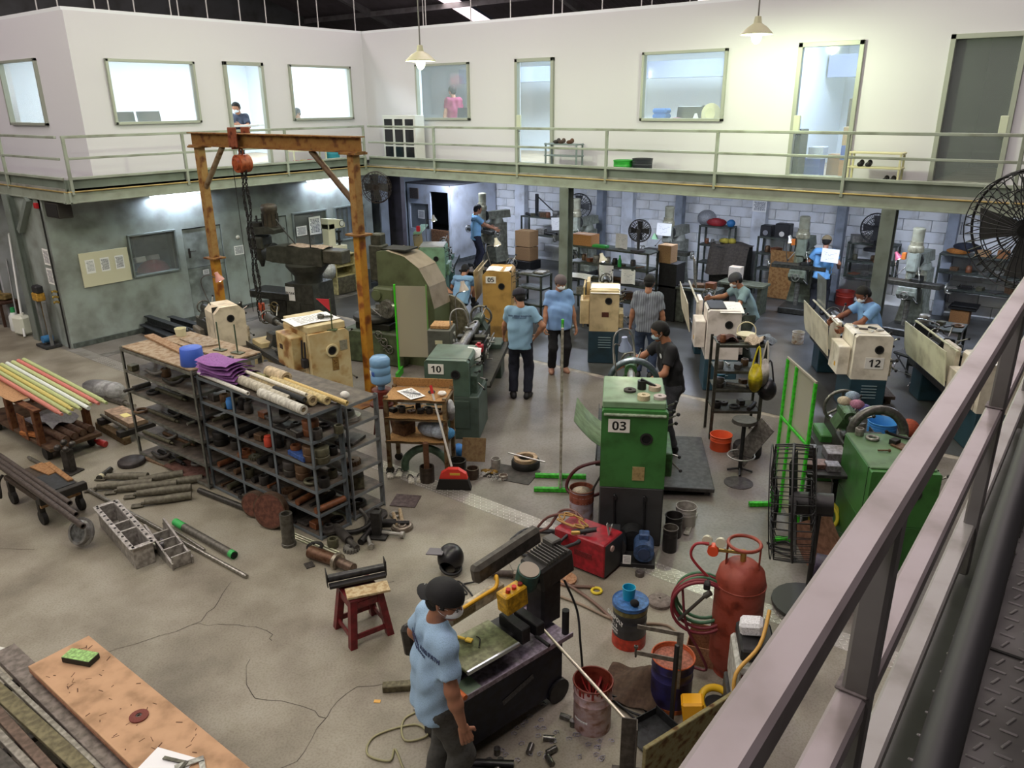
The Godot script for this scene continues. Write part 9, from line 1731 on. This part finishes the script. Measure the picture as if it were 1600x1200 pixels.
func nets(bones: Array, cell: float, k: float, out: MB, clips := [], wr := 0.0) -> void:
	var lo := Vector3(1e9, 1e9, 1e9)
	var hi := -lo
	for b in bones:
		var r := maxf(b[2], b[3]) + cell * 2.5
		for p in [b[0], b[1]]:
			lo = lo.min(p - Vector3.ONE * r)
			hi = hi.max(p + Vector3.ONE * r)
	var nx := int((hi.x - lo.x) / cell) + 2
	var ny := int((hi.y - lo.y) / cell) + 2
	var nz := int((hi.z - lo.z) / cell) + 2
	var F := PackedFloat32Array()
	F.resize(nx * ny * nz)
	F.fill(1.0)
	for b in bones:
		var a: Vector3 = b[0]
		var e: Vector3 = b[1]
		var ra: float = b[2]
		var rb: float = b[3]
		var flat: bool = b.size() > 4 and b[4]
		var R := maxf(ra, rb) + k + cell * 2.0
		var l3 := (a.min(e) - Vector3.ONE * R - lo) / cell
		var h3 := (a.max(e) + Vector3.ONE * R - lo) / cell
		var d := e - a
		var LL := maxf(d.length_squared(), 1e-8)
		var L := sqrt(LL)
		for z in range(maxi(0, int(l3.z)), mini(nz, int(h3.z) + 1)):
			for y in range(maxi(0, int(l3.y)), mini(ny, int(h3.y) + 1)):
				var row := (z * ny + y) * nx
				for x in range(maxi(0, int(l3.x)), mini(nx, int(h3.x) + 1)):
					var w := Vector3(lo.x + x * cell - a.x, lo.y + y * cell - a.y, lo.z + z * cell - a.z)
					var s := w.dot(d) / LL
					var g := clampf(s, 0.0, 1.0)
					var q := (w - d * g).length() - ra - (rb - ra) * g
					if flat: q = maxf(q, (s - 1.0) * L)
					var f := F[row + x]
					var m := k - absf(f - q)
					if m > 0.0: F[row + x] = minf(f, q) - m * m / (4.0 * k)
					elif q < f: F[row + x] = q
	if clips.size() or wr > 0.0:
		for z in nz:
			for y in ny:
				for x in nx:
					var i := (z * ny + y) * nx + x
					if F[i] < 0.08:
						var p := Vector3(lo.x + x * cell, lo.y + y * cell, lo.z + z * cell)
						if wr > 0.0: F[i] += wr * (sin(p.x * 31.0 + p.y * 17.0 + sin(p.z * 23.0)) * sin(p.z * 29.0 - p.y * 26.0 + p.x * 9.0))
						for c in clips: F[i] = maxf(F[i], c.distance_to(p))
	var id := PackedInt32Array()
	id.resize(F.size())
	var sx := 1
	var sy := nx
	var sz := nx * ny
	for z in nz - 1:
		for y in ny - 1:
			for x in nx - 1:
				var i := z * sz + y * sy + x
				var f0 := F[i]
				var f1 := F[i + 1]
				var f2 := F[i + sy]
				var f3 := F[i + sy + 1]
				var f4 := F[i + sz]
				var f5 := F[i + sz + 1]
				var f6 := F[i + sz + sy]
				var f7 := F[i + sz + sy + 1]
				var neg := int(f0 < 0) + int(f1 < 0) + int(f2 < 0) + int(f3 < 0) + int(f4 < 0) + int(f5 < 0) + int(f6 < 0) + int(f7 < 0)
				if neg == 0 or neg == 8: continue
				var P := Vector3.ZERO
				var c := 0
				if (f0 < 0) != (f1 < 0): P += Vector3(f0 / (f0 - f1), 0, 0); c += 1
				if (f2 < 0) != (f3 < 0): P += Vector3(f2 / (f2 - f3), 1, 0); c += 1
				if (f4 < 0) != (f5 < 0): P += Vector3(f4 / (f4 - f5), 0, 1); c += 1
				if (f6 < 0) != (f7 < 0): P += Vector3(f6 / (f6 - f7), 1, 1); c += 1
				if (f0 < 0) != (f2 < 0): P += Vector3(0, f0 / (f0 - f2), 0); c += 1
				if (f1 < 0) != (f3 < 0): P += Vector3(1, f1 / (f1 - f3), 0); c += 1
				if (f4 < 0) != (f6 < 0): P += Vector3(0, f4 / (f4 - f6), 1); c += 1
				if (f5 < 0) != (f7 < 0): P += Vector3(1, f5 / (f5 - f7), 1); c += 1
				if (f0 < 0) != (f4 < 0): P += Vector3(0, 0, f0 / (f0 - f4)); c += 1
				if (f1 < 0) != (f5 < 0): P += Vector3(1, 0, f1 / (f1 - f5)); c += 1
				if (f2 < 0) != (f6 < 0): P += Vector3(0, 1, f2 / (f2 - f6)); c += 1
				if (f3 < 0) != (f7 < 0): P += Vector3(1, 1, f3 / (f3 - f7)); c += 1
				id[i] = out.v.size()
				out.vert(lo + (Vector3(x, y, z) + P / c) * cell, Vector3(f1 + f3 + f5 + f7 - f0 - f2 - f4 - f6, f2 + f3 + f6 + f7 - f0 - f1 - f4 - f5, f4 + f5 + f6 + f7 - f0 - f1 - f2 - f3).normalized())
	for z in range(1, nz - 1):
		for y in range(1, ny - 1):
			for x in range(1, nx - 1):
				var i := z * sz + y * sy + x
				var f := F[i] < 0
				for ax in 3:
					var o: int = sx if ax == 0 else (sy if ax == 1 else sz)
					var g := F[i + o] < 0
					if f == g: continue
					var u: int = sy if ax == 0 else (sz if ax == 1 else sx)
					var w: int = sz if ax == 0 else (sx if ax == 1 else sy)
					var a := id[i - u - w]
					var b := id[i - w]
					var c := id[i]
					var d := id[i - u]
					if f: out.ix.append_array([a, c, b, a, d, c])
					else: out.ix.append_array([a, b, c, a, c, d])
func ik(a: Vector3, b: Vector3, l1: float, l2: float, pole: Vector3) -> Array:
	var d := b - a
	var L := clampf(d.length(), 0.05, (l1 + l2) * 0.995)
	d = d.normalized()
	var e := a + d * L
	var x := (l1 * l1 - l2 * l2 + L * L) / (2 * L)
	var h := sqrt(maxf(0.0, l1 * l1 - x * x))
	var p := (pole - d * pole.dot(d)).normalized()
	return [a + d * x + p * h, e]
func hand_bones(w: Vector3, dir: Vector3, palm: Vector3, side: float, curl: float) -> Array:
	var p := (palm - dir * palm.dot(dir)).normalized()
	var x := p.cross(dir).normalized() * side
	var o: Array = []
	for i in 4:
		var u := (i - 1.5) * 0.021
		o.append([w + x * -u * 0.6, w + dir * 0.085 + x * -u, 0.015, 0.0125])
		var k := w + dir * 0.088 + x * -u
		var d := dir
		var ls: Array = [[0.042, 0.024, 0.018], [0.046, 0.028, 0.02], [0.043, 0.026, 0.019], [0.034, 0.02, 0.016]][i]
		for s in 3:
			var ang: float = curl * [0.7, 0.95, 0.6][s]
			d = d.rotated(d.cross(p).normalized(), ang).normalized()
			var e: Vector3 = k + d * float(ls[s])
			o.append([k, e, 0.0096 - s * 0.0009, 0.0088 - s * 0.0009])
			k = e
	var t0 := w + dir * 0.022 + x * 0.026
	var t1 := t0 + (dir * 0.55 + x * 0.7 + p * 0.3).normalized() * 0.042
	var t2 := t1 + (dir * 0.85 + x * 0.2 + p * (0.3 + 0.4 * curl)).normalized() * 0.05
	o.append([t0, t1, 0.014, 0.0115]); o.append([t1, t2, 0.011, 0.0085])
	return o
func person(label: String, at: Vector3, yaw: float, q: Dictionary) -> Node3D:
	var root := T("person", label, "person", at, yaw)
	var cell: float = q.get("cell", 0.019)
	var sc: float = q.get("h", 1.66) / 1.7
	var hip: Vector3 = q.get("hip", V(0, 0.93, 0)) * V(1, sc, 1)
	var B := Basis(Vector3.UP, q.get("twist", 0.0)) * rx(q.get("lean", 0.03)) * rz(q.get("side", 0.0))
	var u := B.y
	var C := hip + u * 0.3 * sc
	var N := hip + u * 0.53 * sc
	var fat: float = q.get("fat", 0.0)
	var sh: Array = []
	var el: Array = []
	var wr: Array = []
	var kn: Array = []
	var an: Array = []
	var hj: Array = []
	for i in 2:
		var s := 1.0 - 2.0 * i
		var S0 := hip + u * 0.47 * sc + B.x * s * 0.17 * sc
		var tgt: Vector3 = q.get("hl" if i == 0 else "hr", V(s * 0.26, 0.8 * sc, 0.08))
		var pole: Vector3 = q.get("pl" if i == 0 else "pr", V(s * 0.5, -0.5, -0.9))
		var r := ik(S0, tgt, 0.29 * sc, 0.255 * sc, pole)
		sh.append(S0); el.append(r[0]); wr.append(r[1])
		var J := hip + Basis(Vector3.UP, q.get("twist", 0.0) * 0.5) * V(s * 0.088, -0.03, 0)
		var ft: Vector3 = q.get("fl" if i == 0 else "fr", V(s * 0.11, 0.085, 0.0))
		var rr := ik(J, ft, 0.43 * sc, 0.42 * sc, q.get("kl" if i == 0 else "kr", V(s * 0.15, 0.1, 1)))
		hj.append(J); kn.append(rr[0]); an.append(rr[1])
	var HB := B * rx(-q.get("lean", 0.03) * 0.6) * Basis(Vector3.UP, q.get("turn", 0.0)) * rx(q.get("nod", 0.1)) * rz(q.get("tilt", 0.0))
	var HC := N + (u * 0.5 + HB.y * 0.5).normalized() * 0.15 + HB.z * 0.035
	var hx := Transform3D(HB, HC)
	var m := mb()
	var bones: Array = [[N - u * 0.04, HC - HB.y * 0.07 - HB.z * 0.02, 0.058, 0.05]]
	for s in [-1, 1]:
		bones.append([hip + B.x * s * 0.05, C + B.x * s * 0.05, 0.075, 0.08])
		bones.append([C + B.x * s * 0.05, N - u * 0.1 + B.x * s * 0.06, 0.08, 0.06])
	for i in 2:
		bones.append([N - u * 0.06, sh[i], 0.045, 0.045])
		bones.append([sh[i], el[i], 0.046, 0.04]); bones.append([el[i], lerp(el[i], wr[i], 0.35), 0.04, 0.041]); bones.append([lerp(el[i], wr[i], 0.35), wr[i], 0.041, 0.026])
		bones.append([hj[i], kn[i], 0.065, 0.048]); bones.append([kn[i], an[i], 0.046, 0.034])
	nets(bones, cell, 0.035, m)
	var hd: Array = [[V(0, 0.035, -0.028), V(0, 0.042, 0.028), 0.078, 0.072], [V(0, -0.062, 0.05), V(0, -0.01, 0.0), 0.045, 0.06], [V(-0.03, -0.015, 0.048), V(0.03, -0.015, 0.048), 0.04, 0.04], [V(0, 0.02, 0.09), V(0, -0.022, 0.104), 0.009, 0.0145],
		[V(-0.036, 0.034, 0.078), V(0.036, 0.034, 0.078), 0.013, 0.013], [V(-0.02, -0.055, 0.083), V(0.02, -0.055, 0.083), 0.011, 0.011], [V(0, -0.087, 0.062), V(0, -0.085, 0.068), 0.024, 0.022], [V(0, -0.07, -0.02), V(0, -0.15, -0.03), 0.052, 0.056]]
	for s in [-1, 1]: hd.append([V(s * 0.078, 0.018, -0.012), V(s * 0.075, -0.02, -0.004), 0.014, 0.01])
	m.X = hx
	nets(hd, q.get("hcell", 0.0085), 0.018, m)
	m.X = Transform3D()
	for i in 2:
		var s := 1.0 - 2.0 * i
		var dir: Vector3 = q.get("dl" if i == 0 else "dr", (wr[i] - el[i]).normalized())
		dir = dir.normalized()
		var palm: Vector3 = q.get("nl" if i == 0 else "nr", V(-s, 0.0, 0.15))
		var hb := hand_bones(wr[i] + dir * 0.012, dir, palm, s, q.get("cl" if i == 0 else "cr", 0.45))
		hb.append([wr[i] - dir * 0.04, wr[i] + dir * 0.03, 0.027, 0.022])
		nets(hb, q.get("fcell", 0.0062), 0.006, m)
	P(root, "body", m, mt(q.get("skin", "a8765a"), 0.55, 0, "", 1))
	if not q.get("bust", false):
		var tb: Array = []
		for s in [-1, 1]: tb.append([hip + u * 0.06 + B.x * s * 0.055, hip - V(0, 0.06, 0) + B.x * s * 0.065, 0.112 + fat * 0.5, 0.115 + fat * 0.4])
		for i in 2:
			tb.append([hj[i], kn[i], 0.098, 0.078]); tb.append([kn[i], lerp(kn[i], an[i], 0.97), 0.078, 0.07, true])
		var tm := mb()
		nets(tb, cell, 0.04, tm, [Plane(u, u.dot(hip + u * 0.1))], 0.006)
		P(root, "trousers", tm, mt(q.get("pants", "25262c"), 0.85, 0, "fine", 2.0))
		for i in 2:
			var s := 1.0 - 2.0 * i
			var fd: Vector3 = q.get("td", V(s * 0.25, 0, 1)).normalized()
			if i == 1 and q.has("td"): fd = fd.rotated(Vector3.UP, 0.2)
			var a: Vector3 = an[i]
			var g: Vector3 = V(a.x, a.y - 0.045, a.z)
			var sm := mb()
			nets([[g - fd * 0.05, g + fd * 0.06, 0.046, 0.046], [g + fd * 0.06, g + fd * 0.14 - V(0, 0.012, 0), 0.046, 0.036], [g - fd * 0.02 + V(0, 0.02, 0), a + V(0, 0.03, 0), 0.045, 0.045]], 0.013, 0.03, sm, [Plane(Vector3.DOWN, -(a.y - 0.085) )])
			P(root, "shoe", sm, mt(q.get("shoes", "1b1b1d"), 0.6, 0, "fine", 3.0))
	var tops: Array = []
	for s in [-1, 1]:
		tops.append([hip - u * 0.08 + B.x * s * 0.062 + B.z * fat * 0.4, C - u * 0.1 + B.x * s * 0.068 + B.z * fat * 0.7, 0.123 + fat * 0.5, 0.122 + fat * 0.5])
		tops.append([C - u * 0.1 + B.x * s * 0.068, N - u * 0.1 + B.x * s * 0.078, 0.122, 0.098])
	tops.append([N - u * 0.04, N - u * 0.01, 0.068, 0.062, true])
	for i in 2:
		tops.append([N - u * 0.07, sh[i] - u * 0.005, 0.066, 0.067])
		tops.append([sh[i], lerp(sh[i], el[i], q.get("sleeve", 0.68)), 0.068, 0.07, true])
	var sm2 := mb()
	nets(tops, cell, 0.04, sm2, [Plane(-u, -u.dot(hip - u * q.get("hem", 0.12)))], 0.007)
	var shm: Material = mt(q.get("shirt", "8fbbe0"), 0.85, 0, "fine", 9.0)
	if q.has("stripe"):
		var st := StandardMaterial3D.new()
		var im := Image.create(32, 8, false, Image.FORMAT_RGB8)
		im.fill(Color(q.shirt))
		for i in 4: im.fill_rect(Rect2i(i * 8, 0, 2, 8), Color(q.stripe))
		st.albedo_texture = ImageTexture.create_from_image(im); st.uv1_triplanar = true; st.uv1_scale = Vector3.ONE * 7.0; st.roughness = 0.85
		shm = st
	var shirt := P(root, "shirt", sm2, shm)
	if q.has("back"):
		var rows: Array = q.back
		for r in rows.size():
			var st: String = rows[r][0]
			var hh: float = rows[r][1]
			var words := st.split(" ")
			var total := st.length() * hh * 0.68
			var x := -total / 2
			for w in words:
				var wl := w.length() * hh * 0.68
				var xc := x + wl / 2
				var at3 := C + u * (0.1 - r * hh * 1.7) - B.x * xc
				var zz := 0.102 - maxf(0.0, absf(xc) - 0.06) * 0.35
				txt(root, w, hh, at3 - B.z * (zz + 0.014), Basis(-B.x, u, -B.z) * Basis(Vector3.UP, -xc * 2.2 * -1.0), mp("28365c", 0.8), true, "shirt_print")
				x += wl + hh * 0.68
	if q.has("badge"):
		P(root, "shirt_badge", mb().ring(Vector3.ZERO, V(0, 0, 1), 0.028, 0.004, 16, 4).box(V(0, 0, 0), V(0.018, 0.03, 0.004), 0.001), mt(q.badge, 0.8, 0, "", 1)).transform = Transform3D(B, C + u * 0.1 + B.x * 0.075 + B.z * 0.116)
	var hp := func(nm: String, mm: MB, mat: Material): P(root, nm, mm, mat).transform = hx
	for s in [-1, 1]: hp.call("eye", sph(V(s * 0.031, 0.013, 0.079), V(0.013, 0.008, 0.01), 8, 6), mp("efe9e2", 0.3)); hp.call("pupil", sph(V(s * 0.031, 0.013, 0.086), V(0.006, 0.006, 0.005), 6, 4), mp("17120f", 0.3))
	var hair := mt(q.get("hairc", "141210"), 0.8, 0, "fine", 6.0)
	var hm := sph(V(0, 0.036, -0.012), V(0.092, 0.1, 0.112), 18, 10, 1.0 - q.get("hairto", 0.56), 1.0, rx(-0.62))
	hm.sph(V(0, -0.01, -0.055), V(0.078, 0.075, 0.062), 14, 8)
	for s in [-1, 1]: hm.box(V(s * 0.082, 0.02, 0.02), V(0.012, 0.05, 0.025), 0.004)
	hp.call("hair", hm, hair)
	if q.has("cap"):
		var cmat := mt(q.cap, 0.8, 0, "fine", 4.0)
		var cm := sph(V(0, 0.045, -0.008), V(0.1, 0.098, 0.12), 20, 9, 0.5, 1.0)
		cm.lathe([v2(0.1, -0.012), v2(0.101, 0.0), v2(0.099, 0.012)], 20, Transform3D(Basis.from_scale(V(1, 1, 1.19)), V(0, 0.042, -0.008)))
		hp.call("cap", cm, cmat)
		var bd: float = q.get("brim", 1.0)
		if bd != 0.0:
			var bm := mb().sheet(func(a, w): return V((a - 0.5) * 0.15, 0.036 - pow((a - 0.5) * 2, 2) * 0.022 - w * 0.014, bd * (0.095 + sqrt(maxf(0, 1 - pow((a - 0.5) * 1.9, 2))) * 0.085 * w - (1 - w) * 0.02)), 8, 4, 0.005)
			hp.call("cap_brim", bm, cmat)
			if bd < 0: hp.call("cap_badge", bx(V(0.03, 0.02, -0.155), V(0.02, 0.008, 0.004), 0.001, rx(0.3)), mp("c8c8c8", 0.5))
	if q.get("mask", true):
		var mk := mb().patch(V(0, -0.034, 0.0), V(0.074, 0.062, 0.123), -1.15, -1.0, 1.15, 0.75, 12, 8)
		mk.patch(V(0, -0.034, 0.0), V(0.071, 0.06, 0.12), 1.15, -1.0, -1.15, 0.75, 12, 8)
		hp.call("face_mask", mk, mt(q.get("maskc", "eef0f2"), 0.8, 0, "", 1))
		for s in [-1, 1]: hp.call("mask_strap", mb().tube(spl([V(s * 0.064, 0.0, 0.055), V(s * 0.079, 0.005, 0.02), V(s * 0.085, 0.0, -0.012), V(s * 0.08, -0.03, 0.015), V(s * 0.064, -0.05, 0.055)], 3), 0.0018, 4), mp("e8e8ea", 0.8))
	if q.has("glasses"):
		var gm := mb()
		for s in [-1, 1]:
			gm.ring(V(s * 0.032, 0.012, 0.1), V(0, 0, 1), 0.021, 0.0022, 12, 4)
			gm.tube([V(s * 0.054, 0.014, 0.098), V(s * 0.082, 0.014, 0.02), V(s * 0.084, 0.01, -0.02)], 0.002, 4)
		gm.tube([V(-0.012, 0.014, 0.1), V(0.012, 0.014, 0.1)], 0.002, 4)
		hp.call("glasses", gm, mp("1a1a1c", 0.3))
	return root
func people() -> void:
	var blue := "a2c2e2"
	var rows := [["STEEL BRIGHT AND PATH", 0.024], ["SPAREPARTS PRODUCT", 0.016]]
	person("worker in a pale blue printed shirt and backward black cap standing at the band saw", V(-2.73, 0, -2.7), 2.78, {"cell": 0.013, "hcell": 0.006, "fcell": 0.0045, "h": 1.68, "shirt": blue, "pants": "4a4a48", "cap": "18181b", "brim": -1.0, "turn": -0.75, "nod": 0.22, "lean": 0.08, "twist": -0.15, "hr": V(-0.3, 0.74, 0.06), "hl": V(0.31, 0.93, 0.16), "pl": V(1, -0.3, -0.8), "cr": 0.75, "cl": 0.9, "back": [["SEAL, BEARING AND PATH", 0.03], ["SPAREPARTS PRODUCT", 0.018]], "glasses": true, "skin": "9a6a52"})
	person("worker in a black shirt with a round badge reaching over the lathe numbered 03", V(-3.98, 0.11, -8.36), -0.65, {"h": 1.7, "shirt": "1b1b1f", "pants": "3a3b42", "badge": "dfe3e6", "maskc": "b8d0dc", "turn": -0.25, "nod": 0.3, "lean": 0.22, "twist": -0.1, "hr": V(-0.28, 1.12, 0.52), "hl": V(0.12, 1.0, 0.42), "pr": V(-0.6, -0.6, -0.2), "pl": V(0.6, -0.6, -0.2), "cl": 0.8, "cr": 0.5, "glasses": true, "skin": "a06c50"})
	person("worker from behind in pale blue shirt and dark cap at the lathe numbered 10", V(-6.8, 0, -8.95), 3.65, {"h": 1.68, "shirt": "8fb6d2", "pants": "1c1f30", "cap": "2a2a38", "brim": 1.0, "turn": 0.5, "nod": 0.35, "lean": 0.1, "hl": V(0.3, 0.93, 0.3), "hr": V(-0.23, 0.98, 0.1), "pr": V(-1, -0.1, -0.6), "cr": 0.8, "back": rows})
	person("stout worker in a plain blue shirt and grey knitted hat holding a cup", V(-7.04, 0, -10.32), 0.85, {"h": 1.64, "shirt": "8db4ea", "pants": "15151a", "cap": "6e6266", "brim": 0.0, "fat": 0.07, "turn": 0.15, "nod": 0.3, "hr": V(-0.27, 0.84, 0.16), "cr": 1.1, "hl": V(0.27, 0.82, 0.1), "shoes": "a87c68"})
	person("worker from behind in a grey striped shirt and blue jeans", V(-5.72, 0, -10.92), 3.5, {"h": 1.68, "shirt": "6e747e", "stripe": "9aa0a8", "pants": "3b4a66", "mask": true, "nod": 0.3, "lean": 0.05, "hl": V(0.28, 0.82, 0.08), "hr": V(-0.28, 0.82, 0.08), "sleeve": 0.8})
	person("masked worker in a grey green shirt and dark cap leaning over the white lathe", V(-4.72, 0, -12.75), -0.75, {"h": 1.6, "shirt": "8fabb4", "pants": "4c544c", "cap": "44444a", "brim": 0.0, "turn": -0.05, "nod": 0.35, "lean": 0.42, "hr": V(-0.2, 1.12, 0.62), "hl": V(0.16, 1.05, 0.55), "pr": V(-0.6, -0.8, 0), "pl": V(0.6, -0.8, 0), "skin": "b07a5c"})
	person("young worker with black hair in a blue shirt at the lathe numbered 12", V(-2.62, 0.12, -12.2), -0.72, {"h": 1.6, "shirt": "86b4ea", "pants": "23252c", "badge": "4a4468", "turn": -0.05, "nod": 0.5, "lean": 0.25, "hr": V(-0.2, 1.06, 0.52), "hl": V(0.1, 1.0, 0.5), "pr": V(-0.7, -0.7, 0), "pl": V(0.7, -0.7, 0), "cl": 0.9, "cr": 0.9, "skin": "84523c"})
	person("worker in a bright blue shirt and patterned knitted cap facing a milling machine", V(-4.72, 0, -16.75), 3.35, {"h": 1.62, "shirt": "74b0e8", "pants": "1b1d26", "cap": "8a7a5c", "brim": 0.0, "nod": 0.3, "lean": 0.08, "hl": V(0.34, 1.0, 0.28), "hr": V(-0.3, 1.0, 0.3), "back": rows})
	person("worker in a light blue shirt and navy trousers at the milling machine beside the booth", V(-13.35, 0.14, -15.66), 2.5, {"h": 1.66, "shirt": "82b6e2", "pants": "1d2136", "turn": 0.1, "nod": 0.2, "hl": V(0.2, 1.08, 0.42), "hr": V(-0.22, 1.08, 0.45), "mask": false, "back": rows})
	person("worker crouching on the floor with his back turned behind the lathe numbered 10", V(-11.2, 0, -12.62), 3.5, {"h": 1.64, "shirt": "8bb4dc", "pants": "2a2a2e", "hip": V(0, 0.26, -0.08), "lean": 0.42, "nod": 0.45, "hl": V(0.35, 0.32, 0.4), "hr": V(-0.2, 0.35, 0.5), "fl": V(0.42, 0.085, 0.35), "fr": V(-0.16, 0.085, 0.3), "kl": V(0.9, 0.6, 0.4), "kr": V(-0.2, 1, 0.5), "mask": false, "back": rows})
	person("person in a dark shirt sitting at a desk in the open office doorway", V(-16.5, 3.04, -11.1), 0.5, {"h": 1.62, "shirt": "3a4052", "pants": "22242a", "hip": V(0, 0.62, 0), "fl": V(0.12, 0.085, 0.4), "fr": V(-0.12, 0.085, 0.4), "nod": 0.35, "lean": 0.15, "hl": V(0.2, 0.85, 0.42), "hr": V(-0.2, 0.85, 0.42), "maskc": "dfe6ee"})
	person("person with a dark cap low behind the second office window", V(-16.9, 3.04, -13.05), 0.3, {"h": 1.6, "shirt": "88b0e0", "pants": "22242a", "hip": V(0, 0.46, 0), "fl": V(0.12, 0.085, 0.4), "fr": V(-0.12, 0.085, 0.4), "cap": "23222a", "nod": 0.3, "mask": false, "hl": V(0.2, 0.75, 0.35), "hr": V(-0.2, 0.75, 0.35)})
	person("person in a maroon shirt standing behind the back office window", V(-13.3, 3.04, -14.9), -1.9, {"h": 1.64, "shirt": "8a2f52", "pants": "26262c", "nod": 0.1, "mask": true, "hl": V(0.26, 0.82, 0.08), "hr": V(-0.26, 0.82, 0.08)})
	person("person bent low behind the small round fan in the office window", V(-6.85, 3.04, -15.0), 0.4, {"h": 1.6, "shirt": "6e8fc0", "pants": "26262c", "hip": V(0, 0.46, 0), "fl": V(0.12, 0.085, 0.4), "fr": V(-0.12, 0.085, 0.4), "nod": 0.4, "mask": false, "hl": V(0.2, 0.75, 0.35), "hr": V(-0.2, 0.75, 0.35)})
